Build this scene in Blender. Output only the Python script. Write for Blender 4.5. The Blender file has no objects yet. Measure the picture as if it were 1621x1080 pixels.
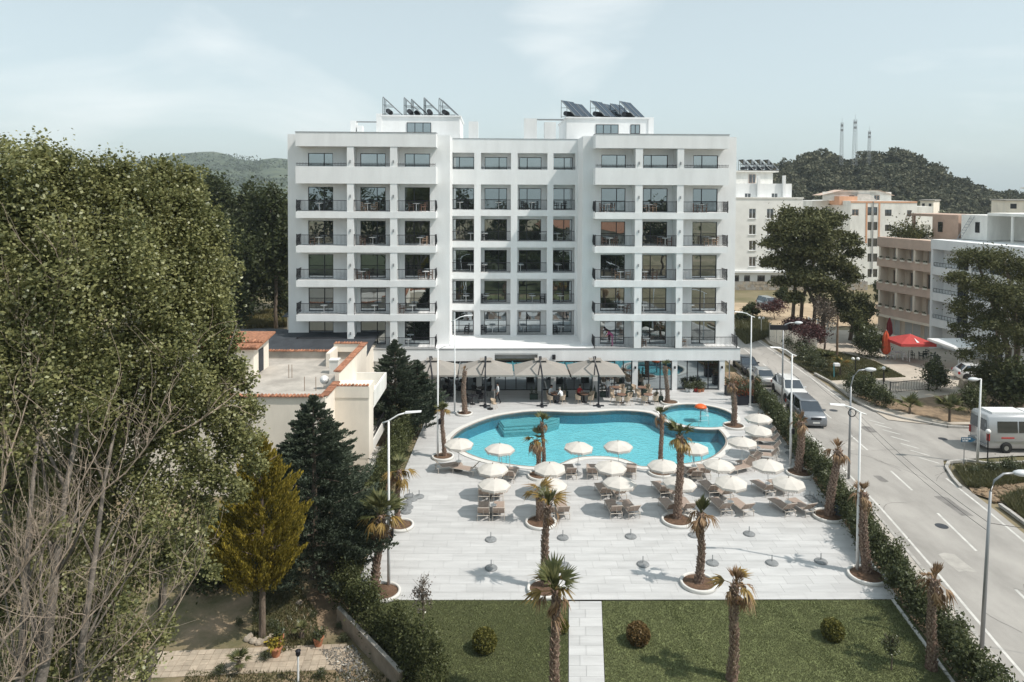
import bpy, bmesh, math, random
import numpy as np
from mathutils import Vector, Matrix
from mathutils.geometry import delaunay_2d_cdt
random.seed(7); RNG = np.random.default_rng(7)
SC = bpy.context.scene; COL = SC.collection
PI = math.pi
# ------------------------------------------------------------------ camera
F, CX, VP, H = 1100.0, 810.5, 333.0, 18.1          # focal length in photo pixels, principal point, eye height
TILT, ROLL = math.radians(1.7), 0.0045
r0 = Vector((1, 0, 0)); u0 = Vector((0, math.sin(TILT), math.cos(TILT))); FW = Vector((0, math.cos(TILT), -math.sin(TILT)))
RT = (r0 + ROLL * u0).normalized(); UP = (u0 - ROLL * r0).normalized()
CAM = Vector((0, 0, H))
cd = bpy.data.cameras.new('camera'); cam = bpy.data.objects.new('camera', cd); COL.objects.link(cam)
cd.sensor_width = 36; cd.lens = F / 1621 * 36; cd.shift_y = -(540 - VP) / 1621; cd.clip_start = 0.5; cd.clip_end = 9000
M = Matrix((RT, UP, -FW)).transposed().to_4x4(); M.translation = CAM; cam.matrix_world = M
SC.camera = cam
def ray(u, v): return (FW + RT * ((u - CX) / F) + UP * ((VP - v) / F))
# ------------------------------------------------------------------ light
SUN_EL = math.radians(54); sh = Vector((0.93, -0.37)).normalized()
SUN = Vector((sh.x * math.cos(SUN_EL), sh.y * math.cos(SUN_EL), math.sin(SUN_EL)))
ld = bpy.data.lights.new('sun', 'SUN'); ld.energy = 2.95; ld.angle = math.radians(0.5); ld.color = (1.0, 0.93, 0.85)
sun = bpy.data.objects.new('sun', ld); COL.objects.link(sun); sun.rotation_euler = SUN.to_track_quat('Z', 'Y').to_euler(); sun.location = (60, -30, 90)
W = bpy.data.worlds.new('World'); SC.world = W; W.use_nodes = True
nt = W.node_tree; nt.nodes.clear(); N = nt.nodes.new; L = nt.links.new
out = N('ShaderNodeOutputWorld'); bg = N('ShaderNodeBackground'); sky = N('ShaderNodeTexSky')
sky.sky_type = 'NISHITA'; sky.sun_disc = False; sky.sun_elevation = SUN_EL; sky.sun_rotation = math.atan2(sh.x, sh.y)
sky.altitude = 50; sky.air_density = 1.0; sky.dust_density = 1.6; sky.ozone_density = 1.5
hs = N('ShaderNodeHueSaturation'); hs.inputs['Saturation'].default_value = 0.50; hs.inputs['Value'].default_value = 1.0
L(sky.outputs[0], hs.inputs['Color'])
tintn = N('ShaderNodeMix'); tintn.data_type = 'RGBA'; tintn.blend_type = 'MULTIPLY'; tintn.inputs[0].default_value = 1.0
L(hs.outputs[0], tintn.inputs[6]); tintn.inputs[7].default_value = (0.97, 1.02, 1.0, 1)
tc = N('ShaderNodeTexCoord'); mp = N('ShaderNodeMapping'); mp.inputs['Scale'].default_value = (1.6, 1.0, 4.2); mp.inputs['Location'].default_value = (0.35, 0.2, 0.1)
L(tc.outputs['Generated'], mp.inputs[0])
cn = N('ShaderNodeTexNoise'); cn.inputs['Scale'].default_value = 1.5; cn.inputs['Detail'].default_value = 7; cn.inputs['Roughness'].default_value = 0.52; cn.inputs['Distortion'].default_value = 0.6
L(mp.outputs[0], cn.inputs['Vector'])
cr = N('ShaderNodeValToRGB'); cr.color_ramp.elements[0].position = 0.56; cr.color_ramp.elements[1].position = 0.80; cr.color_ramp.elements[0].color = (0, 0, 0, 1); cr.color_ramp.elements[1].color = (.55, .55, .55, 1)
def cloud_bank(u, v, c0, c1, amt):
    d_ = ray(u, v).normalized(); vm = N('ShaderNodeVectorMath'); vm.operation = 'DOT_PRODUCT'; L(tc.outputs['Generated'], vm.inputs[0]); vm.inputs[1].default_value = d_
    r_ = N('ShaderNodeMapRange'); r_.interpolation_type = 'SMOOTHSTEP'; r_.inputs[1].default_value = math.cos(math.radians(c0)); r_.inputs[2].default_value = math.cos(math.radians(c1)); r_.inputs[3].default_value = 0; r_.inputs[4].default_value = amt; L(vm.outputs['Value'], r_.inputs[0]); return r_.outputs[0]
def madd(a, b):
    m_ = N('ShaderNodeMath'); m_.operation = 'ADD'; L(a, m_.inputs[0]); L(b, m_.inputs[1]); return m_.outputs[0]
L(madd(madd(madd(cn.outputs['Fac'], cloud_bank(930, -10, 9, 1, .20)), cloud_bank(1560, 10, 11, 1, .15)), cloud_bank(90, 175, 7, 1, .07)), cr.inputs[0])
veil = N('ShaderNodeMix'); veil.data_type = 'RGBA'; veil.inputs[0].default_value = .62; L(tintn.outputs[2], veil.inputs[6]); veil.inputs[7].default_value = (2.95, 3.52, 3.62, 1)
cm = N('ShaderNodeMix'); cm.data_type = 'RGBA'; L(cr.outputs[0], cm.inputs[0]); L(veil.outputs[2], cm.inputs[6]); cm.inputs[7].default_value = (5.6, 5.75, 5.7, 1)
L(cm.outputs[2], bg.inputs[0]); bg.inputs[1].default_value = 0.15
L(bg.outputs[0], out.inputs[0])
vs = SC.view_settings; vs.view_transform = 'Standard'; vs.look = 'None'; vs.exposure = 0.46; vs.gamma = 1; vs.use_curve_mapping = False
SC.cycles.max_bounces = 8; SC.cycles.transparent_max_bounces = 12; SC.cycles.caustics_reflective = False; SC.cycles.caustics_refractive = False
SC.cycles.use_denoising = True
# ------------------------------------------------------------------ geometry from photo measurements
def G(u, v, z=0.0):
    d = ray(u, v); t = (z - H) / d.z; return CAM + d * t
def at(u, v, Y):
    d = ray(u, v); return CAM + d * (Y / d.y)
class Frame:                                         # a facade: x along it, y into the building, z up
    def __init__(s, ox, oy, ang): s.o = Vector((ox, oy, 0)); s.a = ang; s.ex = Vector((math.cos(ang), math.sin(ang), 0)); s.ey = Vector((-math.sin(ang), math.cos(ang), 0))
    def hp(s, u, v, d=0.0):
        r = ray(u, v); t = ((s.o + s.ey * d - CAM).dot(s.ey)) / r.dot(s.ey); p = CAM + r * t - s.o; return p.dot(s.ex), p.z
    def hx(s, u, d=0.0, v=380): return s.hp(u, v, d)[0]
    def hz(s, v, d=0.0, u=810): return s.hp(u, v, d)[1]
# ------------------------------------------------------------------ mesh helpers
class MB:
    def __init__(s): s.v = []; s.f = []; s.m = []
    def add(s, vs, fs, m=0):
        b = len(s.v); s.v += [tuple(p) for p in vs]; s.f += [tuple(i + b for i in f) for f in fs]; s.m += [m] * len(fs); return s
    def box(s, x0, x1, y0, y1, z0, z1, m=0):
        return s.add([(x0,y0,z0),(x1,y0,z0),(x1,y1,z0),(x0,y1,z0),(x0,y0,z1),(x1,y0,z1),(x1,y1,z1),(x0,y1,z1)],
                     [(0,3,2,1),(4,5,6,7),(0,1,5,4),(1,2,6,5),(2,3,7,6),(3,0,4,7)], m)
    def tube(s, pts, r, n=6, m=0, caps=True):
        pts = [Vector(p) for p in pts]; k = len(pts); rr = r if isinstance(r, (list, tuple)) else [r] * k
        vs = []
        for i, p in enumerate(pts):
            d = (pts[min(i + 1, k - 1)] - pts[max(i - 1, 0)]).normalized()
            a = d.orthogonal() if abs(d.z) > .95 or True else None
            ref = Vector((0, 0, 1)) if abs(d.z) < .9 else Vector((1, 0, 0))
            a = d.cross(ref).normalized(); b = d.cross(a)
            vs += [p + (a * math.cos(2 * PI * j / n) + b * math.sin(2 * PI * j / n)) * rr[i] for j in range(n)]
        fs = [(i*n+j, i*n+(j+1)%n, (i+1)*n+(j+1)%n, (i+1)*n+j) for i in range(k-1) for j in range(n)]
        if caps: fs += [tuple(range(n-1, -1, -1)), tuple((k-1)*n+j for j in range(n))]
        return s.add(vs, fs, m)
    def lathe(s, prof, n=16, c=(0,0,0), m=0, a0=0.0):
        vs = []
        for (r, z) in prof: vs += [(c[0] + r*math.cos(a0+2*PI*j/n), c[1] + r*math.sin(a0+2*PI*j/n), c[2] + z) for j in range(n)]
        fs = [(i*n+j, i*n+(j+1)%n, (i+1)*n+(j+1)%n, (i+1)*n+j) for i in range(len(prof)-1) for j in range(n)]
        if prof[0][0] > 1e-4: fs.append(tuple(range(n-1, -1, -1)))
        if prof[-1][0] > 1e-4: fs.append(tuple((len(prof)-1)*n+j for j in range(n)))
        return s.add(vs, fs, m)
    def prism(s, poly, z0, z1, m=0):
        n = len(poly); vs = [(p[0], p[1], z0) for p in poly] + [(p[0], p[1], z1) for p in poly]
        return s.add(vs, [tuple(range(n-1,-1,-1)), tuple(range(n, 2*n))] + [(i, (i+1)%n, n+(i+1)%n, n+i) for i in range(n)], m)
    def sphere(s, c, r, n=10, k=6, m=0, sz=1.0):
        return s.lathe([(max(1e-5, r*math.sin(PI*i/k)), -r*sz*math.cos(PI*i/k)) for i in range(k+1)], n, c, m)
    def xf(s, i0, mat):
        for i in range(i0, len(s.v)): s.v[i] = tuple(mat @ Vector(s.v[i]))
        return s
    def mesh(s, name, mats, smooth=False):
        me = bpy.data.meshes.new(name); me.from_pydata(s.v, [], s.f)
        for m in (mats if isinstance(mats, (list, tuple)) else [mats]): me.materials.append(m)
        if any(s.m): me.polygons.foreach_set('material_index', s.m)
        if smooth: me.polygons.foreach_set('use_smooth', [True] * len(s.f))
        me.update(); return me
    def build(s, name, mats, parent=None, smooth=False, kind=None, loc=None):
        return link(name, s.mesh(name, mats, smooth), parent, kind, loc)
def link(name, me, parent=None, kind=None, loc=None, rotz=None):
    o = bpy.data.objects.new(name, me); COL.objects.link(o)
    if parent is not None: o.parent = parent
    if kind: o['kind'] = kind
    if loc is not None: o.location = loc
    if rotz is not None: o.rotation_euler = (0, 0, rotz)
    return o
def tag(o, label, cat, group=None):
    o['label'] = label; o['category'] = cat
    if group: o['group'] = group
    return o
def thing(name, label, cat, loc=(0,0,0), rotz=0.0, group=None):
    o = link(name, None, None, None, loc, rotz); return tag(o, label, cat, group)
def dup(root, loc, rotz=0.0, label=None, group=None, scale=None):
    r = root.copy(); COL.objects.link(r); r.location = loc; r.rotation_euler = (0, 0, rotz)
    if label: r['label'] = label
    if group: r['group'] = group
    if scale: r.scale = (scale,) * 3
    for ch in KIDS(root):
        c = ch.copy(); COL.objects.link(c); c.parent = r
        for g in KIDS(ch):
            d = g.copy(); COL.objects.link(d); d.parent = c
    return r
def KIDS(o):                                          # children looked up once per prototype
    if o.name not in KIDS.c: KIDS.c[o.name] = list(o.children)
    return KIDS.c[o.name]
KIDS.c = {}
ORD = ['first', 'second', 'third', 'fourth', 'fifth', 'sixth', 'seventh', 'eighth', 'ninth', 'tenth', 'eleventh', 'twelfth', 'thirteenth', 'fourteenth', 'fifteenth', 'sixteenth', 'seventeenth', 'eighteenth', 'nineteenth', 'twentieth']
# ------------------------------------------------------------------ materials
def mat(name, col, rough=0.7, var=0.0, scale=3.0, bump=0.0, bscale=None, metal=0.0, spec=0.3, stretch=(1,1,1), col2=None, coord='pos', detail=5, rnd=0.0, lo=.35, hi=.65):
    m = bpy.data.materials.new(name); m.use_nodes = True; t = m.node_tree; nd = t.nodes.new; lk = t.links.new
    b = t.nodes['Principled BSDF']; b.inputs['Roughness'].default_value = rough; b.inputs['Metallic'].default_value = metal; b.inputs['Specular IOR Level'].default_value = spec
    b.inputs['Base Color'].default_value = (*col, 1)
    if var or bump or col2:
        if coord == 'pos': src = nd('ShaderNodeNewGeometry').outputs['Position']
        else: src = nd('ShaderNodeTexCoord').outputs['Object']
        mpn = nd('ShaderNodeMapping'); mpn.inputs['Scale'].default_value = stretch; lk(src, mpn.inputs[0])
    last = None
    if var or col2:
        n = nd('ShaderNodeTexNoise'); n.inputs['Scale'].default_value = scale; n.inputs['Detail'].default_value = detail; n.inputs['Roughness'].default_value = .62; lk(mpn.outputs[0], n.inputs['Vector'])
        r = nd('ShaderNodeValToRGB'); r.color_ramp.elements[0].position = lo; r.color_ramp.elements[1].position = hi
        c2 = col2 or tuple(c * (1 + var) for c in col); c1 = tuple(c * (1 - var) for c in col) if not col2 else col
        r.color_ramp.elements[0].color = (*c1, 1); r.color_ramp.elements[1].color = (*c2, 1); lk(n.outputs['Fac'], r.inputs[0]); last = r.outputs[0]
        lk(last, b.inputs['Base Color'])
    if rnd:
        oi = nd('ShaderNodeObjectInfo'); mr = nd('ShaderNodeMapRange'); mr.inputs[3].default_value = 1 - rnd; mr.inputs[4].default_value = 1 + rnd; lk(oi.outputs['Random'], mr.inputs[0])
        mx = nd('ShaderNodeMix'); mx.data_type = 'RGBA'; mx.blend_type = 'MULTIPLY'; mx.inputs[0].default_value = 1
        if last: lk(last, mx.inputs[6])
        else: mx.inputs[6].default_value = (*col, 1)
        lk(mr.outputs[0], mx.inputs[7]); lk(mx.outputs[2], b.inputs['Base Color'])
    if bump:
        n2 = nd('ShaderNodeTexNoise'); n2.inputs['Scale'].default_value = bscale or scale * 4; n2.inputs['Detail'].default_value = 4; lk(mpn.outputs[0], n2.inputs['Vector'])
        bp = nd('ShaderNodeBump'); bp.inputs['Strength'].default_value = bump; bp.inputs['Distance'].default_value = 0.05; lk(n2.outputs['Fac'], bp.inputs['Height']); lk(bp.outputs[0], b.inputs['Normal'])
    return m
def leafmat(name, c1, c2, c3=None, trans=0.3, gloss=0.06, rough=0.4):
    m = bpy.data.materials.new(name); m.use_nodes = True; t = m.node_tree; t.nodes.clear(); nd = t.nodes.new; lk = t.links.new
    a = nd('ShaderNodeAttribute'); a.attribute_name = 'tint'; r = nd('ShaderNodeValToRGB'); r.color_ramp.elements[0].color = (*c1, 1); r.color_ramp.elements[1].color = (*c2, 1)
    if c3:
        e = r.color_ramp.elements.new(0.93); e.color = (*c2, 1); r.color_ramp.elements[-1].color = (*c3, 1)
    lk(a.outputs['Fac'], r.inputs[0])
    d = nd('ShaderNodeBsdfDiffuse'); tr = nd('ShaderNodeBsdfTranslucent'); g = nd('ShaderNodeBsdfGlossy'); g.inputs['Roughness'].default_value = rough; g.inputs['Color'].default_value = (.9, .95, .9, 1)
    for n in (d, tr): lk(r.outputs[0], n.inputs['Color'])
    m1 = nd('ShaderNodeMixShader'); m1.inputs[0].default_value = trans; lk(d.outputs[0], m1.inputs[1]); lk(tr.outputs[0], m1.inputs[2])
    m2 = nd('ShaderNodeMixShader'); m2.inputs[0].default_value = gloss; lk(m1.outputs[0], m2.inputs[1]); lk(g.outputs[0], m2.inputs[2])
    o = nd('ShaderNodeOutputMaterial'); lk(m2.outputs[0], o.inputs[0]); return m
def glassmat(name, refl, tintc, dark, rough=0.012, wob=0.0):
    m = bpy.data.materials.new(name); m.use_nodes = True; t = m.node_tree; t.nodes.clear(); nd = t.nodes.new; lk = t.links.new
    d = nd('ShaderNodeBsdfDiffuse'); d.inputs['Color'].default_value = (*dark, 1); g = nd('ShaderNodeBsdfGlossy'); g.inputs['Roughness'].default_value = rough; g.inputs['Color'].default_value = (*tintc, 1)
    lw = nd('ShaderNodeLayerWeight'); lw.inputs['Blend'].default_value = 0.35; mr = nd('ShaderNodeMapRange'); mr.inputs[3].default_value = refl; mr.inputs[4].default_value = 0.95; lk(lw.outputs['Fresnel'], mr.inputs[0])
    if wob:
        ge = nd('ShaderNodeNewGeometry'); n = nd('ShaderNodeTexNoise'); n.inputs['Scale'].default_value = 0.9; n.inputs['Detail'].default_value = 1; lk(ge.outputs['Position'], n.inputs['Vector'])
        bp = nd('ShaderNodeBump'); bp.inputs['Strength'].default_value = wob; bp.inputs['Distance'].default_value = .02; lk(n.outputs['Fac'], bp.inputs['Height']); lk(bp.outputs[0], g.inputs['Normal'])
    mx = nd('ShaderNodeMixShader'); lk(mr.outputs[0], mx.inputs[0]); lk(d.outputs[0], mx.inputs[1]); lk(g.outputs[0], mx.inputs[2])
    o = nd('ShaderNodeOutputMaterial'); lk(mx.outputs[0], o.inputs[0]); return m
M_wall = mat('white_render', (.79, .80, .80), .85, var=.055, scale=.8, stretch=(1, 1, .22), bump=.05, bscale=25)
M_wall2 = mat('white_paint_worn', (.76, .75, .71), .85, var=.10, scale=.8, stretch=(1,1,.35))
M_cream = mat('cream_render', (.82, .755, .66), .85, var=.08, scale=.6, stretch=(1,1,.4))
M_beige = mat('beige_render', (.76, .66, .55), .85, var=.10, scale=.6, stretch=(1,1,.4))
M_brown = mat('brown_render', (.57, .43, .35), .85, var=.10, scale=.6)
M_orange = mat('orange_paint', (.64, .36, .23), .8, var=.1, scale=.8)
M_concrete = mat('concrete', (.36, .34, .31), .9, var=.22, scale=.9, bump=.2, bscale=14)
M_roofcon = mat('roof_concrete', (.42, .39, .35), .9, var=.22, scale=.6, bump=.2, bscale=14)
M_black = mat('black_metal', (.018, .018, .022), .45)
M_darkframe = mat('dark_aluminium', (.022, .024, .03), .4)
M_grey = mat('grey_metal', (.35, .36, .37), .45, metal=.6)
M_steel = mat('polished_steel', (.75, .77, .78), .15, metal=1.0)
M_white = mat('white_metal', (.78, .79, .79), .4, var=.03, scale=2)
M_glass = glassmat('window_glass', .50, (.70, .78, .82), (.006, .007, .009), wob=.25)
M_glass2 = glassmat('house_window_glass', .16, (.8, .85, .9), (.02, .02, .024), .03)
M_curtain = mat('curtain', (.55, .56, .55), .9, var=.1, scale=8, stretch=(4,4,.1))
M_tile = mat('travertine_tile', (.505, .505, .50), .55, var=.10, scale=.9, stretch=(.40, 2.8, 1), bump=.04, bscale=30, spec=.35, rnd=.045, detail=4)
M_grout = mat('grout', (.46, .46, .45), .9)
M_coping = mat('pool_coping', (.66, .65, .62), .6, var=.05, scale=2)
M_copedge = mat('coping_edge', (.30, .27, .24), .7, var=.15, scale=4)
M_road = mat('asphalt_pale', (.335, .318, .295), .9, var=.17, scale=.42, bump=.25, bscale=40, stretch=(1,.45,1), detail=9)
M_pave = mat('pavement_concrete', (.43, .40, .36), .9, var=.12, scale=.7, bump=.2, bscale=30, detail=8)
M_kerb = mat('kerb_stone', (.40, .385, .36), .85, var=.15, scale=2)
M_line = mat('road_paint', (.56, .55, .52), .8, var=.15, scale=2.5)
M_soil = mat('dry_soil', (.24, .175, .115), .95, var=.35, scale=1.2, bump=.7, bscale=9, detail=9)
M_soil2 = mat('pot_soil', (.13, .080, .052), .95, var=.35, scale=5, bump=.8, bscale=20)
M_field = mat('field', (.13, .12, .06), .95, col2=(.30, .24, .16), scale=.07, bump=.5, bscale=6, detail=10)
M_lawnbase = mat('lawn_soil', (.150, .170, .072), .95, var=.25, scale=2)
M_garden = mat('garden_ground', (.10, .10, .045), .95, col2=(.30, .225, .15), scale=.45, bump=.6, bscale=9, detail=9)
M_terra = mat('terracotta', (.33, .155, .09), .8, var=.3, scale=6)
M_pot = mat('clay_pot', (.42, .18, .10), .8, var=.15, scale=8)
M_dkroof = mat('dark_roofing', (.045, .05, .058), .7, var=.2, scale=1)
M_parasol = mat('cream_canvas', (.58, .55, .505), .85, var=.07, scale=1.3, bump=.05, bscale=60)
M_fringe = mat('tan_fringe', (.52, .42, .34), .9, var=.2, scale=30)
M_taupe = mat('taupe_canvas', (.315, .295, .27), .85, var=.04, scale=2)
M_sling = mat('lounger_sling', (.36, .285, .24), .7, var=.08, scale=6, bump=.1, bscale=80)
M_sling2 = mat('lounger_frame', (.55, .50, .44), .45)
M_basegrey = mat('cast_concrete', (.22, .23, .235), .85, var=.2, scale=7)
M_rattan = mat('rattan', (.46, .37, .28), .7, var=.15, scale=20)
M_darkchair = mat('brown_wood', (.20, .12, .085), .6, var=.2, scale=8)
M_trunk = mat('palm_trunk', (.10, .060, .045), .9, col2=(.30, .22, .17), scale=9, lo=.42, hi=.68, coord='obj')
M_stub = mat('palm_boot', (.16, .10, .075), .9, col2=(.50, .40, .32), scale=13, lo=.4, hi=.7, coord='obj')
M_bark = mat('bark', (.14, .11, .085), .95, var=.4, scale=4, bump=.8, bscale=18, stretch=(1,1,.3))
M_palebark = mat('pale_bark', (.20, .175, .15), .9, var=.35, scale=3, bump=.6, bscale=15)
M_twig = mat('bare_twig', (.37, .30, .235), .85, var=.25, scale=2)
M_orangecap = mat('orange_plastic', (.72, .13, .03), .4)
M_blue_sign = mat('sign_blue', (.03, .10, .17), .5)
M_red = mat('red_canvas', (.44, .060, .055), .8, var=.08, scale=3)
M_redorange = mat('red_orange_canvas', (.62, .11, .05), .8, var=.12, scale=4)
M_rubber = mat('rubber', (.02, .02, .02), .8)
M_stone = mat('rubble_stone', (.36, .31, .25), .9, var=.3, scale=3, bump=.7, bscale=9)
M_wood = mat('timber', (.22, .15, .10), .8, var=.2, scale=4)
M_solar = glassmat('solar_glass', .10, (.7, .8, .9), (.010, .012, .018), .05)
M_poplar = leafmat('poplar_leaf', (.088, .102, .036), (.355, .352, .150), (.48, .49, .30), .38, .035, .42)
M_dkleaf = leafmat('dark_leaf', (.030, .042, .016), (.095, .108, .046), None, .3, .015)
M_cedar = leafmat('cedar_needle', (.032, .046, .030), (.120, .145, .100), None, .15, .015)
M_gold = leafmat('golden_cypress', (.048, .054, .012), (.53, .41, .07), None, .25, .01)
M_pine = leafmat('pine_needle', (.048, .054, .022), (.165, .165, .078), None, .15, .01)
M_laurel = leafmat('laurel_leaf', (.036, .046, .016), (.125, .138, .060), (.20, .20, .13), .25, .03)
M_thuja = leafmat('thuja_leaf', (.036, .046, .018), (.135, .145, .062), None, .25, .01)
M_shrub = leafmat('shrub_leaf', (.035, .045, .018), (.12, .13, .055), None, .25, .05)
M_box = leafmat('topiary_leaf', (.055, .065, .018), (.22, .20, .055), None, .3, .01)
M_redleaf = leafmat('plum_leaf', (.045, .016, .018), (.13, .045, .045), None, .25, .05)
M_sapling = leafmat('sapling_leaf', (.05, .045, .03), (.19, .14, .11), (.3, .26, .22), .25, .08)
M_grass = leafmat('grass_blade', (.130, .146, .070), (.225, .240, .128), (.30, .27, .16), .4, .0)
M_weed = leafmat('weed_blade', (.055, .060, .022), (.17, .16, .075), (.30, .25, .15), .3, .03)
M_flower = leafmat('red_flower', (.25, .03, .015), (.50, .09, .03), None, .2, .03)
M_frondG = leafmat('green_frond', (.055, .065, .022), (.16, .16, .07), None, .25, .02)
M_frondY = leafmat('yellowing_frond', (.16, .11, .035), (.40, .27, .09), None, .25, .02)
M_frondB = leafmat('dry_frond', (.15, .085, .045), (.42, .29, .18), None, .25, .01)
M_wood2 = leafmat('wood_leaf', (.055, .062, .042), (.20, .195, .135), None, .1, .0)
# ------------------------------------------------------------------ foliage
def quads_mesh(name, P, size, m, aspect=.62, upb=0.0, axis=None, axb=0.0, tint=None, rng=RNG):
    n = len(P); P = np.asarray(P, dtype=np.float64)
    a = rng.normal(size=(n, 3)); 
    if axis is not None: a = a * (1 - axb) + np.asarray(axis) * axb * 1.7
    a /= np.linalg.norm(a, axis=1)[:, None] + 1e-9
    b = rng.normal(size=(n, 3)); 
    if upb: b[:, 2] *= (1 - upb); a[:, 2] *= (1 - upb * .6); a /= np.linalg.norm(a, axis=1)[:, None] + 1e-9
    b -= a * np.sum(a * b, 1)[:, None]; b /= np.linalg.norm(b, axis=1)[:, None] + 1e-9
    s = (size * rng.uniform(.65, 1.3, n))[:, None]
    V = np.stack([P - a * s * .5, P + b * s * .5 * aspect, P + a * s * .5, P - b * s * .5 * aspect], 1).reshape(-1, 3)
    me = bpy.data.meshes.new(name); me.vertices.add(4 * n); me.vertices.foreach_set('co', V.ravel()); me.loops.add(4 * n); me.loops.foreach_set('vertex_index', np.arange(4 * n, dtype=np.int32))
    me.polygons.add(n); me.polygons.foreach_set('loop_start', np.arange(0, 4 * n, 4, dtype=np.int32)); me.update(calc_edges=True)
    at_ = me.attributes.new('tint', 'FLOAT', 'FACE'); at_.data.foreach_set('value', np.clip(rng.beta(2, 2.2, n) if tint is None else tint, 0, 1).astype(np.float32))
    me.materials.append(m); return me
def blob_pts(blobs, n, clumps=40, cs=.16, shell=.55, rng=RNG):
    """leaf positions gathered into clumps spread through ellipsoids (cx,cy,cz,rx,ry,rz)"""
    B = np.array(blobs); vol = (B[:, 3] * B[:, 4] * B[:, 5]) ** .75; cnt = np.maximum(1, (vol / vol.sum() * n)).astype(int); out = []
    for bl, c in zip(B, cnt):
        d = rng.normal(size=(clumps, 3)); d /= np.linalg.norm(d, axis=1)[:, None]
        cc = d * (shell + (1 - shell) * rng.uniform(0, 1, clumps)[:, None]) * .92
        k = rng.integers(0, clumps, c); w = cs * rng.uniform(.6, 1.5, clumps)
        p = cc[k] + rng.normal(size=(c, 3)) * w[k][:, None]
        out.append(p * bl[3:6] + bl[:3])
    return np.concatenate(out)
def trunk_mb(base, top, r0_, r1_, limbs=(), n=8, bend=.15, seed=1):
    rg = random.Random(seed); mb = MB(); base = Vector(base); top = Vector(top); k = 6
    pts = [base.lerp(top, i / k) + Vector((rg.uniform(-bend, bend), rg.uniform(-bend, bend), 0)) * (1 if 0 < i < k else 0) for i in range(k + 1)]
    mb.tube(pts, [r0_ + (r1_ - r0_) * i / k for i in range(k + 1)], n)
    for (t, end, r) in limbs:
        s = base.lerp(top, t); e = Vector(end); mid = s.lerp(e, .5) + Vector((rg.uniform(-.3, .3), rg.uniform(-.3, .3), rg.uniform(0, .4)))
        mb.tube([s, mid, e], [r, r * .7, r * .3], 5)
    return mb
def tree(name, label, cat, loc, h, blobs, nleaf, leaf, m, bark=M_bark, tr=.25, group=None, clumps=40, cs=.16, shell=.5, aspect=.6, upb=.2, seed=1, ttop=.8, bend=.15, extra_trunks=()):
    root = thing(name, label, cat, loc, 0, group); rg = random.Random(seed)
    limbs = [(rg.uniform(.35, .8), (b[0], b[1], b[2]), tr * rg.uniform(.3, .5)) for b in blobs]
    mb = trunk_mb((0, 0, -.15), (blobs[0][0] * .3, blobs[0][1] * .3, h * ttop), tr, tr * .3, limbs, 8, bend, seed)
    for (x, y, tx, ty, tz, r) in extra_trunks: mb.tube([(x, y, -.15), ((x+tx)/2 + .2, (y+ty)/2, tz * .5), (tx, ty, tz)], [r, r * .8, r * .4], 7)
    mb.build('trunk', bark, root, True)
    link('crown', quads_mesh('crown', blob_pts(blobs, nleaf, clumps, cs, shell), leaf, m, aspect, upb), root)
    return root
def ico_blob(): pass
# ================================================================== SETTING
def sheet(name, poly, z, m, kind='structure', parent=None):
    mb = MB(); mb.add([(p[0], p[1], z) for p in poly], [tuple(range(len(poly)))]); o = mb.build(name, m, parent)
    if parent is None: o['kind'] = kind
    return o
def smooth_loop(pts, k=5):
    n = len(pts); o = []
    for i in range(n):
        p0, p1, p2, p3 = pts[i-1], pts[i], pts[(i+1) % n], pts[(i+2) % n]
        for j in range(k):
            t = j / k; o.append(.5 * ((2*p1) + (p2-p0)*t + (2*p0-5*p1+4*p2-p3)*t*t + (3*p1-p0-3*p2+p3)*t**3))
    return o
def offset_loop(pts, d):
    n = len(pts); o = []
    for i in range(n):
        t = (pts[(i+1) % n] - pts[i-1]).normalized(); o.append(pts[i] + Vector((t.y, -t.x)) * d)
    return o
def area(p): return .5 * sum(p[i-1].x * p[i].y - p[i].x * p[i-1].y for i in range(len(p)))
# ---- pools
POOL = [(716,697),(721,689),(731,681),(745,674),(762,667),(782,660.5),(805,656),(838,652),(872,652),(905,653.2),(940,652.6),(975,650.5),(1005,651.5),(1028,654.5),(1040,660),
        (1052,667),(1072,672),(1100,675),(1125,675.8),(1137,680.5),(1146,691),(1148.5,699),(1145,707.5),(1133,719),(1113,728.5),(1085,733.5),(1050,737.3),(1016,738),(1004,733),(988,727),(968,723.2),(944,722),(920,723.2),(902,727.5),(886,734),(868,738),(838,738),(806,734.5),(772,728),(745,719),(727,708)]
pc = G(1104.5, 658.6); PC = Vector((pc.x, pc.y)); PR = 2.85
pool = smooth_loop([Vector((p.x, p.y)) for p in (G(*q, .03) for q in POOL)], 4)
pool = [p if (p - PC).length > PR + .48 else PC + (p - PC).normalized() * (PR + .48) for p in pool]
if area(pool) < 0: pool.reverse()
kid = [PC + Vector((math.cos(2*PI*i/56), math.sin(2*PI*i/56))) * PR for i in range(56)]
def ringmesh(name, inner, outer, z, m, drop=.3, parent=None):
    n = len(inner); mb = MB(); vs = [(p.x, p.y, z) for p in inner] + [(p.x, p.y, z) for p in outer] + [(p.x, p.y, z - drop) for p in inner] + [(p.x, p.y, z - drop) for p in outer]
    fs = []
    for i in range(n):
        j = (i + 1) % n; fs += [(i, n+i, n+j, j), (n+i, 3*n+i, 3*n+j, n+j), (j, 2*n+j, 2*n+i, i)]
    return mb.add(vs, fs).build(name, m, parent, kind=None if parent else 'structure')
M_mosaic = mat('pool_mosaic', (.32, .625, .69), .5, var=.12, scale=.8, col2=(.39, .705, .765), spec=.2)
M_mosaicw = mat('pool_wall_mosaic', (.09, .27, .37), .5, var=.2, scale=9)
M_step = mat('pool_step_stone', (.21, .43, .47), .6, var=.2, scale=6, stretch=(.3, 3, 1))
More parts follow.
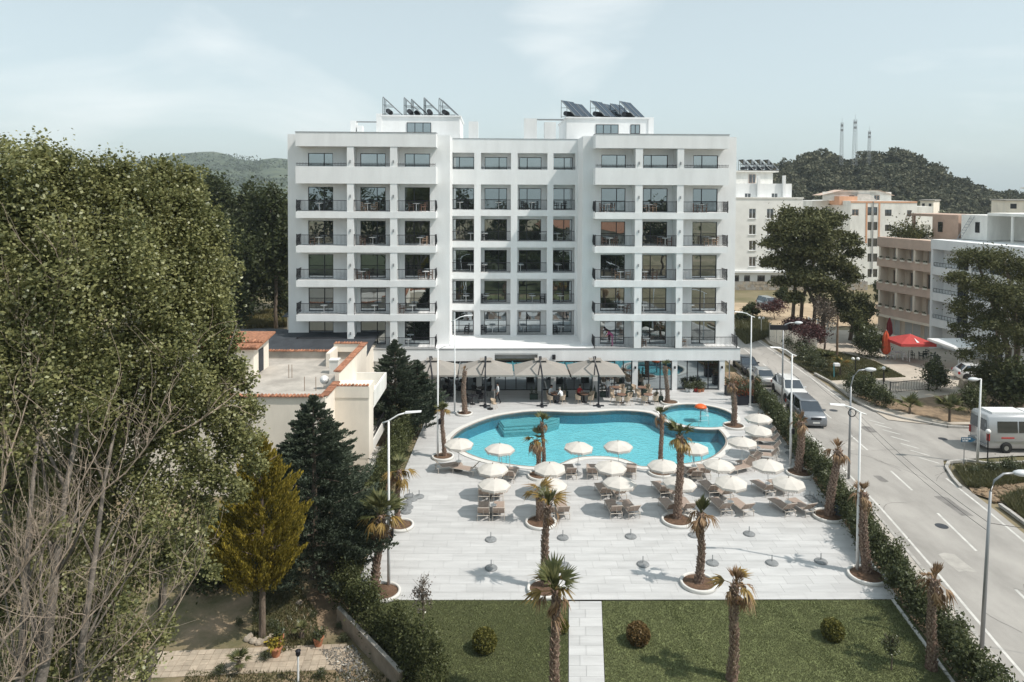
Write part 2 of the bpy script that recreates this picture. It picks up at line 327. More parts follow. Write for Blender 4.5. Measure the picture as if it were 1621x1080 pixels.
def basin(loop, depth, name, label):
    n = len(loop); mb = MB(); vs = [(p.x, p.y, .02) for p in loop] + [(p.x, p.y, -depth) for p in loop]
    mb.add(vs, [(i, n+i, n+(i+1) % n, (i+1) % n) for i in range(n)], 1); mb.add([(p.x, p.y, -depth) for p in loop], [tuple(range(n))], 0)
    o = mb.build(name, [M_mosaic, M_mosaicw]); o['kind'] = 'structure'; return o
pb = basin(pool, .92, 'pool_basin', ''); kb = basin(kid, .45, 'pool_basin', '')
# submerged steps at the far left of the big pool
sp = [G(*q, .03) for q in ((789,661),(798,673.5),(850,670.5),(884,661),(886,654),(860,653.2),(838,653),(812,656))]
c = sum(sp, Vector()) / len(sp)
for i, z in enumerate((-.56, -.46, -.36)):
    q = [(p.x, p.y if p.y > c.y else p.y + .42 * i) for p in sp][::-1]; MB().prism(q, -.91 if i == 0 else z - .099, z).build('pool_step', M_step, pb)
# water: lets sunlight through, tinted, with a rippled mirror on top
wm = bpy.data.materials.new('pool_water'); wm.use_nodes = True; t = wm.node_tree; t.nodes.clear(); nd = t.nodes.new; lk = t.links.new
tr_ = nd('ShaderNodeBsdfTransparent'); tr_.inputs[0].default_value = (.70, .97, 1.0, 1); gl = nd('ShaderNodeBsdfGlossy'); gl.inputs['Roughness'].default_value = .03
fr = nd('ShaderNodeFresnel'); fr.inputs[0].default_value = 1.33; mx = nd('ShaderNodeMixShader'); ge = nd('ShaderNodeNewGeometry')
n1 = nd('ShaderNodeTexNoise'); n1.inputs['Scale'].default_value = 3.4; n1.inputs['Detail'].default_value = 4; mpw = nd('ShaderNodeMapping'); mpw.inputs['Rotation'].default_value = (0, 0, .6); mpw.inputs['Scale'].default_value = (1, 1.8, 1)
lk(ge.outputs['Position'], mpw.inputs[0]); lk(mpw.outputs[0], n1.inputs['Vector'])
bp = nd('ShaderNodeBump'); bp.inputs['Strength'].default_value = .65; bp.inputs['Distance'].default_value = .12; lk(n1.outputs['Fac'], bp.inputs['Height'])
for q in (gl, fr): lk(bp.outputs[0], q.inputs['Normal'])
lk(fr.outputs[0], mx.inputs[0]); lk(tr_.outputs[0], mx.inputs[1]); lk(gl.outputs[0], mx.inputs[2]); oo = nd('ShaderNodeOutputMaterial'); lk(mx.outputs[0], oo.inputs[0])
sheet('pool_water', [(p.x, p.y) for p in pool], -.09, wm); sheet('pool_water', [(p.x, p.y) for p in kid], -.07, wm)
ringmesh('pool_coping', pool, offset_loop(pool, .14), .045, M_copedge); ringmesh('pool_coping', offset_loop(pool, .14), offset_loop(pool, .52), .05, M_coping)
ringmesh('pool_coping', kid, offset_loop(kid, .12), .06, M_copedge); ringmesh('pool_coping', offset_loop(kid, .12), offset_loop(kid, .42), .066, M_coping)
# ---- terrace with tiles
TF, TB = 30.08, 62.1
ter = [Vector((-7.05, TF)), Vector((17.3, TF + .26)), Vector((19.2, 44.8)), Vector((21.0, 58.6)), Vector((21.6, TB + .7)), Vector((-6.6, TB - .1))]
hole1, hole2 = offset_loop(pool, .40), offset_loop(kid, .32)
def clip(poly, conv):                                     # Sutherland-Hodgman against a convex ccw polygon
    for i in range(len(conv)):
        a, b = conv[i-1], conv[i]; e = b - a; o = []
        for j in range(len(poly)):
            p, q = poly[j-1], poly[j]; sp_ = e.x*(p.y-a.y) - e.y*(p.x-a.x); sq = e.x*(q.y-a.y) - e.y*(q.x-a.x)
            if (sp_ >= 0) != (sq >= 0): o.append(p.lerp(q, sp_ / (sp_ - sq)))
            if sq >= 0: o.append(q)
        poly = o
        if len(poly) < 3: return []
    return poly
def cdt_minus(polys, holes):
    vs = []; fs = []
    for p in polys + holes: fs.append(list(range(len(vs), len(vs) + len(p)))); vs += [Vector((q.x, q.y)) for q in p]
    V, E, Fc, _, _, of = delaunay_2d_cdt(vs, [], fs, 1, 1e-5, True); nh = len(polys)
    return V, [f for f, o in zip(Fc, of) if o and max(o) < nh]
gd = [Vector(q) for q in ((-2500, -300), (2500, -300), (2500, 5200), (-2500, 5200))]; V, Fc = cdt_minus([gd], [offset_loop(pool, .02), offset_loop(kid, .02)]); MB().add([(p.x, p.y, -.14) for p in V], Fc).build('ground', M_field, kind='structure')
V, Fc = cdt_minus([ter], [hole1, hole2]); MBt = MB().add([(p.x, p.y, -.014) for p in V], Fc)
terrace = MBt.build('terrace', M_grout, kind='structure')
mb = MB(); mb.prism([(p.x, p.y) for p in ter], -.13, -.1); mb.f = mb.f[2:]; mb.m = mb.m[2:]; mb.build('terrace_edge', M_concrete, terrace)
TW, TD, JT = 1.2, .66, .009; rot = Matrix.Rotation(.008, 2); tiles = []
for r in range(int((TB - TF) / TD) + 3):
    for c in range(-8, 18):
        x0 = c * TW + (r % 3) * TW / 3; y0 = TF + r * TD
        q = [rot @ Vector((x, y - TF)) + Vector((0, TF)) for x, y in ((x0 + JT/2, y0 + JT/2), (x0 + TW - JT/2, y0 + JT/2), (x0 + TW - JT/2, y0 + TD - JT/2), (x0 + JT/2, y0 + TD - JT/2))]
        k = clip(q, ter)
        if len(k) >= 3 and abs(area(k)) > .03: tiles.append((y0, len(k) == 4 and abs(abs(area(k)) - (TW-JT)*(TD-JT)) < .01, k, q))
tiles.sort(key=lambda t_: t_[0]); solo = [t_ for t_ in tiles if t_[1]][:300]; ids = set(id(t_) for t_ in solo)
tm = MB().box(0, TW - JT, 0, TD - JT, -.03, 0); tm.f.pop(0); tm.m.pop(0); tme = tm.mesh('tile', M_tile)
for t_ in solo: o = link('tile', tme, terrace, None, (t_[3][0].x, t_[3][0].y, random.uniform(-.0012, .0012)), .008)
V, Fc = cdt_minus([t_[2] for t_ in tiles if id(t_) not in ids], [hole1, hole2])
M_tile2 = mat('travertine_tile_far', (.505, .505, .50), .55, var=.10, scale=.9, stretch=(.40, 2.8, 1), bump=.04, bscale=30, spec=.35, detail=4)
o = MB().add([(p.x, p.y, 0) for p in V], Fc).build('tile_field', M_tile2, terrace, kind='stuff')
# ---- lawn and path
pl0, pl1 = Vector((1.75, 20)), Vector((2.58, TF)); pr0, pr1 = Vector((2.95, 20)), Vector((4.02, TF))
path = sheet('path', [pl0, pr0, pr1, pl1], -.03, M_grout); rows = []
for r in range(0, 17):
    a, b = r / 17, (r + 1) / 17; l0, l1 = pl0.lerp(pl1, a), pl0.lerp(pl1, b); q0, q1 = pr0.lerp(pr1, a), pr0.lerp(pr1, b)
    mid = .5 if r % 2 else .32
    for s, e in ((0, mid), (mid, 1)):
        cs_ = [l0.lerp(q0, s), l0.lerp(q0, e), l1.lerp(q1, e), l1.lerp(q1, s)]; ce = sum(cs_, Vector((0, 0))) / 4
        cs_ = [p + (ce - p).normalized() * .007 for p in cs_]
        if cs_[2].y > 24: MB().prism([(p.x, p.y) for p in cs_], -.02, .0).build('tile', M_tile, path)
lawnL = [Vector((-6.4, TF + .06)), Vector((-1.6, 20)), pl0 + Vector((-.03, 0)), pl1 + Vector((-.03, .06))]
lawnR = [pr0 + Vector((.03, 0)), Vector((16.0, 20)), Vector((17.2, TF + .24)), pr1 + Vector((.03, .06))]
for q in (lawnL, lawnR): sheet('lawn', q, -.025, M_lawnbase)
def scatter(poly, n, rng=RNG):
    xs = [p.x for p in poly]; ys = [p.y for p in poly]; P = rng.uniform((min(xs), min(ys)), (max(xs), max(ys)), (n, 2)); ok = np.ones(n, bool); s = 1 if area(poly) > 0 else -1
    for i in range(len(poly)):
        a, b = poly[i-1], poly[i]; ok &= s * ((b.x-a.x)*(P[:,1]-a.y) - (b.y-a.y)*(P[:,0]-a.x)) >= 0
    return P[ok]
def blades(name, P, h, w, m, z=-.025, tint=None, spread=.45, rng=RNG, parent=None):
    n = len(P); an = rng.uniform(0, 2*PI, n); d = np.stack([np.cos(an), np.sin(an)], 1) * w; hh = h * rng.uniform(.6, 1.4, n); ln = rng.normal(0, spread, (n, 2)) * hh[:, None]
    V = np.zeros((n, 3, 3)); V[:, 0, :2] = P - d; V[:, 1, :2] = P + d; V[:, 2, :2] = P + ln; V[:, :2, 2] = z; V[:, 2, 2] = z + hh
    me = bpy.data.meshes.new(name); me.vertices.add(3*n); me.vertices.foreach_set('co', V.ravel()); me.loops.add(3*n); me.loops.foreach_set('vertex_index', np.arange(3*n, dtype=np.int32))
    me.polygons.add(n); me.polygons.foreach_set('loop_start', np.arange(0, 3*n, 3, dtype=np.int32)); me.update(calc_edges=True)
    a = me.attributes.new('tint', 'FLOAT', 'FACE'); a.data.foreach_set('value', np.clip(rng.beta(2, 2.2, n) if tint is None else tint, 0, 1).astype(np.float32)); me.materials.append(m)
    return link(name, me, parent, 'stuff')
def lawn_tint(P):
    x, y = P[:, 0], P[:, 1]; t_ = RNG.beta(2, 2.4, len(P)) * .55 + .2
    t_ += .14 * np.sin(x * .9 + 1.3 * np.sin(y * .7)) * np.sin(y * 1.1 + x * .4) + .10 * np.sin(x * 3.1 + y * 2.3) * np.sin(y * 3.7 - x)
    for (x0, k) in ((11.3, -.30), (13.3, -.30), (6.9, -.18)):        # worn wheel tracks
        t_ -= .60 * np.exp(-((x - (x0 + k * (30 - y) * -1.0)) / .22) ** 2)
    return t_ + .5 * (RNG.random(len(P)) < .03)
for q in (lawnL, lawnR):
    vis = [Vector((p.x, max(p.y, 24.6))) if p.y < 24.6 else p for p in q]; P = scatter(q, 230000); P = P[(P[:, 1] > 24.7) & (P[:, 1] < TF + .01 + (P[:, 0] + 7) * .0107)]; blades('grass', P, .045, .012, M_grass, tint=lawn_tint(P))
sheet('lawn', [(-110, -90), (15.5, -90), (15.5, 17.9), (-110, 17.9)], -.10, mat('reflection_dark_lawn', (.050, .060, .026), .95, var=.3, scale=.5))  # unseen dark lawn added behind the camera to darken the hotel glass reflections
# ---- road, pavements, kerbs
RD = [15, 20, 26, 32, 38.7, 46.85, 55.3, 71.9, 79, 100, 150]; RX = [20.9, 21.6, 22.3, 23.2, 24.1, 24.9, 25.6, 26.4, 26.7, 27.4, 29.2]
def rc(y): return float(np.interp(y, RD, RX))
ys = list(range(15, 150, 3))
rl = [(rc(y) - 3.5 - (.0 if y < 60 else 0), y) for y in ys]; rr_ = [(rc(y) + (3.5 if y > 54 or y < 46 else 3.5), y) for y in ys]
sheet('road', rl + rr_[::-1], -.05, M_road)
sheet('side_road', [(28.2, 44.6), (29.2, 46.4), (34.9, 47.3), (90, 50), (90, 57), (34, 53.0), (31.5, 54.2), (29.0, 59.5)], -.046, M_road)
def strip(name, xo, y0, y1, w, z, m, step=2.0, parent=None):
    mb = MB(); n = max(1, int((y1 - y0) / step)); pts = []
    for i in range(n + 1):
        y = y0 + (y1 - y0) * i / n; pts += [(rc(y) + xo - w/2, y, z), (rc(y) + xo + w/2, y, z)]
    return mb.add(pts, [(2*i, 2*i+1, 2*i+3, 2*i+2) for i in range(n)]).build(name, m, parent, kind=None if parent else 'structure')
strip('road_marking', -2.95, 15, 140, .13, -.044, M_line); strip('road_marking', 3.0, 15, 43.5, .13, -.044, M_line); strip('road_marking', 2.95, 60, 140, .13, -.044, M_line)
for (ya, yb) in ((28.2, 31.2), (34.6, 38.7), (41.7, 44.6), (48.2, 51.4), (55.0, 58.6), (62.5, 65.5), (69.5, 72.5), (76.5, 79.5), (84, 87), (92, 95), (100, 103)): strip('road_marking', 0, ya, yb, .13, -.044, M_line)
for (u, v) in ((1387,668),(1398,675),(1411,684),(1425,695),(1440,706),(1456,717),(1471,729)):
    p = G(u, v, -.042); mb = MB(); mb.add([(p.x - .45, p.y + .5, -.041), (p.x - .3, p.y + .5, -.041), (p.x + .45, p.y - .5, -.041), (p.x + .3, p.y - .5, -.041)], [(0, 3, 2, 1)]); mb.build('road_marking', M_line, kind='structure')
M_patch = mat('asphalt_patch', (.20, .19, .18), .92, var=.2, scale=1.5, bump=.3, bscale=40); M_patch2 = mat('asphalt_patch_pale', (.40, .38, .35), .92, var=.15, scale=1.5, bump=.3, bscale=40)
for i, (dx, y, w_, l_, m_) in enumerate(((-1.6, 33.5, .9, 1.6, M_patch2), (1.4, 39.5, .7, 2.4, M_patch), (-.8, 49, 1.1, 1.5, M_patch2), (1.9, 52.5, .8, 1.2, M_patch), (-2.0, 62, .9, 2.2, M_patch), (1.2, 68, 1.2, 1.8, M_patch2), (2.1, 30.2, .8, 1.3, M_patch), (-1.2, 43.4, .5, .9, M_patch))):
    c = Vector((rc(y) + dx, y)); q = [(c.x + sx * w_/2 * random.uniform(.8, 1.15), c.y + sy * l_/2 * random.uniform(.8, 1.15)) for sx, sy in ((-1,-1),(0,-1.1),(1,-1),(1.1,0),(1,1),(0,1.05),(-1,1),(-1.05,.1))]; sheet('road_patch', q, -.0455 + .0002 * i, m_)
for dx, y in ((-.5, 37.2), (1.0, 57.0), (-1.1, 73.0), (6.5, 50.5)):
    c = (rc(y) + dx, y); cv = link('drain_cover', MB().lathe([(.001, .004), (.30, .004), (.33, -.004)], 20).mesh('drain_cover', M_dkroof), None, 'structure', (c[0], c[1], -.046))
ck = MB(); rg_ = random.Random(3)
for k in range(26):
    x, y = rg_.uniform(-3, 3.2), rg_.uniform(27, 82); a = rg_.uniform(0, PI) if k % 3 else PI/2 + rg_.uniform(-.1, .1); pts = []
    for i in range(rg_.randint(5, 12)): pts.append(Vector((rc(y) + x, y))); a += rg_.uniform(-.5, .5); x += math.cos(a) * .45; y += math.sin(a) * .45
    for p, q in zip(pts[:-1], pts[1:]):
        n_ = (q - p).normalized(); n_ = Vector((-n_.y, n_.x)) * rg_.uniform(.008, .02); ck.add([(p.x - n_.x, p.y - n_.y, -.0435), (q.x - n_.x, q.y - n_.y, -.0435), (q.x + n_.x, q.y + n_.y, -.0435), (p.x + n_.x, p.y + n_.y, -.0435)], [(0, 1, 2, 3)])
ck.build('road_cracks', M_patch, None, kind='stuff')
# left pavement between hedge and road
hedgeR = lambda y: float(np.interp(y, [15, 25.5, 30.3, 44.8, 58.6, 66], [16.6, 17.6, 18.2, 20.2, 21.9, 22.6]))
pv = MB()
for i, y in enumerate(ys): pv.add([(hedgeR(y) - .15, y, .03), (rc(y) - 3.62, y, .03)], [])
n = len(ys); k = [i for i, y in enumerate(ys) if y <= 66]; pv.f = [(2*i, 2*i+1, 2*i+3, 2*i+2) for i in k]; pv.m = [0] * len(pv.f); pv.build('pavement', M_pave, kind='structure')
def kerb_line(pts, h=.10, w=.16, z0=-.06, piece=1.0, label=None, m=M_kerb):
    me = MB().box(-w/2, w/2, 0, piece - .02, z0, h).mesh('kerb_stone', m); root = None
    for a, b in zip(pts[:-1], pts[1:]):
        a, b = Vector(a), Vector(b); L_ = (b - a).length; k = max(1, round(L_ / piece)); d = (b - a) / k; ang = math.atan2(-d.x, d.y)
        for i in range(k):
            p = a + d * i
            if root is None: root = link('kerb', me, None, 'structure', (p.x, p.y, 0), ang); r0p = p; R0 = ang
            else:
                o = link('kerb_stone', me, root); q = Matrix.Rotation(-R0, 2) @ (p - r0p); o.location = (q.x, q.y, 0); o.rotation_euler = (0, 0, ang - R0); o.scale = (1, L_ / k / piece, 1)
    return root
sb_ = MB(); [sb_.add([(hedgeR(y) - 1.75, y, -.03), (hedgeR(y) - .1, y, -.03)], []) for y in ys]; sb_.f = [(2*i, 2*i+1, 2*i+3, 2*i+2) for i in k]; sb_.m = [0] * len(sb_.f); sb_.build('soil_strip', M_soil, kind='structure')
kerb_line([(rc(y) - 3.55, y) for y in range(22, 68, 5)], h=.05)
kerb_line([(p.x, p.y) for p in (G(1290,592), G(1316,606), G(1345,628), G(1362,640), G(1385,651), G(1430,663), G(1500,676), G(1550,678), G(1640,684))], h=.12, w=.22)
kerb_line([(p.x, p.y) for p in (G(1640,731), G(1570,735), G(1530,729), G(1502,732), G(1498,740), G(1508,757), G(1521,772))], h=.10, w=.18)
kerb_line([(p.x, p.y) for p in (G(1583,800), G(1600,812), G(1640,842))], h=.12, w=.2)
kerb_line([(16.95, TF + .2), (16.45, 26), (16.0, 22)], h=.05, w=.12, m=M_coping)
# right block
M_plaza = mat('paved_court', (.47, .415, .35), .9, var=.12, scale=.5, bump=.2, bscale=20, detail=8); sheet('pavement', [(29.9, 54.6), (33, 53.4), (90, 57), (90, 78), (52, 78), (46, 90), (32, 90), (30.6, 82)], .0, M_plaza)
def pxpoly(l, z=0): return [Vector((p.x, p.y)) for p in (G(u, v, z) for u, v in l)]
lawnA = pxpoly([(1250,570),(1312,603),(1434,597),(1385,572),(1330,558),(1290,552)]); sheet('lawn', lawnA, .006, M_garden)
bed = pxpoly([(1355,628),(1390,642),(1440,655),(1500,668),(1560,668),(1621,655),(1621,628),(1540,620),(1430,634),(1372,620)]); sheet('soil_bed', bed, .006, M_soil)
sheet('soil_verge', pxpoly([(1512,740),(1530,735),(1580,740),(1700,736),(1760,900),(1600,800),(1540,780)]), -.02, M_soil)
sheet('soil_field', [(31, 86), (45, 93), (47, 91), (90, 88), (120, 112), (28.5, 112), (31.5, 90)], -.03, mat('bare_field', (.40, .31, .21), .95, var=.25, scale=.25, bump=.5, bscale=5, detail=9))
# left garden
sheet('garden_ground', [(-40, 18), (-4.0, 18), (-4.6, 25.6), (-7.1, 29.6), (-7.1, 62), (-60, 62)], -.05, M_garden)
sheet('soil_track', pxpoly([(470,965),(545,1010),(560,940),(560,880),(540,860),(515,900)]), -.042, M_soil)
gp = sheet('garden_path', pxpoly([(180,1040),(560,1028),(560,1050),(380,1058),(180,1072)]), -.04, mat('path_sand', (.36, .295, .225), .95, var=.2, scale=2))
slab = MB().box(0, .285, 0, .285, -.02, .006).mesh('paver', mat('garden_paver', (.40, .335, .26), .9, var=.15, scale=3, rnd=.12))
p0, p1 = G(215, 1052), G(555, 1037); d = (p1 - p0).normalized(); e = Vector((-d.y, d.x, 0)); ang = math.atan2(d.y, d.x)
for i in range(int((p1 - p0).length / .30)):
    for j in range(-2, 3):
        p = p0 + d * (.30 * i) + e * (.30 * j - .15); link('paver', slab, gp, None, (p.x, p.y, -.028 + random.uniform(-.006, .006)), ang + random.uniform(-.015, .015))
# gravel pile spill
gr = pxpoly([(505,1028),(560,1020),(600,1080),(560,1090),(520,1050)]); P = scatter(gr, 2500); Pz = np.column_stack([P, np.full(len(P), -.02)]); 
me = quads_mesh('gravel', Pz, .09, leafmat('gravel_stone', (.14, .13, .11), (.42, .40, .37)), .8); link('gravel', me, None, 'stuff')
# far hills
def hill(name, prof, Y, depth, m, seed, base=-2, rows=14):
    rg = np.random.default_rng(seed); us = [p[0] for p in prof]; vv = [p[1] for p in prof]; n = 90; mb = MB(); vs = []
    for j in range(rows + 1):
        f = j / rows; 
        for i in range(n + 1):
            u = us[0] + (us[-1] - us[0]) * i / n; p = at(u, float(np.interp(u, us, vv)), Y); hgt = p.z - base; Yd = Y - depth * (1 - f); a0 = (base - H) / (Y - depth); a1 = (p.z - H) / Y
            nz = sum(math.sin(i * a * .35 + j * b * .9 + c) / a for a, b, c in ((1, 1, .3), (2.3, 1.7, 1), (4.1, 2.9, 2)))
            vs.append((p.x * Yd / Y, Yd, H + Yd * (a0 + (a1 - a0) * f ** .8) + (nz * hgt * .025 * f * (1 - f) * 4 if f < 1 else 0)))
    n1_ = n + 1; fs = [(j*n1_+i, j*n1_+i+1, (j+1)*n1_+i+1, (j+1)*n1_+i) for j in range(rows) for i in range(n)]
    b = len(vs); vs += [(vs[rows*n1_+i][0], Y + depth, base) for i in range(n1_)]; fs += [(rows*n1_+i, rows*n1_+i+1, b+i+1, b+i) for i in range(n)]
    HILLS.append(np.array(vs[:rows * n1_])); return mb.add(vs, fs).build(name, m, None, True, 'structure')
HILLS = []
M_hill = mat('hill_scrub', (.040, .058, .034), .95, col2=(.095, .115, .068), scale=.03, bump=1.0, bscale=.12, detail=10, lo=.4, hi=.62)
M_hill2 = mat('wooded_slope', (.035, .042, .024), .95, var=.3, scale=.2, bump=1, bscale=.5)
hill('hill', [(-700,275),(-300,268),(0,276),(150,268),(240,252),(290,243),(320,240.5),(345,240),(362,246),(385,254),(402,256.5),(418,252),(432,250),(450,251),(470,256),(520,268),(620,285),(760,300)], 1500, 700, M_hill, 1)
PINEH = [(1130,300),(1170,284),(1215,266),(1228,257),(1250,252),(1275,241),(1292,235),(1308,231),(1322,240),(1345,248),(1365,240),(1385,236),(1405,238),(1432,236),(1450,244),(1472,252),(1500,271),(1530,288),(1565,297),(1600,302),(1680,309)]
hill('wooded_hill', [(u, v + 12) for u, v in PINEH], 320, 110, M_hill2, 3)
hv = HILLS[0]; hv = hv[hv[:, 1] > 1000]; k = RNG.integers(0, len(hv), 60000); P = hv[k] + RNG.normal(size=(60000, 3)) * (34, 26, 1.0); d2 = np.hypot((P[:, 0] / P[:, 1] * F + CX - 440) / 26, (P[:, 1] - 1230) / 90); P = P[(d2 > 1) & (RNG.random(len(P)) < .35 + .65 * (np.sin(P[:, 0] * .021 + 2) * np.sin(P[:, 1] * .017) > -.35))]
P[:, 2] += RNG.uniform(-2, 1.2, len(P)); link('hill_scrub', quads_mesh('hill_scrub', P, 5.0, leafmat('scrub_leaf', (.036, .050, .028), (.10, .125, .068), None, .1, .0), .7, .3), None, 'stuff')
# ================================================================== HOTEL
HF = Frame(0, 62.0, math.radians(1.7))
hotel = thing('hotel', 'large white six storey hotel with balconies and two projecting wings behind the pool', 'hotel', (HF.o.x, HF.o.y, 0), HF.a)
FL = [3.85 + 3.06 * k for k in range(6)]
WCACHE = {}
def window(parent, x, z, w, h, y, panes=2, fw=.06, door=None, fm=None, gm=None, depth=.07, split=None):
    fm = fm or M_darkframe; gm = gm or M_glass; key = (round(w, 2), round(h, 2), panes, fm.name, gm.name, split)
    if key not in WCACHE:
        mb = MB(); mb.box(0, w, 0, depth, 0, fw).box(0, w, 0, depth, h - fw, h).box(0, fw, 0, depth, fw, h - fw).box(w - fw, w, 0, depth, fw, h - fw)
        cuts = [fw] + ([split * w] if split else [w * i / panes for i in range(1, panes)]) + [w - fw]
        for c in cuts[1:-1]: mb.box(c - fw * .6, c + fw * .6, -.004, depth - .004, fw, h - fw)
        ps = []
        for a, b in zip(cuts[:-1], cuts[1:]): ps.append((a, MB().box(0, b - a, 0, .012, 0, h - 2 * fw).mesh('pane', gm)))
        WCACHE[key] = (mb.mesh('window', fm), ps)
    fme, ps = WCACHE[key]; o = link('window', fme, parent, None, (x, y, z))
    for a, pm in ps: link('pane', pm, o, None, (a, depth * .5, fw))
    return o
def wall_cells(mb, xs0, xs1, z0, z1, y, holes, rev, m=0):
    """front sheet of a wall with openings cut out and their reveals"""
    X = sorted({xs0, xs1, *[h_[0] for h_ in holes], *[h_[1] for h_ in holes]}); Z = sorted({z0, z1, *[h_[2] for h_ in holes], *[h_[3] for h_ in holes]})
    for a, b in zip(X[:-1], X[1:]):
        for c, d in zip(Z[:-1], Z[1:]):
            cx, cz = (a + b) / 2, (c + d) / 2
            if not any(h_[0] < cx < h_[1] and h_[2] < cz < h_[3] for h_ in holes): mb.add([(a, y, c), (b, y, c), (b, y, d), (a, y, d)], [(0, 1, 2, 3)], m)
    for (a, b, c, d) in holes:
        y2 = y + rev; mb.add([(a,y,c),(b,y,c),(b,y,d),(a,y,d),(a,y2,c),(b,y2,c),(b,y2,d),(a,y2,d)], [(0,4,5,1),(1,5,6,2),(2,6,7,3),(3,7,4,0)], m)
def railing(parent, pts, h=1.0, z=0, bars=.115, posts=True):
    """top and bottom rail plus bellied bars along a polyline"""
    top = MB(); bar = MB()
    for a, b in zip(pts[:-1], pts[1:]):
        a = Vector((*a, z)); b = Vector((*b, z)); d = b - a; L_ = d.length; ang = math.atan2(d.y, d.x); n = max(2, int(L_ / bars)); i0 = len(top.v)
        top.box(0, L_, -.022, .022, h - .045, h).box(0, L_, -.015, .015, .07, .10); top.xf(i0, Matrix.Translation(a) @ Matrix.Rotation(ang, 4, 'Z'))
        i0 = len(bar.v)
        for i in range(n + 1):
            x = L_ * i / n; w = .010
            bar.add([(x-w,-.01,.1),(x+w,-.01,.1),(x+w,.012,.1),(x-w,.012,.1),(x-w,-.07,.35),(x+w,-.07,.35),(x+w,-.045,.35),(x-w,-.045,.35),(x-w,-.01,h-.045),(x+w,-.01,h-.045),(x+w,.012,h-.045),(x-w,.012,h-.045)],
                    [(0,1,5,4),(1,2,6,5),(2,3,7,6),(3,0,4,7),(4,5,9,8),(5,6,10,9),(6,7,11,10),(7,4,8,11)])
        bar.xf(i0, Matrix.Translation(a) @ Matrix.Rotation(ang, 4, 'Z'))
    if posts:
        for p in (pts[0], pts[-1]) if len(pts) == 2 else pts[1:-1]: top.box(p[0]-.035, p[0]+.035, p[1]-.035, p[1]+.035, z, z + h + .06)
    o = top.build('railing', M_black, parent); bar.build('bars', M_black, o, kind='stuff'); return o
wallmb = MB(); WY, MY, DEEP = 1.5, 5.45, 17.0
ROOF = 21.85; BAYS = []                      # (tower word, bay word, x0, x1, y_front) for the furniture
def hx(u, d=0.0, v=380): return HF.hx(u, d, v)
def tower(word, pil0, s0, f1, f2, s1, pil1, wins, splits):
    x_p0, x_p1 = hx(pil0, WY), hx(pil1, WY); xs0, xs1 = hx(s0), hx(s1); fins = [(hx(a), hx(b)) for a, b in (f1, f2)]; holes = []
    for k in range(6):
        for (a, b), sp_ in zip(wins, splits):
            w0, w1 = hx(a, WY), hx(b, WY); hgt = 2.18; holes.append((w0, w1, FL[k] + .04, FL[k] + hgt)); window(hotel, w0, FL[k] + .04, w1 - w0, hgt - .04, WY + .08, split=sp_)
    wallmb_ = MB(); wall_cells(wallmb_, x_p0, x_p1, 3.3, 23.02, WY, holes, .2)
    zb_ = 3.3 if word == 'right wing' else 0
    wallmb_.add([(x_p0,WY,0),(x_p0,DEEP,0),(x_p0,DEEP,23.02),(x_p0,WY,23.02)], [(0,3,2,1)]).add([(x_p1,WY,zb_),(x_p1,DEEP,zb_),(x_p1,DEEP,23.02),(x_p1,WY,23.02)], [(0,1,2,3)])
    wallmb_.add([(x_p0,DEEP,0),(x_p1,DEEP,0),(x_p1,DEEP,23.02),(x_p0,DEEP,23.02)], [(0,3,2,1)])
    wallmb_.add([(x_p0,WY,23.02),(x_p1,WY,23.02),(x_p1,WY+.3,23.02),(x_p0,WY+.3,23.02)], [(0,1,2,3)]).add([(x_p0,WY+.3,ROOF),(x_p1,WY+.3,ROOF),(x_p1,DEEP,ROOF),(x_p0,DEEP,ROOF)], [(0,1,2,3)])
    wallmb_.add([(x_p0,WY+.3,ROOF),(x_p1,WY+.3,ROOF),(x_p1,WY+.3,23.02),(x_p0,WY+.3,23.02)], [(3,2,1,0)])
    wallmb_.build('wall', M_wall, hotel)
    for (a, b) in fins: MB().box(a, b, -.015, WY - .002, 3.86, ROOF - .02).build('pier', M_wall, hotel)
    for k in range(1, 5): MB().box(xs0, xs1, -.05, WY - .002, FL[k] - .58, FL[k]).build('balcony_slab', M_wall, hotel)
    mb = MB().box(xs0, xs1, -.05, WY - .002, FL[5] - .58, FL[5]).box(xs0, xs1, -.05, .11, FL[5] + .002, FL[5] + .93); mb.box(xs0, xs0 + .14, .112, WY - .002, FL[5] + .002, FL[5] + .93).box(xs1 - .14, xs1, .112, WY - .002, FL[5] + .002, FL[5] + .93); mb.build('balcony_parapet', M_wall, hotel)
    MB().box(xs0, xs1, -.05, WY - .002, ROOF, 23.1).build('roof_parapet', M_wall, hotel); MB().box(xs0 - .03, xs1 + .03, -.09, WY + .03, 23.105, 23.14).build('coping_sheet', M_grey, hotel)
    edges = [xs0] + [e for f_ in fins for e in f_] + [xs1]
    for b in range(3):
        a0, a1 = edges[2*b], edges[2*b+1]; BAYS.append((word, ('left', 'middle', 'right')[b], a0, a1, .1, WY, hx(wins[b][0], WY), hx(wins[b][1], WY)))
        for k in range(6):
            if k == 5: railing(hotel, [(a0 + .06, .04), (a1 - .06, .04)], .26, FL[5] + .93, .13, False); continue
            pts = [(a0 + .02, .05), (a1 - .02, .05)]
            if b == 0: pts = [(a0 + .05, WY - .05), (a0 + .05, .05), (a1 - .02, .05)]
            if b == 2: pts = [(a0 + .02, .05), (a1 - .05, .05), (a1 - .05, WY - .05)]
            if word == 'right wing' and b == 2 and k == 0: xe = hx(1169); pts = [(a0 + .02, .05), (xe, .05), (xe, WY - .05)]
            railing(hotel, pts, 1.0, FL[k])
    for (a, b) in fins:                                   # small wall lights on the piers
        for k in range(6): mb = MB().box((a+b)/2-.05, (a+b)/2+.05, -.09, -.017, FL[k]+1.25, FL[k]+1.5); mb.build('wall_light', M_grey, hotel)
    return x_p0, x_p1
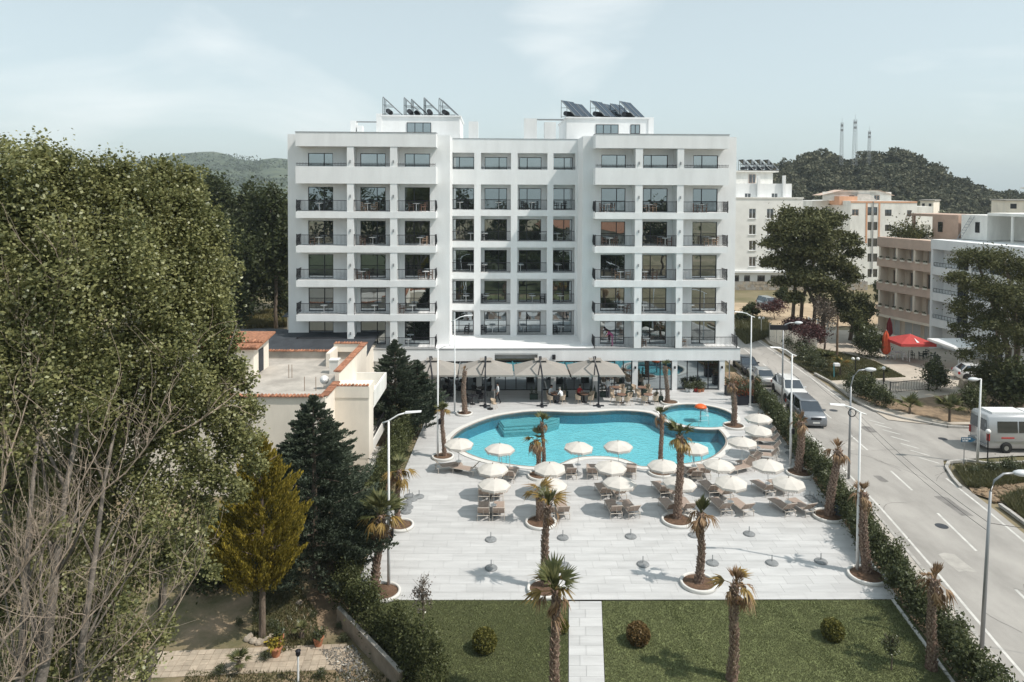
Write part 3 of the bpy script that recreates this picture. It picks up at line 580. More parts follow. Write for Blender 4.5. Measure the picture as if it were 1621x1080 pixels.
tl = tower('left wing', 456, 468.5, (549.5, 560), (617.5, 628.5), 690, 712, [(488, 527.5), (570.5, 610.5), (640.7, 680.5)], [.64, .66, .37])
trr = tower('right wing', 922, 941.5, (1005, 1016.5), (1071, 1081.5), 1152.5, 1164, [(951, 989.5), (1017.3, 1056), (1096, 1135)], [.64, .33, .36])
# middle block, set back
xm0, xm1 = tl[1], trr[0]; ops = [(hx(a, MY), hx(b, MY)) for a, b in ((713.5, 750.5), (761, 808.5), (819, 866), (875.5, 910))]; holes = []; back = []
for k in range(6):
    zb, zt = (FL[k] + .03, FL[k] + 2.5) if k < 5 else (FL[5] + .9, FL[5] + 2.5)
    holes += [(a, b, zb, zt) for a, b in ops]
mw = MB(); wall_cells(mw, xm0, xm1, 3.3, 23.0, MY, holes, 1.2); mw.add([(xm0,MY,23.0),(xm1,MY,23.0),(xm1,MY+.3,23.0),(xm0,MY+.3,23.0)], [(0,1,2,3)]).add([(xm0,MY+.3,ROOF),(xm1,MY+.3,ROOF),(xm1,DEEP,ROOF),(xm0,DEEP,ROOF)], [(0,1,2,3)])
wn = [(ops[0][0]+.05, ops[0][1]-.05, .33), (ops[1][0]+.35, ops[1][1]-.35, .64), (ops[2][0]+.2, ops[2][1]-.5, .36), (ops[3][0]+.02, ops[3][1]-.12, .58)]; wh = []
for k in range(6):
    for a, b, sp_ in wn: wh.append((a, b, FL[k] + .06, FL[k] + 2.15)); window(hotel, a, FL[k] + .06, b - a, 2.09, MY + 1.28, split=sp_)
wall_cells(mw, xm0, xm1, 3.3, 23.0 - 1.2, MY + 1.2, wh, .2); mw.build('wall', M_wall, hotel)
MB().box(xm0 + .02, xm1 - .02, MY - .04, MY + .34, 23.005, 23.04).build('coping_sheet', M_grey, hotel)
for k in range(6):
    for i, (a, b) in enumerate(ops):
        railing(hotel, [(a + .03, MY + .12), (b - .03, MY + .12)], 1.0 if k < 5 else .22, FL[k] + (.03 if k < 5 else .9), .115, False)
for i, (a, b) in enumerate(ops): BAYS.append(('middle block', ('first', 'second', 'third', 'fourth')[i], a, b, MY + .2, MY + 1.2, wn[i][0], wn[i][1]))
# ground floor: canopy slab, fascia, columns, shop glass
xg0, xg1 = hx(452, 0, 560), hx(1171.5, 0, 550); zt0 = 2.72
MB().box(tl[1] + .02, trr[0] - .02, -.03, MY - .01, 3.3, FL[0] - .01).build('canopy_roof', M_wall, hotel)
r0_, r1_ = hx(783, 0, 566), hx(851, 0, 566); mb = MB()
mb.box(xg0, r0_, -.06, .3, zt0, FL[0]).box(r1_, xg1, -.06, .3, zt0, FL[0]).box(r0_, r1_, -.06, .3, 3.42, FL[0]).box(r0_, r1_, .9, 1.0, zt0, 3.42); mb.build('fascia', M_wall, hotel)
mb = MB().box(xg0, tl[1] + .02, .3, WY + 2, 3.55, FL[0] - .005).box(trr[0] - .02, trr[1], .3, DEEP, 3.31, FL[0] - .005).box(trr[1] + .002, xg1, .3, WY + 2, 3.55, FL[0] - .005); mb.build('terrace_slab', M_wall, hotel)
MB().box(xg0 - .02, xg1 + .03, -.10, -.055, FL[0] - .06, FL[0] + .02).build('drip_edge', M_grey, hotel)
colpx = [(690, 696), (754, 762.5), (778, 783), (851, 857), (872, 880), (938.5, 946), (1001, 1009.5), (1064, 1072), (1139, 1147)]
cols = [(hx(a, 0, 600), hx(b, 0, 600)) for a, b in colpx]
for a, b in cols: MB().box(a, b, -.02, .42, 0, zt0 - .002).build('column', M_wall, hotel)
nps = [4, 1, 4, 1, 4, 4, 3, 4]
for (a, b), (c, d), n_ in zip(cols[:-1], cols[1:], nps): window(hotel, b + .002, .02, c - b - .004, zt0 - .03, .2, n_, .07)
MB().box(xg0 + .2, cols[0][0], .25, .5, 0, zt0).build('wall', M_wall, hotel); MB().box(cols[-1][1] - .25, cols[-1][1], .422, DEEP, 0, 3.308).build('wall', M_wall, hotel); MB().tube([(cols[-1][1] + .5, .2, 0), (cols[-1][1] + .5, .2, 3.5)], .05, 6).build('downpipe', M_grey, hotel)
for u in (1005.5, 1068, 1142.5): x = hx(u, 0, 587); MB().box(x - .07, x + .07, -.14, -.022, 2.0, 2.2).build('wall_light', M_black, hotel)
x = hx(876.5, 0, 570); MB().box(x - .14, x + .14, -.3, -.062, 2.9, 3.3).build('loudspeaker', M_black, hotel)
# roof rooms and chimneys
def rb(u0, u1, v, d, dep, name='roof_room', m=None, zb=ROOF, slab=False):
    a, z = HF.hp(u0, v, d); b, _ = HF.hp(u1, v, d); o = MB().box(a, b, d, d + dep, zb + .002, z).build(name, m or M_wall, hotel)
    if slab: MB().box(a - .12, b + .12, d - .12, d + dep, z + .002, z + .14).build('roof_slab', M_wall, o)
    return a, b, z, o
A = rb(604.5, 728, 184.5, 7, 8, slab=True); rb(595.5, 604.2, 180, 6.9, 1.2, 'chimney'); rb(554.5, 563, 191, 6, 1, 'chimney'); rb(565, 573, 199, 6, 1, 'chimney'); rb(742, 757, 192.5, 7, 1.2, 'chimney')
a, z = HF.hp(644, 210, 7); b, z2 = HF.hp(682.5, 194.5, 7); window(hotel, a, z, b - a, z2 - z, 6.94, 3)
B_ = rb(897, 1026, 187.5, 7, 8, slab=True); rb(1026.5, 1035, 186, 6.9, 1.2, 'chimney'); rb(830, 850, 187.5, 7, 1, 'chimney'); rb(862.5, 880, 193.5, 7, 1.2, 'chimney')
a, z = HF.hp(943, 212, 7); b, z2 = HF.hp(979, 197.5, 7); window(hotel, a, z, b - a, z2 - z, 6.94, 3); a, z = HF.hp(998, 212, 7); b, z2 = HF.hp(1013, 197.5, 7); window(hotel, a, z, b - a, z2 - z, 6.94, 2)
mb = MB(); a, z = HF.hp(563, 193, 6.3); b, _ = HF.hp(596, 193, 6.3); mb.box(a, b, 6.3, 6.45, z - .06, z + .06); a, z = HF.hp(849, 189.5, 7.3); b, _ = HF.hp(892, 189.5, 7.3); mb.box(a, b, 7.3, 7.6, z - .05, z + .08); mb.build('roof_pipe', M_grey, hotel)
def solar(label, u, v0, d, rot, zb, group='solar water heaters on the hotel roof', sc=1.0):
    x, z = HF.hp(u, v0, d); p = HF.o + HF.ex * x + HF.ey * d
    root = thing('solar_panel', label, 'solar panel', (p.x, p.y, zb), rot, group); root.scale = (sc,) * 3
    # collectors tilted: high edge at x=-, low edge at x=+
    for j in (-1, 1):
        mb = MB().box(0, 2.35, -.48, .48, 0, .07); mb.xf(0, Matrix.Translation((-.85, j * .5, 1.72)) @ Matrix.Rotation(math.radians(43), 4, 'Y')); c = mb.build('collector', M_solar, root)
        mb = MB().box(-.03, 2.38, -.5, -.465, -.01, .09).box(-.03, 2.38, .465, .5, -.01, .09); mb.xf(0, Matrix.Translation((-.85, j * .5, 1.72)) @ Matrix.Rotation(math.radians(43), 4, 'Y')); mb.build('collector_frame', M_grey, c)
    for y in (-.95, 0, .95): MB().tube([(-.85, y, 0), (-.85, y, 1.72)], .03, 4).tube([(-.85, y, .1), (.8, y, .1)], .025, 4).tube([(-.85, y, 1.0), (-.1, y, .98)], .02, 4).build('strut', M_black, root)
    MB().tube([(-.35, -.95, .42), (-.35, .95, .42)], .24, 10).build('tank', M_dkroof, root)
    return root
for i, (u, d, r_) in enumerate(((622, 8.0, 0), (655, 8.2, 0), (666, 9.4, 0), (686, 8.2, 0), (711, 8.4, -.12))): solar('tilted solar heater on the left roof room, %s from left' % ORD[i], u, 184, d, HF.a + r_, A[2] + .145)
for i, (u, d) in enumerate(((908, 8.2), (922, 10.2), (954, 8.2), (968, 10.2), (1000, 8.4), (985, 10.4))): solar('dark solar heater on the right roof room, %s of six' % ORD[i], u, 187, d, HF.a - .75, B_[2] + .145)
# balcony furniture
tb = MB(); tb.lathe([(.33, .70), (.335, .72), (.33, .735)], 14); TOPM = tb.mesh('table_top', M_white); tb = MB().tube([(0, 0, .05), (0, 0, .70)], .035, 6); COLM = tb.mesh('column', M_white)
tb = MB(); [tb.tube([(0, 0, .08), (.26 * math.cos(a), .26 * math.sin(a), .02)], .022, 5) for a in (.4, 1.97, 3.54, 5.11)]; FOOTM = tb.mesh('foot', M_white)
def chair_parts(m):
    s = MB().box(-.22, .22, -.22, .22, .40, .45).mesh('seat', m); b = MB(); b.box(-.22, .22, .2, .235, .74, .84).box(-.22, .22, .2, .235, .58, .66).box(-.22, -.18, .2, .235, .45, .84).box(.18, .22, .2, .235, .45, .84); b = b.mesh('backrest', m)
    l = MB().box(-.02, .02, -.02, .02, 0, .40).mesh('leg', m); a = MB().box(-.02, .02, -.2, .2, .62, .65).box(-.02, .02, -.2, -.16, .45, .62).mesh('armrest', m); return s, b, l, a
CHP = {'brown': chair_parts(M_darkchair), 'tan': chair_parts(mat('tan_wood', (.42, .29, .20), .6, var=.2, scale=8)), 'black': chair_parts(M_black)}
def bal_table(label, x, y, z):
    p = HF.o + HF.ex * x + HF.ey * y; t_ = thing('balcony_table', label, 'table', (p.x, p.y, z), HF.a, 'white balcony tables')
    link('table_top', TOPM, t_); link('column', COLM, t_); link('foot', FOOTM, t_)
def bal_chair(label, x, y, z, r, kind):
    p = HF.o + HF.ex * x + HF.ey * y; t_ = thing('balcony_chair', label, 'chair', (p.x, p.y, z), HF.a + r, 'balcony chairs'); s, b, l, a = CHP[kind]
    link('seat', s, t_); link('backrest', b, t_)
    for sx in (-.19, .19):
        link('armrest', a, t_, None, (sx, 0, 0))
        for sy in (-.19, .19): link('leg', l, t_, None, (sx, sy, 0))
# (wing, bay) -> per floor from the top furnished storey down: (table px, left chair px, right chair px, kind)
FUR = {('left wing', 'left'): [(505.5, 0, 0), (505, 494, 0), None, (512.5, 0, 0), (500, 485, 0)],
       ('left wing', 'middle'): [(582, 576, 592), (590, 574, 0), (573, 565, 581), (593, 0, 0), (588, 567, 0)],
       ('left wing', 'right'): [(659, 651, 669), (665, 0, 672), (674, 667, 681), (653, 632, 0), (646, 0, 0)],
       ('middle block', 'first'): [(728, 0, 737), (745, 0, 0), (749, 0, 0), (738, 0, 0), (0, 0, 739)],
       ('middle block', 'second'): [(789, 0, 0), (767, 764, 0), (767, 763, 0), (770, 764, 0), (780, 763, 0)],
       ('middle block', 'third'): [(841, 830, 848), (861, 0, 0), (823, 0, 0), (843, 0, 860), (829, 0, 0)],
       ('middle block', 'fourth'): [(886, 879, 893), (882, 0, 0), (884, 0, 0), (888, 0, 0), (889, 879, 0)],
       ('right wing', 'left'): [(961, 953, 969), (965, 957, 973), (983, 978, 995), (984, 0, 994), None],
       ('right wing', 'middle'): [(1027, 1020, 1034), (1053, 1045, 1060), (1021, 1016, 1037), (1020, 0, 0), (1025, 1014, 0)],
       ('right wing', 'right'): [(1109, 1101, 1115), (1127, 1119, 1133), (1083, 0, 0), (1095, 0, 0), (1089, 1080, 0)]}
FW_ = ['fifth', 'fourth', 'third', 'second', 'first']
for (wg, bay, a0, a1, yf, yb, _, _) in BAYS:
    for i, e in enumerate(FUR[(wg, bay)]):
        if not e: continue
        k = 4 - i; y = yf + .62 if 'wing' in wg else yf + .5; where = '%s, %s bay, %s balcony level up' % (wg, bay, FW_[i]); kd = 'black' if 'block' in wg else ('tan' if (i + len(bay)) % 3 == 0 else 'brown')
        z = FL[k] + (.004 if 'wing' in wg else .034)
        cl = lambda u: min(max(HF.hx(u, y), a0 + .35), a1 - .35)
        if 'block' in wg: MB().box(a0 + .01, a1 - .01, MY + .05, MY + 1.19, FL[k] + .0, FL[k] + .032).build('balcony_floor', M_wall, hotel) if k >= 0 else None
        if e[0]: bal_table('white pedestal table on the hotel, ' + where, cl(e[0]), y, z)
        if e[1]: bal_chair('%s chair left of its table, ' % kd + where, cl(e[1]), y + .1, z, PI/2 + random.uniform(-.5, .3), kd)
        if e[2]: bal_chair('%s chair right of its table, ' % kd + where, cl(e[2]), y + .1, z, -PI/2 + random.uniform(-.3, .5), kd)
# ================================================================== HOUSE ON THE LEFT
def obox(mb, a, b, w, z0, z1, m=0):                        # box wall between two plan points, width w to the left
    a, b = Vector(a), Vector(b); d = b - a; i0 = len(mb.v); mb.box(0, d.length, 0, w, z0, z1, m); mb.xf(i0, Matrix.Translation((a.x, a.y, 0)) @ Matrix.Rotation(math.atan2(d.y, d.x), 4, 'Z'))
hs_o = Vector((-15.6, 40.4)); house = thing('house', 'cream flat roofed house with terracotta tiled parapets behind the conifers', 'house', (hs_o.x, hs_o.y, 0))
def hl(x, y): return (x - hs_o.x, y - hs_o.y)
hx0, hx1, hy0, hy1, HR = -27.0, -10.9, 40.4, 52.0, 5.35
def hwin(x, z, w, h): return (x, x + w, z, z + h)
mb = MB(); q = [hwin(-16.4 - hs_o.x, 3.0, .9, 1.3), hwin(-20.4 - hs_o.x, 3.0, 1.2, 1.3), hwin(-14.2 - hs_o.x, .6, 1.1, 1.4)]
wall_cells(mb, hx0 - hs_o.x, hx1 - hs_o.x, -.1, 5.9, 0, q, .2)
mb.add([(hx1-hs_o.x,0,-.1),(hx1-hs_o.x,hy1-hy0,-.1),(hx1-hs_o.x,hy1-hy0,5.9),(hx1-hs_o.x,0,5.9)], [(0,1,2,3)]).add([(hx0-hs_o.x,0,-.1),(hx0-hs_o.x,hy1-hy0,-.1),(hx0-hs_o.x,hy1-hy0,5.9),(hx0-hs_o.x,0,5.9)], [(3,2,1,0)]).add([(hx0-hs_o.x,hy1-hy0,-.1),(hx1-hs_o.x,hy1-hy0,-.1),(hx1-hs_o.x,hy1-hy0,5.9),(hx0-hs_o.x,hy1-hy0,5.9)], [(3,2,1,0)])
mb.add([(hx0-hs_o.x,.2,HR),(hx1-hs_o.x-.2,.2,HR),(hx1-hs_o.x-.2,hy1-hy0-.2,HR),(hx0-hs_o.x,hy1-hy0-.2,HR)], [(0,1,2,3)], 1)
ins = [((hx0-hs_o.x, .2), (hx1-hs_o.x-.2, .2)), ((hx1-hs_o.x-.2, .2), (hx1-hs_o.x-.2, hy1-hy0-.2)), ((hx0-hs_o.x, hy1-hy0-.2), (hx1-hs_o.x-.2, hy1-hy0-.2))]
for a, b in ins: mb.add([(*a, HR), (*b, HR), (*b, 5.9), (*a, 5.9)], [(0,1,2,3)], 1)
mb.build('wall', [M_cream, M_roofcon], house)
for (x, _, z, _), w, h in zip(q, (.9, 1.2, 1.1), (1.3, 1.3, 1.4)): window(house, x, z, w, h, .1, 2, .06, fm=M_white, gm=M_glass2)
TILE_R = None
def tile_cap(a, b, z, parent, w=.46):                       # a row of half-round roof tiles along a parapet
    global TILE_R
    if TILE_R is None:
        m_ = MB(); n_ = 5; pr = [(math.cos(PI * i / n_) * .105, math.sin(PI * i / n_) * .085) for i in range(n_ + 1)]; vs = []
        for y, s in ((-.24, 1.0), (.24, .86)): vs += [(x * s, y, zz) for x, zz in pr]
        m_.add(vs, [(i, i+1, n_+2+i, n_+1+i) for i in range(n_)] + [tuple(range(n_, -1, -1)), tuple(range(n_+1, 2*n_+2))]); TILE_R = m_.mesh('tile', mat('roof_tile', (.32, .15, .09), .85, var=.3, scale=7, rnd=.35))
    a, b = Vector(a), Vector(b); L_ = (b - a).length; n_ = int(L_ / .21); d = (b - a) / n_; ang = math.atan2(d.y, d.x)
    for i in range(n_): 
        p = a + d * (i + .5); o = link('tile', TILE_R, parent, None, (p.x, p.y, z + random.uniform(-.008, .012)), ang + random.uniform(-.04, .04)); o.scale = (1, w / .48, 1)
par = MB().box(-.02, .02, 0, .01, 0, .01).build('parapet', M_cream, house); par.location = (0, 0, 5.9)
tile_cap(hl(hx0 + 6, hy0 + .1), hl(hx1 - .1, hy0 + .1), .01, par); tile_cap(hl(hx1 - .1, hy0 + .1), hl(hx1 - .1, hy0 + 3.1), .012, par)
# stepped upstand and bay on the right flank
fl = MB(); x1 = hx1 - hs_o.x
fl.box(x1 - .25, x1 + .02, 3.2, hy1 - hy0 + .02, 5.9, 6.5).box(x1 - 2.4, x1 - .26, hy1 - hy0 - .3, hy1 - hy0 + .02, 5.9, 6.5).box(x1 - 2.4, x1 - 2.1, hy1 - hy0 - 2.5, hy1 - hy0 - .31, HR, 6.3); fl.build('upstand', M_cream, house)
tile_cap((x1 - .12, 3.2), (x1 - .12, hy1 - hy0), .62, par); tile_cap((x1 - 2.4, hy1 - hy0 - .14), (x1 - .3, hy1 - hy0 - .14), .62, par); tile_cap((hx0 + 6 - hs_o.x, hy1 - hy0 - .1), (x1 - 2.5, hy1 - hy0 - .1), .01, par)
bay = MB().box(x1 + .0, x1 + 2.1, 2.2, 3.6, 1.4, 5.2).box(x1, x1 + 2.14, 2.15, 3.64, 5.2, 5.9); bay.build('bay', M_cream, house); tile_cap((x1 + .05, 2.3), (x1 + 2.1, 2.3), .02, par, .3)
MB().box(x1 + .02, x1 + 2.05, 2.22, 2.5, -.1, 1.4).build('bay_base', M_cream, house)
bl = MB(); bl.box(x1, x1 + 2.1, 3.65, 8.2, 4.1, 4.3).box(x1 + 2.0, x1 + 2.12, 3.65, 8.2, 4.3, 5.2).box(x1, x1 + 1.99, 8.08, 8.2, 4.3, 5.2); bl.build('balcony', M_wall2, house)
bl = MB(); bl.box(x1, x1 + 2.0, 3.65, 8.2, 1.2, 1.4).box(x1 + 1.9, x1 + 2.02, 3.65, 8.2, 1.4, 1.9).box(x1, x1 + 2.0, 3.7, 8.0, -.1, .0); bl.build('balcony', M_wall2, house)
railing(house, [(x1 + 1.96, 3.8), (x1 + 1.96, 8.1)], .55, 1.9, .3, False)
# stair hut on the roof
sx, sy = -21.7 - hs_o.x, 6.2; hut = MB().box(sx, sx + 4.3, sy, sy + 2.9, HR + .002, 7.3).build('stair_hut', M_cream, house)
MB().box(sx + 4.302, sx + 4.33, sy + .9, sy + 1.8, HR + .05, 7.0).build('door', M_dkroof, hut)
rf = MB(); rf.add([(sx - .3, sy - .4, 7.302), (sx + 4.7, sy - .4, 7.302), (sx + 4.7, sy + 3.2, 7.7), (sx - .3, sy + 3.2, 7.7), (sx - .3, sy - .4, 7.42), (sx + 4.7, sy - .4, 7.42), (sx + 4.7, sy + 3.2, 7.82), (sx - .3, sy + 3.2, 7.82)], [(0,3,2,1),(4,5,6,7),(0,1,5,4),(1,2,6,5),(2,3,7,6),(3,0,4,7)]); hr = rf.build('roof', M_terra, house)
tile_cap((sx - .3, sy - .2), (sx + 4.7, sy - .2), 7.45 - 5.9, par, .7); tile_cap((sx - .3, sy + 1.0), (sx + 4.7, sy + 1.0), 7.56 - 5.9, par, .7)
for (u, v) in ((457, 562), (462, 565), (482, 600), (500, 612)):
    p = at(u, v, 46.5 if v < 590 else 43.5); MB().tube([(p.x - hs_o.x, p.y - hs_o.y, HR), (p.x - hs_o.x, p.y - hs_o.y, HR + .9)], .02, 4).build('rebar', M_wood, house)
dp = at(513, 606, 44.0); dish = thing('satellite_dish', 'white satellite dish standing on the flat house roof', 'satellite dish', (dp.x, dp.y, HR), .6); dish.scale = (.72,) * 3
MB().lathe([(.02, 0), (.2, .03), (.36, .1), (.42, .15)], 14).xf(0, Matrix.Translation((0, 0, .75)) @ Matrix.Rotation(1.1, 4, 'X')).build('reflector', M_white, dish, True); MB().tube([(0, .05, 0), (0, .05, .8)], .03, 6).build('mast', M_grey, dish); MB().tube([(0, 0, .6), (0, -.5, .85)], .012, 4).build('arm', M_grey, dish)
wp = at(530, 579, 47.8); tnk = MB(); tnk.box(-.3, .3, -.3, .3, 0, .9); tnk.box(-.34, .34, -.34, .34, .902, .98); o = tnk.build('chimney_block', M_wall2, house); o.location = (wp.x - hs_o.x, wp.y - hs_o.y, HR)
# low dark roofed outbuilding behind the house
shed = thing('outbuilding', 'low outbuilding with dark grey sloping roof beside the hotel', 'building', (-19.5, 57.5, 0))
MB().box(-6, 7.2, 0, 12, -.1, 4.0).build('wall', M_cream, shed)
MB().add([(-6.4,-.6,3.9),(7.4,-.6,3.9),(7.4,6,5.1),(-6.4,6,5.1),(7.4,12.6,3.9),(-6.4,12.6,3.9)], [(0,1,2,3),(3,2,4,5)]).build('roof', M_dkroof, shed)
MB().box(-1.5, 7.3, 7.2, 12.0, 4.4, 6.2).build('upper_wall', M_beige, shed); MB().add([(-1.9,6.8,6.15),(7.4,6.8,6.15),(7.4,12.2,6.7),(-1.9,12.2,6.7)], [(0,1,2,3)]).build('upper_roof', M_dkroof, shed)
# ================================================================== BUILDINGS ON THE RIGHT
def frame_from(u0, u1, D0, D1):
    a = at(u0, 400, D0); b = at(u1, 400, D1); return Frame(a.x, a.y, math.atan2(b.y - a.y, b.x - a.x)), (b.xy - a.xy).length
def bl_thing(fr, name, label, cat='building'): return thing(name, label, cat, (fr.o.x, fr.o.y, 0), fr.a)
def pxwin(fr, par, u0, u1, v0, v1, d, holes=None, panes=2, fm=None, gm=None, sill=True, wm_=None, rec=.12):
    a, zt = fr.hp(u0, v0, d); b, zt2 = fr.hp(u1, v0, d); _, zb = fr.hp((u0+u1)/2, v1, d); zt = fr.hp((u0+u1)/2, v0, d)[1]
    if holes is not None: holes.append((a, b, zb, zt))
    o = window(par, a, zb, b - a, zt - zb, d + rec, panes, .07, fm=fm or M_white, gm=gm or M_glass2)
    if sill: MB().box(-.12, b - a + .12, -rec - .14, -rec + .01, -.10, -.002).build('sill', wm_ or M_wall, o)
    return o
def shell(mb, x0, x1, z0, z1, dep, m=0, top=True):
    mb.add([(x0,0,z0),(x0,dep,z0),(x0,dep,z1),(x0,0,z1)], [(0,1,2,3)][0:1], m); mb.add([(x1,0,z0),(x1,dep,z0),(x1,dep,z1),(x1,0,z1)], [(0,1,2,3)], m); mb.add([(x0,dep,z0),(x1,dep,z0),(x1,dep,z1),(x0,dep,z1)], [(0,1,2,3)], m)
    if top: mb.add([(x0,0,z1),(x1,0,z1),(x1,dep,z1),(x0,dep,z1)], [(0,1,2,3)], m)
# -- pale block straight behind the hotel's right edge
fr, w = frame_from(1120, 1271, 130, 130.7); WB = bl_thing(fr, 'apartment_block', 'pale apartment block with narrow paired windows right behind the hotel')
xr = fr.hx(1271, 0, 320); zt = fr.hz(314.5, 0, 1215); holes = []
for i, u in enumerate((1191.3, 1219.5, 1245)):
    for r in range(4):
        if i > 0 and r == 99: continue
        v = (330.5, 356, 381, 406.5)[r]; pxwin(fr, WB, u - 5.4, u + 5.4, v, v + 15.5, 0, holes, wm_=M_wall)
mb = MB(); ghol = []
for (u0, u1, v0, v1) in ((1160, 1170, 436, 450), (1178, 1187.5, 436, 450), (1199, 1211, 436, 453), (1220, 1244, 436, 448)): pxwin(fr, WB, u0, u1, v0, v1, 0, holes, 2, M_darkframe, sill=False)
z0 = fr.hz(457, 0, 1215); wall_cells(mb, 0, xr, z0, zt, 0, holes, .2); shell(mb, 0, xr, z0, zt, 14, 0); mb.build('wall', mat('pale_render', (.80, .795, .765), .85, var=.06, scale=.4), WB)
_, zc = fr.hp(1215, 429.5, 0); MB().box(0, xr + .15, -.5, -.002, zc - .25, zc + .12).build('cornice', M_wall, WB); MB().box(-.1, xr + .15, -.12, .4, zt + .002, zt + .25).build('roof_edge', M_wall2, WB)
a, z1 = fr.hp(1253.5, 291, 2); mb = MB(); h2 = []
for u0, u1 in ((1179, 1189), (1221.5, 1231.5)): pxwin(fr, WB, u0, u1, 306, 314, 2, h2, sill=False)
wall_cells(mb, 2, a, zt + .01, z1, 2, h2, .2); i0 = len(mb.v); shell(mb, 2, a, zt + .01, z1, 10); mb.xf(i0, Matrix.Translation((0, 2, 0))); mb.build('upper_storey', M_wall, WB)
a2, z2 = fr.hp(1223.5, 273, 4); mb = MB().box(3, a2, 4, 10, z1 + .002, z2).box(2.6, a2 + 1.0, 3.6, 10.4, z2 + .002, z2 + .3); mb.build('roof_room', M_wall2, WB); a, z = fr.hp(1185, 291, 4); b, zz = fr.hp(1196, 276, 4); window(WB, a, z + .1, b - a, zz - z - .1, 3.9, 2, fm=M_brown, gm=M_glass2)
for u in (1201.5, 1242): a, z = fr.hp(u, 283, 1.4); MB().box(a - .25, a + .25, 1.4, 1.9, zt + .3, z + .6).build('chimney', M_wall, WB)
for i, u in enumerate((1181, 1194, 1207, 1220)):
    x = fr.hx(u, 6, 265); p = fr.o + fr.ex * x + fr.ey * 6; solar('solar heater on the pale block beyond the hotel, %s from left' % ORD[i], 810, 184, 8, fr.a, z2 + .31, 'solar heaters on the pale block', 1.25).location = (p.x, p.y, z2 + .31)
rw = thing('stone_wall', 'rough stone retaining wall below the pale apartment block', 'wall', (fr.o.x, fr.o.y - 3.4, 0), fr.a); mb = MB()
for i in range(46):
    for r in range(3):
        x = i * .62 + (r % 2) * .3; mb.box(x + .02, x + .6, random.uniform(-.06, .03), .4, -.1 + r * .52, .40 + r * .52)
mb.build('stone_courses', M_stone, rw, kind='stuff'); MB().box(0, 29, .0, .5, -.1, 1.44).build('core', M_concrete, rw)
# -- white block with orange trim
fr, w = frame_from(1345, 1450, 135, 135.5); AB = bl_thing(fr, 'apartment_block', 'white apartment block with orange trim and dark windows behind the pines')
holes = []; z0 = -.1; x0 = 0; x1 = fr.hx(1450, 0, 400); zt = fr.hz(318.5, 0, 1390)
for (u0, u1, vs_) in ((1349, 1359.5, (331.5,)), (1373.5, 1380, (328, 351.5, 377.5, 401.5, 426)), (1382, 1389, (328, 351.5, 377.5, 401.5, 426)), (1401, 1411.5, (332, 356, 381, 406, 429)), (1436, 1443, (333, 357, 382))):
    for v in vs_: pxwin(fr, AB, u0, u1, v, v + (13 if u0 in (1373.5, 1382) else 10), 0, holes, 2 if u1 - u0 > 8 else 1, M_darkframe if u0 != 1349 else M_brown, sill=False)
pxwin(fr, AB, 1369, 1385, 451, 464, 0, holes, 3, M_darkframe, sill=False)
mb = MB(); wall_cells(mb, x0, x1, z0, zt, 0, holes, .2); shell(mb, x0, x1, z0, zt, 16); mb.build('wall', M_wall2, AB)
for u in (1371, 1391): a = fr.hx(u, 0, 380); MB().box(a - .16, a + .16, -.06, -.003, 8.0, zt - .1).build('trim', M_orange, AB)
a = fr.hx(1371, 0, 380); b = fr.hx(1391, 0, 380); MB().box(x0, x1, -.07, -.003, zt - .35, zt).build('trim', M_orange, AB)
a = fr.hx(1381, 0, 380); MB().tube([(a, -.12, 2), (a, -.12, zt)], .08, 5).build('downpipe', M_grey, AB)
fl_, _ = frame_from(1286, 1346, 146, 138.6); mb = MB(); a, z = fr.hp(1286, 318, 7); hL = []
for u in (1300, 1310, 1318.5): 
    for v in (331, 355): pxwin(fr, AB, u, u + 5, v, v + 8, 7, hL, 1, M_darkframe, sill=False)
wall_cells(mb, a, -.02, z0, z, 7, hL, .2); mb.add([(a,7,z),(-.02,7,z),(-.02,16,z),(a,16,z)], [(0,1,2,3)]).add([(a,7,z0),(a,16,z0),(a,16,z),(a,7,z)], [(0,1,2,3)]); mb.build('wing_wall', M_wall2, AB)
b, zz = fr.hp(1345, 312, 6); c, _ = fr.hp(1317, 318, 6); MB().box(c, b, 3, 8, z - .75, zz + .15).build('corner_block', M_orange, AB)
# roof storey with low gable
a, _ = fr.hp(1302, 310, 5); b, zr = fr.hp(1411, 309, 5); m_, zp = fr.hp(1362, 301.5, 5); mb = MB(); g2 = []
for (u0, u1) in ((1344, 1353), (1384, 1393)): pxwin(fr, AB, u0, u1, 309, 317, 5, g2, 2, M_brown, sill=False)
pxwin(fr, AB, 1359, 1377, 304, 308.5, 5, g2, 2, M_darkframe, sill=False); wall_cells(mb, a, b, zt, zr, 5, g2, .2); mb.add([(a,5,zr),(b,5,zr),(m_+3.5,5,zp),(m_-3.5,5,zp)], [(0,1,2,3)]); mb.build('gable_wall', M_wall2, AB)
rf = MB().add([(a-.5,4.5,zr-.1),(m_-3.6,4.5,zp+.1),(m_-3.6,8.5,zp+.1),(a-.5,8.5,zr-.1),(m_+3.6,4.5,zp+.1),(b+.5,4.5,zr-.1),(b+.5,8.5,zr-.1),(m_+3.6,8.5,zp+.1)], [(0,1,2,3),(1,4,7,2),(4,5,6,7)]); rf.build('roof', M_brown, AB)
p = fr.hp(1368, 312, 4.5); MB().add([(p[0]-2.2, 3.4, p[1]-.8), (p[0]+2.2, 3.4, p[1]-.8), (p[0]+1.2, 4.8, p[1]+.6), (p[0]-1.2, 4.8, p[1]+.6)], [(0,1,2,3)]).build('skylight_roof', M_concrete, AB)
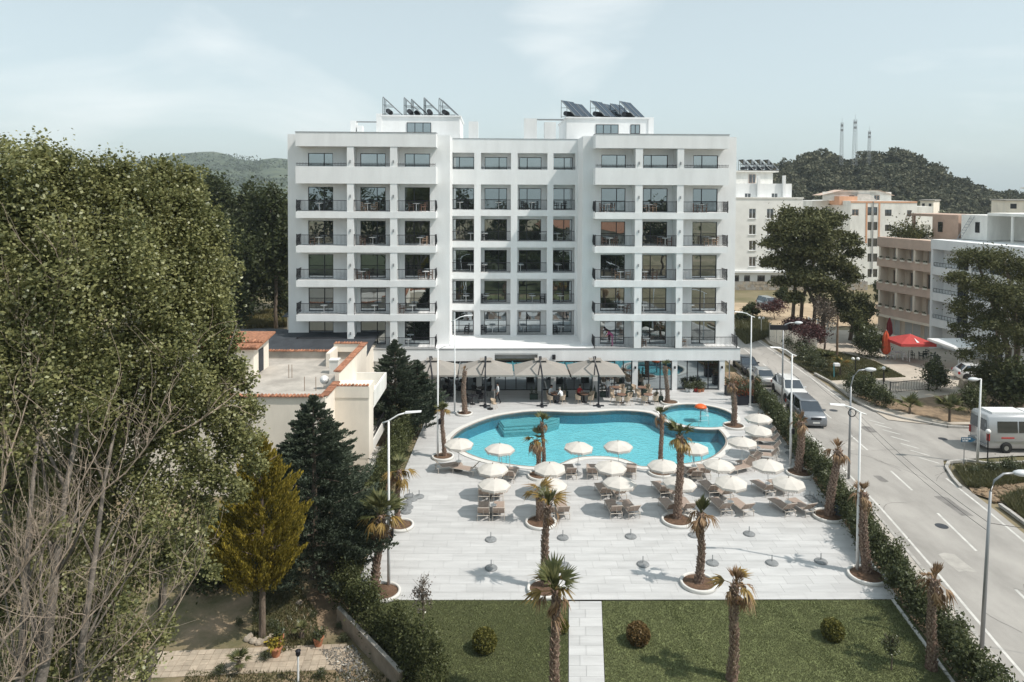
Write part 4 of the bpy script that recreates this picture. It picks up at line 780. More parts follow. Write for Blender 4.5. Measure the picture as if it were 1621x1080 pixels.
mb = MB(); a = fr.hx(1450, 4, 400); b = fr.hx(1475, 4, 400); z = fr.hz(327, 4, 1460); mb.box(a + .4, b, 4, 14, z - 3.6, z).box(a + .4, a + .8, 4, 4.4, 0, z - 3.6).box(b - .4, b, 4, 4.4, 0, z - 3.6); mb.build('side_wing', M_wall2, AB)
# -- beige hotel with flower balconies and its white neighbour (facades look at the road)
pA, pB_, pC_ = at(1392, 400, 87), at(1475, 400, 80), at(1660, 400, 66.5)
fr = Frame(pA.x, pA.y, math.atan2(pB_.y - pA.y, pB_.x - pA.x)); wB = (pB_.xy - pA.xy).length
BB = bl_thing(fr, 'guest_house', 'beige and brown guest house with balcony flower boxes facing the road', 'guest house'); zt = fr.hz(374, 0, 1393); zt = 12.35
mb = MB(); holes = []; bays = [(.5, 2.4), (2.9, 4.8), (5.3, 7.1)]
for r in range(3):
    for (a, b) in bays:
        holes.append((a + .5, b - .1, 2.98 * (r + 1) + .1, 2.98 * (r + 1) + 2.35)); window(BB, a + .5, 2.98 * (r + 1) + .1, b - a - .6, 2.25, 1.32, 2, fm=M_brown, gm=M_curtain if r % 2 == 0 else M_glass2)
wall_cells(mb, 0, wB, -.1, zt, 1.2, holes, .3); shell(mb, 0, wB, -.1, zt, 13); mb.build('wall', M_beige, BB)
MB().box(-.2, wB, -.15, 1.19, zt - 1.15, zt + .05).build('roof_band', M_brown, BB)
for r in range(3):
    z = 2.98 * (r + 1); MB().box(-.25, wB - .02, -.1, 1.19, z - .2, z).box(-.25, wB - .02, -.1, .08, z, z + .85).box(-.25, -.1, .081, 1.19, z, z + .85).build('balcony', M_brown, BB)
    for i in range(7):
        x = .2 + i * 1.05; bx = MB().box(x, x + .5, -.3, -.102, z + .7, z + .9).build('flower_box', M_cream, BB); P = np.column_stack([RNG.uniform(x, x + .5, 60), RNG.uniform(-.34, -.08, 60), z + RNG.uniform(.88, 1.1, 60)]); link('flowers', quads_mesh('flowers', P, .12, M_shrub), bx, 'stuff')
for x in (.0, 2.5, 5.0): MB().box(x, x + .26, -.06, 1.19, 2.9, zt - 1.15).build('pier', M_beige, BB)
for (a, b) in ((.6, 2.3), (2.9, 5.2), (5.6, 7.0)): window(BB, a, .25, b - a, 2.3, 1.12, 2, fm=M_beige, gm=M_curtain)
MB().box(-.2, wB, -.1, 1.19, 2.45, 2.77).build('ground_band', M_beige, BB); MB().box(-2.0, wB - 1, -2.6, -.1, -.1, .55).build('terrace_base', M_beige, BB)
mb = MB().box(wB - 3.4, wB, 4, 9, zt, zt + 2.7).box(wB - 6.5, wB, 4, 9, zt + 2.702, zt + 3.0).box(wB - 6.4, wB - 6.1, 4.1, 4.4, zt, zt + 2.7); hut = mb.build('roof_room', mat('pinkish_render', (.47, .34, .27), .85, var=.1, scale=1), BB)
window(BB, wB - 2.6, zt + .9, .6, 1.2, 3.94, 1, gm=M_glass2)
lad = MB(); 
for s in (0, .45): lad.tube([(wB - 6.6 + s, 2.2, zt), (wB - 5.9 + s, 3.0, zt + 3.4)], .04, 4)
for i in range(9): f = i / 9 + .05; lad.tube([(wB - 6.6 + .7 * f, 2.2 + .8 * f, zt + 3.4 * f), (wB - 6.15 + .7 * f, 2.2 + .8 * f, zt + 3.4 * f)], .03, 4)
o = lad.build('ladder', M_wood); o.location = BB.location; o.rotation_euler = BB.rotation_euler; tag(o, 'wooden ladder leaning on the beige guest house roof', 'ladder')
P = np.column_stack([RNG.uniform(-.2, 4.2, 1800), RNG.uniform(1.2, 4, 1800), zt + RNG.gamma(2, .35, 1800)]); o = link('roof_plants', quads_mesh('roof_plants', P, .28, M_pine), None); o.location = BB.location; o.rotation_euler = BB.rotation_euler; tag(o, 'olive green shrubs growing on the beige guest house roof', 'shrub')
fr = Frame(pB_.x, pB_.y, math.atan2(pC_.y - pB_.y, pC_.x - pB_.x)); wM = (pC_.xy - pB_.xy).length
MM_ = bl_thing(fr, 'modern_building', 'white building with open recessed balconies beside the beige guest house'); mb = MB(); holes = []; zt = 12.55
for r in range(4):
    z = 2.98 * r
    for (a, b) in ((2.2, 4.6), (6.2, 8.6), (10.4, 12.4)):
        if b < wM: holes.append((a, b, z + .1, z + 2.45)); window(MM_, a, z + .1, b - a, 2.35, 1.52, 3, fm=M_darkframe, gm=M_glass2)
wall_cells(mb, .02, wM, -.1, zt, 1.4, holes, .3); mb.add([(wM,0,-.1),(wM,14,-.1),(wM,14,zt),(wM,0,zt)], [(0,1,2,3)]).add([(.02,0,zt),(wM,0,zt),(wM,14,zt),(.02,14,zt)], [(0,1,2,3)]).add([(.02,14,-.1),(wM,14,-.1),(wM,14,zt),(.02,14,zt)], [(0,1,2,3)]); mb.build('wall', M_wall, MM_)
MB().box(0, wM + .1, -.15, 1.39, zt - 1.05, zt + .05).build('roof_band', M_wall, MM_)
for r in range(1, 4): MB().box(.0, wM, -.1, 1.39, 2.98 * r - .35, 2.98 * r).box(.32, wM, -.1, .05, 2.98 * r, 2.98 * r + .55).build('balcony', M_wall, MM_); railing(MM_, [(.4, .0), (wM - .1, .0)], .5, 2.98 * r + .55, .4, False)
for x in (0.01, 5.1, 9.4): MB().box(x, x + .3, -.12, 1.38, -.1, zt - 1.06).build('pier', M_wall, MM_)
a0 = 1.0; mb = MB().box(.0, 3.4, 4, 9, zt + .06, zt + 2.9); mb.box(3.4, wM, 8, 9, zt + .06, zt + 2.9).box(3.4, wM, 4, 9, zt + 2.902, zt + 3.2).box(6.2, 6.4, 4.1, 4.3, zt + .06, zt + 2.9).box(3.402, 5.0, 7.6, 7.98, zt + .06, zt + 2.9); mb.build('roof_storey', M_wall2, MM_); window(MM_, 1.9, zt + .9, .55, 1.2, 3.94, 1, gm=M_glass2)
MB().box(7.0, 7.9, 7.9, 7.99, zt + .06, zt + 2.3).build('door', M_black, MM_)
lad = MB(); 
for s in (0, .5): lad.tube([(.4 + s, 3.0, zt + .06), (1.3 + s, 3.9, zt + 2.7)], .04, 4)
for i in range(8): f = i / 8 + .06; lad.tube([(.4 + .9 * f, 3 + .9 * f, zt + 2.6 * f), (.9 + .9 * f, 3 + .9 * f, zt + 2.6 * f)], .03, 4)
o = lad.build('ladder', M_grey); o.location = MM_.location; o.rotation_euler = MM_.rotation_euler; tag(o, 'grey ladder leaning on the white building roof room', 'ladder')
mb = MB().box(2.0, 6.8, 11, 16, zt + .0, zt + 5.9).box(1.5, 7.4, 10.6, 16.4, zt + 5.902, zt + 6.1).box(7.2, 7.5, 10.7, 11, zt + 3.2, zt + 5.9); mb.box(2.5, 2.9, 12, 12.4, zt + 6.1, zt + 7.2).box(4.6, 5, 12, 12.4, zt + 6.1, zt + 7.2); mb.build('stair_tower', M_wall2, MM_); MB().box(4.5, 5.3, 10.9, 10.99, zt + 2.6, zt + 5.6).build('recess', M_concrete, MM_)
# distant blocks at the right edge
for i, (u0, u1, v, D, lab, m_) in enumerate(((1590, 1640, 318, 170, 'distant pale block at the far right edge behind the white building', M_cream), (1478, 1512, 342, 200, 'distant low white building under the wooded hill, nearer the masts', M_wall2), (1455, 1476, 318, 190, 'distant small pale house peeping over the orange trimmed block', M_cream), (1512, 1545, 344, 215, 'distant low building with orange roof under the wooded hill', M_terra))):
    fr, w = frame_from(u0, u1, D, D - 2); z = fr.hz(v, 0, u0); r = bl_thing(fr, 'distant_building', lab); MB().box(0, w, 0, 10, -.1, z).build('wall', m_, r); MB().box(-.3, w + .3, -.3, 10.3, z + .002, z + .3).build('roof', M_concrete, r)
    n_ = max(2, int(w / 3)); 
    for j in range(n_):
        for k in range(2): MB().box((j + .3) * w / n_, (j + .7) * w / n_, -.04, -.003, z - 1.9 - 3 * k, z - .7 - 3 * k).build('window', M_darkframe, r)
# masts on the wooded hill
for (u, v, Dm, lab, sc_) in ((1333, 194, 300, 'slim lattice mast on the hill, left of the tallest', 1.0), (1354, 189, 292, 'tallest lattice mast in the middle of the hilltop', 1.3), (1376.5, 207, 305, 'shortest lattice mast on the hill, right of the tallest', 1.0)):
    p = at(u, v, Dm); zb = at(u, 262, Dm).z; r = thing('lattice_mast', lab, 'mast', (p.x, p.y, zb), 0, 'masts on the wooded hill'); Hm = p.z - zb; mb = MB(); n_ = int(Hm / 1.3); w0, w1 = 1.15 * sc_, .7 * sc_
    cor = lambda i, z: ((w0 + (w1 - w0) * z / Hm) * (1 if i in (0, 1) else -1) * .5, (w0 + (w1 - w0) * z / Hm) * (1 if i in (1, 2) else -1) * .5, z)
    for i in range(4): mb.tube([cor(i, 0), cor(i, Hm)], .065, 4)
    for k in range(n_):
        za, zb_ = Hm * k / n_, Hm * (k + 1) / n_
        for i in range(4): mb.tube([cor(i, za), cor((i + 1) % 4, zb_)], .035, 3, caps=False)
    mb.build('lattice', M_grey, r)
    for z in (.93, .82): MB().box(-.42 * sc_, .42 * sc_, -.15, .15, Hm * z - .45, Hm * z + .45).build('antenna', M_grey, r)
    MB().tube([(0, 0, Hm), (0, 0, Hm + 2)], .05, 4).build('spike', M_grey, r)
# ================================================================== POOL TERRACE FURNITURE
def umb_proto():
    r = thing('parasol', '', 'parasol')
    n = 8; top = MB(); prof = [(.02, 2.06), (.35, 1.99), (.72, 1.87), (1.0, 1.735)]; top.lathe(prof, n, a0=PI/8)
    # scalloped flounce standing under the rim, built with thickness
    fr_ = MB(); m_ = 48
    for ring_, ro in ((0, 1.0), (1, .975)):
        vs = []
        for i in range(m_):
            a = PI/8 + 2*PI*i/m_; k = (i * n / m_) % 1; rad = ro * math.cos(PI/n) / math.cos((k - .5) * 2*PI/n); x, y = rad * math.cos(a), rad * math.sin(a)
            vs += [(x, y, 1.735), (x * 1.005, y * 1.005, 1.60 + (.035 if i % 2 else 0))]
        b = len(fr_.v); fr_.v += vs; q = [(b+2*i, b+2*((i+1) % m_), b+2*((i+1) % m_)+1, b+2*i+1) for i in range(m_)]; fr_.f += q if ring_ == 0 else [f_[::-1] for f_ in q]; fr_.m += [0] * m_
    c = top.build('canopy', M_parasol, r); fr_.build('flounce', M_parasol, c)
    fg = MB()
    for i in range(64):
        a = 2*PI*i/64; k = ((a - PI/8) * n / (2*PI)) % 1; rad = math.cos(PI/n) / math.cos((k - .5) * 2*PI/n) * .992; a2 = a + .05; fg.add([(rad*math.cos(a), rad*math.sin(a), 1.615), (rad*math.cos(a2), rad*math.sin(a2), 1.615), (rad*math.cos(a2)*.995, rad*math.sin(a2)*.995, 1.545), (rad*math.cos(a)*.995, rad*math.sin(a)*.995, 1.555)], [(0, 1, 2, 3)])
    fg.build('fringe', M_fringe, c, kind='stuff')
    ribs = MB(); 
    for i in range(n): a = PI/8 + 2*PI*i/n; ribs.tube([(.03*math.cos(a), .03*math.sin(a), 2.02), (.98*math.cos(a), .98*math.sin(a), 1.72)], .008, 3)
    ribs.build('ribs', M_white, r, kind='stuff')
    MB().tube([(0, 0, .05), (0, 0, 2.05)], .02, 8).build('pole', M_white, r); MB().lathe([(.012, 2.05), (.03, 2.08), (.012, 2.14), (.001, 2.16)], 8).build('finial', M_darkchair, r)
    MB().lathe([(.30, 0), (.31, .03), (.26, .07), (.05, .10), (.03, .28)], 18).build('base', M_basegrey, r); MB().lathe([(.19, .60), (.20, .615), (.19, .63)], 14).build('tray', M_white, r); return r
UP_ = umb_proto(); UMB = []
rows = [('row nearest the lawn', [(781, 757.6), (870, 756.6), (980, 755.7), (1075, 754), (1157, 752.6), (1248, 753)]),
        ('second row from the lawn', [(781.5, 732), (870.7, 730), (964.6, 729), (1051, 727), (1137, 727), (1217, 726.7)]),
        ('row along the pool edge', [(726, 694), (790.6, 703), (914.6, 699), (980, 698), (1099.4, 700.7)]),
        ('column right of the pool', [(1175, 690.8), (1200, 674.4), (1202, 655.6)])]
first = True
for rn, pts in rows:
    for i, (u, vt) in enumerate(pts):
        p = G(u, vt, 2.10); pos = '%s from left' % ORD[i] if 'column' not in rn else ('nearest the camera', 'middle one', 'farthest one')[i]
        lab = 'cream fringed parasol in the %s, %s' % (rn, pos); rz = random.uniform(0, .8)
        if first: o = UP_; o.location = (p.x, p.y, .001); o['label'] = lab; o['group'] = 'cream parasols round the pool'; first = False
        else: o = dup(UP_, (p.x, p.y, .001), rz, lab, 'cream parasols round the pool')
        o.rotation_euler = (random.uniform(-.05, .05), random.uniform(-.05, .05), rz); o.scale = (random.uniform(.90, .96),) * 2 + (random.uniform(.97, 1.03),); UMB.append((p, rn, pos))
def lounger_proto():
    r = thing('sun_lounger', '', 'lounger')                 # feet towards +y, head towards -y
    ln, w = 1.9, .64; hy = -.42; ba = math.radians(47); hx_, hz_ = hy - .62 * math.cos(ba), .36 + .62 * math.sin(ba)
    MB().box(-w/2 + .03, w/2 - .03, hy, .95, .335, .362).build('bed', M_sling, r)
    mb = MB(); t_ = .014; mb.add([(-w/2+.03, hy, .345), (w/2-.03, hy, .345), (w/2-.03, hx_, hz_), (-w/2+.03, hx_, hz_), (-w/2+.03, hy-.02, .325), (w/2-.03, hy-.02, .325), (w/2-.03, hx_-.02, hz_-.02), (-w/2+.03, hx_-.02, hz_-.02)], [(0,1,2,3),(7,6,5,4),(0,4,5,1),(1,5,6,2),(2,6,7,3),(3,7,4,0)]); b = mb.build('backrest', M_sling, r)
    mb = MB(); [mb.tube([(s*w/2*.97, hy, .35), (s*w/2*.97, hx_, hz_)], .018, 5) for s in (-1, 1)]; mb.tube([(-w/2, hx_, hz_), (w/2, hx_, hz_)], .018, 5); mb.build('back_frame', M_sling2, b)
    mb = MB(); [mb.tube([(s*w/2, -.75, .34), (s*w/2, .96, .34)], .02, 5) for s in (-1, 1)]; [mb.tube([(-w/2, y, .34), (w/2, y, .34)], .02, 5) for y in (-.75, .96)]; mb.tube([(0, -.7, .36), (0, hx_ + .12, hz_ - .16)], .014, 4); mb.build('frame', M_sling2, r)
    for s in (-1, 1):
        for y in (-.68, .74): MB().tube([(s*w/2, y, .34), (s*w/2*1.02, y, 0)], .019, 5).build('leg', M_sling2, r)
    return r
LP = lounger_proto(); first = True
def put_lounger(u, v, deg, label):
    global first
    p = G(u, v, .35); rz = math.radians(deg)
    if first: LP.location = (p.x, p.y, .001); LP.rotation_euler = (0, 0, rz); LP['label'] = label; LP['group'] = 'loungers round the pool'; first = False
    else: dup(LP, (p.x, p.y, .001), rz, label, 'loungers round the pool')
LG = [('nearest the lawn', [((765.5, 806, 1), (789.5, 806, 0)), ((866, 805, 5), (890, 804, 4)), ((971, 803, 6), (997, 803, 12)), ((1059, 800, 9), (1086, 799, 7)), ((1141, 799, 10), (1174, 800, 15)), ((1239, 800, 15), (1270, 800, 17))]),
      ('second from the lawn', [((766, 777, 2), (788, 777, 0)), ((860, 776, 5), (884, 775, 4)), ((955, 775, 8), (978, 776, 9)), ((1047, 772, 9), (1066, 776, 12)), ((1123, 771, 9), (1144, 777, 14)), ((1209, 770, 15), (1236, 769, 17))])]
for rn, sets in LG:
    for i, pr in enumerate(sets):
        for (u, v, dg), sd in zip(pr, ('left', 'right')): put_lounger(u, v, dg, 'taupe lounger on the %s of the %s parasol from left, row %s' % (sd, ORD[i], rn))
for (u, v, dg, lab) in ((708, 736, -68, 'taupe lounger lying sideways beside the leftmost palm pot'), (737, 741, 68, 'taupe lounger beside the leftmost poolside parasol, feet pointing left'),
    (776, 749, 10, 'taupe lounger half hidden left under the second poolside parasol'), (809, 749, -12, 'taupe lounger sticking out right of the second poolside parasol'),
    (902, 744, 4, 'taupe lounger left of the parasol on the curved pool bay'), (937, 744, -4, 'taupe lounger right of the parasol on the curved pool bay'), (967, 748, 6, 'taupe lounger second from right on the curved pool bay'), (999, 743, -12, 'taupe lounger rightmost on the curved pool bay'),
    (1086, 744, 20, 'taupe lounger left of the pool ladder parasol'), (1099, 749, 0, 'taupe lounger directly beside the pool ladder parasol'), (1114, 744, -6, 'taupe lounger right of the pool ladder parasol'),
    (1208, 686, 84, 'taupe lounger farthest up the right of the pool, facing the water'), (1213, 696, 82, 'taupe lounger second farthest up right of the pool'), (1215, 708, 80, 'taupe lounger third down right of the pool'), (1211, 719, 76, 'taupe lounger fourth down right of the pool'), (1187, 729, 112, 'taupe lounger with head by the right parasol, farther of two'), (1176, 738, 115, 'taupe lounger with head by the right parasol, nearer of two')):
    put_lounger(u, v, dg, lab)
# bare umbrella feet
bf = MB().lathe([(.30, 0), (.31, .03), (.27, .075), (.06, .11), (.03, .12)], 20).mesh('umbrella_base', M_basegrey, False)
stub = MB().tube([(0, 0, .10), (0, 0, .42)], .024, 6).mesh('stub_pipe', M_grey)
def foot(u, v, lab, grp):
    p = G(u, v); o = link('umbrella_base', bf, None, None, (p.x, p.y, .001), random.uniform(0, 6)); tag(o, lab, 'umbrella base', grp); link('stub_pipe', stub, o)
for i, (u, v) in enumerate(((777, 855), (891, 852), (998.5, 850), (1098.5, 848), (1186, 846))): foot(u, v, 'lone grey parasol base, %s from left in the farther row of bare bases' % ORD[i], 'bare parasol bases in rows')
for i, (u, v) in enumerate(((777.5, 900), (893.5, 896), (1017.8, 894), (1128, 892), (1222, 892), (1299.5, 889.5))): foot(u, v, 'lone grey parasol base, %s from left in the row nearest the lawn' % ORD[i], 'bare parasol bases in rows')
for (u, v) in ((648, 786), (653, 791), (644, 797), (646, 804), (643, 811)): foot(u, v, 'grey parasol base in the cluster beside the left palm ring', 'parasol bases stored by the left palm')
foot(663.5, 787, 'grey parasol base standing apart right of the left cluster', 'bare parasol bases in rows')
for (u, v) in ((1282, 788), (1288, 793), (1294, 798.5), (1289, 808), (1303, 804)): foot(u, v, 'grey parasol base in the cluster beside the right leaning palm', 'parasol bases stored by the right palm')
for (u, v) in ((1248, 709), (1257, 707), (1250, 718), (1259, 716), (1254, 724)): foot(u, v, 'grey parasol base in the cluster behind the right lamp post', 'parasol bases stored by the right lamp')
p = G(1325.5, 814); o = thing('planter_tub', 'blue grey ribbed tub beside the right leaning palm', 'tub', (p.x, p.y, 0)); MB().lathe([(.36, 0), (.42, .1), (.38, .2), (.42, .3), (.38, .4), (.42, .5), (.36, .62), (.3, .64)], 18).build('body', mat('tub_plastic', (.09, .11, .14), .5), o); MB().lathe([(.001, .642), (.28, .642)], 18).build('lid', M_grey, o)
# pool ladders, kid pool rail, mushroom fountain
def ladder(u, v, rz, lab):
    p = G(u, v); r = thing('pool_ladder', lab, 'pool ladder', (p.x, p.y, .05), rz)
    for s in (-.28, .28): MB().tube([(s, -.45, 0), (s, -.42, .55), (s, -.25, .78), (s, .05, .72), (s, .25, .25), (s, .3, -.9)], .022, 7).build('handrail', M_steel, r, True)
    for z in (-.3, -.6): MB().box(-.26, .26, .2, .32, z, z + .03).build('step', M_steel, r)
ladder(797, 736, .35, 'chrome pool ladder on the near left pool edge'); ladder(1104, 733, -.35, 'chrome pool ladder on the near right pool edge')
pa, pb_ = G(1106, 675.5), G(1122, 675); r = thing('pool_rail', 'thin chrome rail on the wall between the two pools', 'rail', (pa.x, pa.y, .06)); d = pb_ - pa
MB().tube([(0, 0, 0), (0, 0, .75), (d.x, d.y, .75), (d.x, d.y, 0)], .02, 6).tube([(0, 0, .4), (d.x, d.y, .4)], .014, 5).build('bars', M_steel, r)
p = G(1109, 659); r = thing('mushroom_fountain', 'orange mushroom fountain standing in the round paddling pool', 'fountain', (p.x, p.y, -.45)); MB().lathe([(.001, 1.42), (.25, 1.40), (.42, 1.30), (.5, 1.16), (.42, 1.14), (.06, 1.22)], 20).build('cap', M_orangecap, r, True); MB().tube([(0, 0, 0), (0, 0, 1.25)], .06, 8).build('stem', M_grey, r)
P = np.array([(math.cos(a) * (.5 + .12 * f), math.sin(a) * (.5 + .12 * f), 1.16 - f * f * .8) for a in RNG.uniform(-1.0, 1.2, 500) for f in RNG.random(1)]); link('falling_water', quads_mesh('falling_water', P, .05, mat('water_spray', (.8, .86, .88), .1)), r, 'stuff')
# ---- cantilever parasols over the cafe
def cantilever(lab, mu, u0, u1, lean):
    m_ = G(mu, 643); r = thing('cantilever_parasol', lab, 'parasol', (m_.x, m_.y, 0), HF.a, 'taupe cantilever parasols along the hotel'); c0 = at(u0, 592, m_.y + .5); c1 = at(u1, 592, m_.y + .5); x0, x1 = c0.x - m_.x, c1.x - m_.x; cx = (x0 + x1) / 2; y0, y1 = .35, 4.0; ze, zp = 2.50, 3.28; cy = (y0 + y1) / 2
    k = .42; vs = [(x0, y0, ze), (x1, y0, ze), (x1, y1, ze), (x0, y1, ze), (cx-k, cy-k, zp), (cx+k, cy-k, zp), (cx+k, cy+k, zp), (cx-k, cy+k, zp)]; mb = MB(); mb.add(vs, [(0,1,5,4),(1,2,6,5),(2,3,7,6),(3,0,4,7)])
    mb.add([(x, y, z - .03) for x, y, z in vs], [(4,5,1,0),(5,6,2,1),(6,7,3,2),(7,4,0,3)]); mb.add([(x0,y0,ze),(x1,y0,ze),(x1,y0,ze-.14),(x0,y0,ze-.14),(x0,y1,ze),(x1,y1,ze),(x1,y1,ze-.14),(x0,y1,ze-.14)], [(0,3,2,1),(4,5,6,7),(0,4,7,3),(1,2,6,5)])
    c = mb.build('canopy', M_taupe, r); MB().box(cx-k-.12, cx+k+.12, cy-k-.12, cy+k+.12, zp + .12, zp + .14).box(cx-k, cx+k, cy-k, cy+k, zp-.02, zp+.0).build('vent', M_taupe, c)
    for (x, y) in ((x0, y0), (x1, y0), (x1, y1), (x0, y1)): MB().tube([(cx, cy, zp - .08), (x, y, ze - .05)], .025, 4).build('rib', M_darkframe, r)
    mb = MB().tube([(0, 0, 0), (0, 0, 2.6), (lean * .55, .3, 3.35), (lean, .75, 4.0)], .075, 6); mb.build('mast', M_darkframe, r); MB().tube([(lean, .75, 3.95), (cx * .8 + lean * .2, cy * .7, 3.8), (cx, cy, zp + .1)], .06, 6).build('arm', M_darkframe, r); MB().tube([(cx - .35, y0 + .02, ze + .03), (cx - .05, cy - .3, zp + .05)], .05, 4).build('strut', M_darkframe, r)
    MB().box(-.45, .45, -.12, .12, .001, .07).box(-.12, .12, -.45, .45, .002, .08).build('base_plate', M_darkframe, r)
for a in (('taupe square cantilever parasol half hidden behind the cedar', 684, 640, 724, -.25), ('taupe square cantilever parasol over the waiter', 768, 726, 813, 0.0), ('taupe square cantilever parasol second from the glass corner', 858, 815.5, 902, -.18), ('rightmost taupe square cantilever parasol beside the tall glazing', 947.5, 904.5, 990, -.35)): cantilever(*a)
# cafe tables and bucket chairs
def cafe_chair_proto(m, lm):
    r = thing('cafe_chair', '', 'chair'); sh_ = MB(); n = 9
    for i in range(n):
        a = PI * (-.08 + 1.16 * i / (n - 1)); x, y = math.cos(a), math.sin(a); h = .70 + .14 * max(0, y); sh_.v += [(x*.22, y*.20 + .02, .42), (x*.30, y*.27 + .02, h), (x*.195, y*.175 + .02, .43), (x*.275, y*.245 + .02, h)]
    for i in range(n - 1): b = 4*i; sh_.f += [(b, b+4, b+5, b+1), (b+3, b+7, b+6, b+2), (b+1, b+5, b+7, b+3)]; sh_.m += [0]*3
    sh_.build('backrest', m, r); MB().lathe([(.22, .40), (.24, .43), (.22, .46)], 12).build('seat', m, r)
    for sx in (-1, 1):
        for sy in (-1, 1): MB().tube([(sx*.14, sy*.14, .41), (sx*.23, sy*.22, 0)], .014, 4).build('leg', lm, r)
    return r
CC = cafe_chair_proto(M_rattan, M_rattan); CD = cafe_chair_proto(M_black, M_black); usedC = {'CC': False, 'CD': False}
def cafe_chair(x, y, rz, lab, grp, dark=False):
    key, pr = ('CD', CD) if dark else ('CC', CC)
    if not usedC[key]: pr.location = (x, y, .001); pr.rotation_euler = (0, 0, rz); pr['label'] = lab; pr['group'] = grp; usedC[key] = True
    else: dup(pr, (x, y, .001), rz, lab, grp)
def cafe_table(x, y, lab, m=M_darkchair):
    r = thing('cafe_table', lab, 'table', (x, y, 0), 0, 'round cafe tables'); MB().lathe([(.40, .72), (.41, .735), (.40, .75)], 18).build('table_top', m, r); MB().tube([(0, 0, .03), (0, 0, .72)], .04, 6).build('column', M_black, r); MB().lathe([(.24, .001), (.24, .03), (.05, .05)], 12).build('foot', M_black, r)
SEATS = []
CT = [(880, 637, 'farthest left, with two guests', [.6, 2.4, 3.9, 5.5]), (925, 637, 'second from left', [.5, 2.2, 3.8, 5.4]), (975, 626, 'third along, farther from the pool', [.7, 2.5, 4.0, 5.6]), (984, 638, 'third along, nearer the pool', [.3, 2.8, 4.2, 5.2]), (1016, 626, 'fourth along, farther from the pool', [.7, 2.5, 4.0, 5.6]), (1026, 638, 'fourth along, nearer the pool', [.4, 2.7, 4.1, 5.5])]
for (u, v, w_, angs) in CT:
    p = G(u, v); cafe_table(p.x, p.y, 'round cafe table, ' + w_)
    for j, a in enumerate(angs):
        x, y = p.x + .72 * math.cos(a), p.y + .72 * math.sin(a); sd = ('back right', 'back left', 'front left', 'front right')[j]; cafe_chair(x, y, a - PI/2, 'tan chair, %s of table %s' % (sd, w_), 'tan chairs at the cafe tables'); SEATS.append((x, y, a))
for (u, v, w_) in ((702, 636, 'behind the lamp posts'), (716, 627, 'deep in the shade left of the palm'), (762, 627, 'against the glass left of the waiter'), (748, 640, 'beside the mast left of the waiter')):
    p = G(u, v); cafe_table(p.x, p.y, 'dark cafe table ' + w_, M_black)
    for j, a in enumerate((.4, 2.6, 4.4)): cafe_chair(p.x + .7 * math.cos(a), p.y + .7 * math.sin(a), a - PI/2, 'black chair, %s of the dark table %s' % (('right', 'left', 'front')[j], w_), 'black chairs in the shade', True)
p = G(782, 647); cafe_chair(p.x, p.y, 1.2, 'tan bucket chair on its own in front of the waiter', 'tan chairs at the cafe tables')
p = G(776, 648); r = thing('patio_heater', 'thin black stand beside the lone chair by the pool', 'stand', (p.x, p.y, 0)); MB().lathe([(.25, .001), (.25, .04), (.03, .06)], 12).build('base', M_black, r); MB().tube([(0, 0, .05), (0, 0, 1.15)], .03, 6).build('pole', M_black, r)
# planters
def cone_planter(u, v, lab, n=2):
    p = G(u, v); r = thing('planter', lab, 'planter', (p.x, p.y, 0), HF.a, 'conifer planters by the cafe'); MB().box(-.35, .35, -.17, .17, 0, .42).box(-.37, .37, -.19, .19, .42, .46).build('box', mat('planter_green', (.03, .05, .04), .6) if 'planter_green' not in bpy.data.materials else bpy.data.materials['planter_green'], r)
    for i in range(n):
        x = (i - (n-1)/2) * .34; P = blob_pts([(x, 0, .62, .14, .14, .22), (x, 0, .85, .09, .09, .2), (x, 0, 1.05, .04, .04, .16)], 420, 16, .3, .3); link('conifer', quads_mesh('conifer', P, .05, M_cedar), r)
for i, (u, v) in enumerate(((845, 632), (893, 628), (938, 630), (956, 628), (996, 628), (1021, 624), (1043, 636))): cone_planter(u, v, 'dark box planter with small conifers by the cafe, %s from left' % ORD[i])
def leafy(P, size, m, name, parent): return link(name, quads_mesh(name, P, size, m), parent)
for i, (u, w_) in enumerate(((1088, 'white'), (1094, 'white'), (1101, 'red'), (1107, 'clay'), (1112, 'clay'))):
    p = G(u, 620 + (i % 2)); m_ = {'white': M_white, 'red': M_red, 'clay': M_pot}[w_]; r = thing('flower_pot', '%s pot with an upright leafy plant before the corner glazing, %s from left' % (w_, ORD[i]), 'flower pot', (p.x, p.y, 0), 0, 'pots before the corner glazing'); MB().lathe([(.13, 0), (.19, .3), (.2, .32), (.16, .32), (.15, .27), (.001, .27)], 12).build('pot', m_, r)
    leafy(blob_pts([(0, 0, .62, .28, .28, .36)], 300, 14, .3, .2), .12, M_shrub, 'plant', r)
for i, (u0, u1, v, D) in enumerate(((1148, 1188, 625, 60.0), (1166, 1190, 640, 57.2))):
    a = G(u0, v); b = G(u1, v); r = thing('planter_trough', 'long dark trough of red flowers %s' % ('beside the hotel corner' if i == 0 else 'in front of the other one, by the far lamp'), 'planter', ((a.x + b.x) / 2, a.y, 0), .05); w2 = (b.x - a.x) / 2; MB().box(-w2, w2, -.3, .3, 0, .75).box(-w2 - .03, w2 + .03, -.33, .33, .75, .8).build('trough', mat('dark_trough', (.03, .032, .04), .5), r)
    P = np.column_stack([RNG.uniform(-w2, w2, 1500), RNG.uniform(-.35, .35, 1500), .85 + RNG.gamma(2, .16, 1500)]); leafy(P, .10, M_shrub, 'leaves', r); P = np.column_stack([RNG.uniform(-w2, w2, 420), RNG.uniform(-.4, .3, 420), .8 + RNG.random(420) * .5]); leafy(P, .10, M_flower, 'flowers', r)
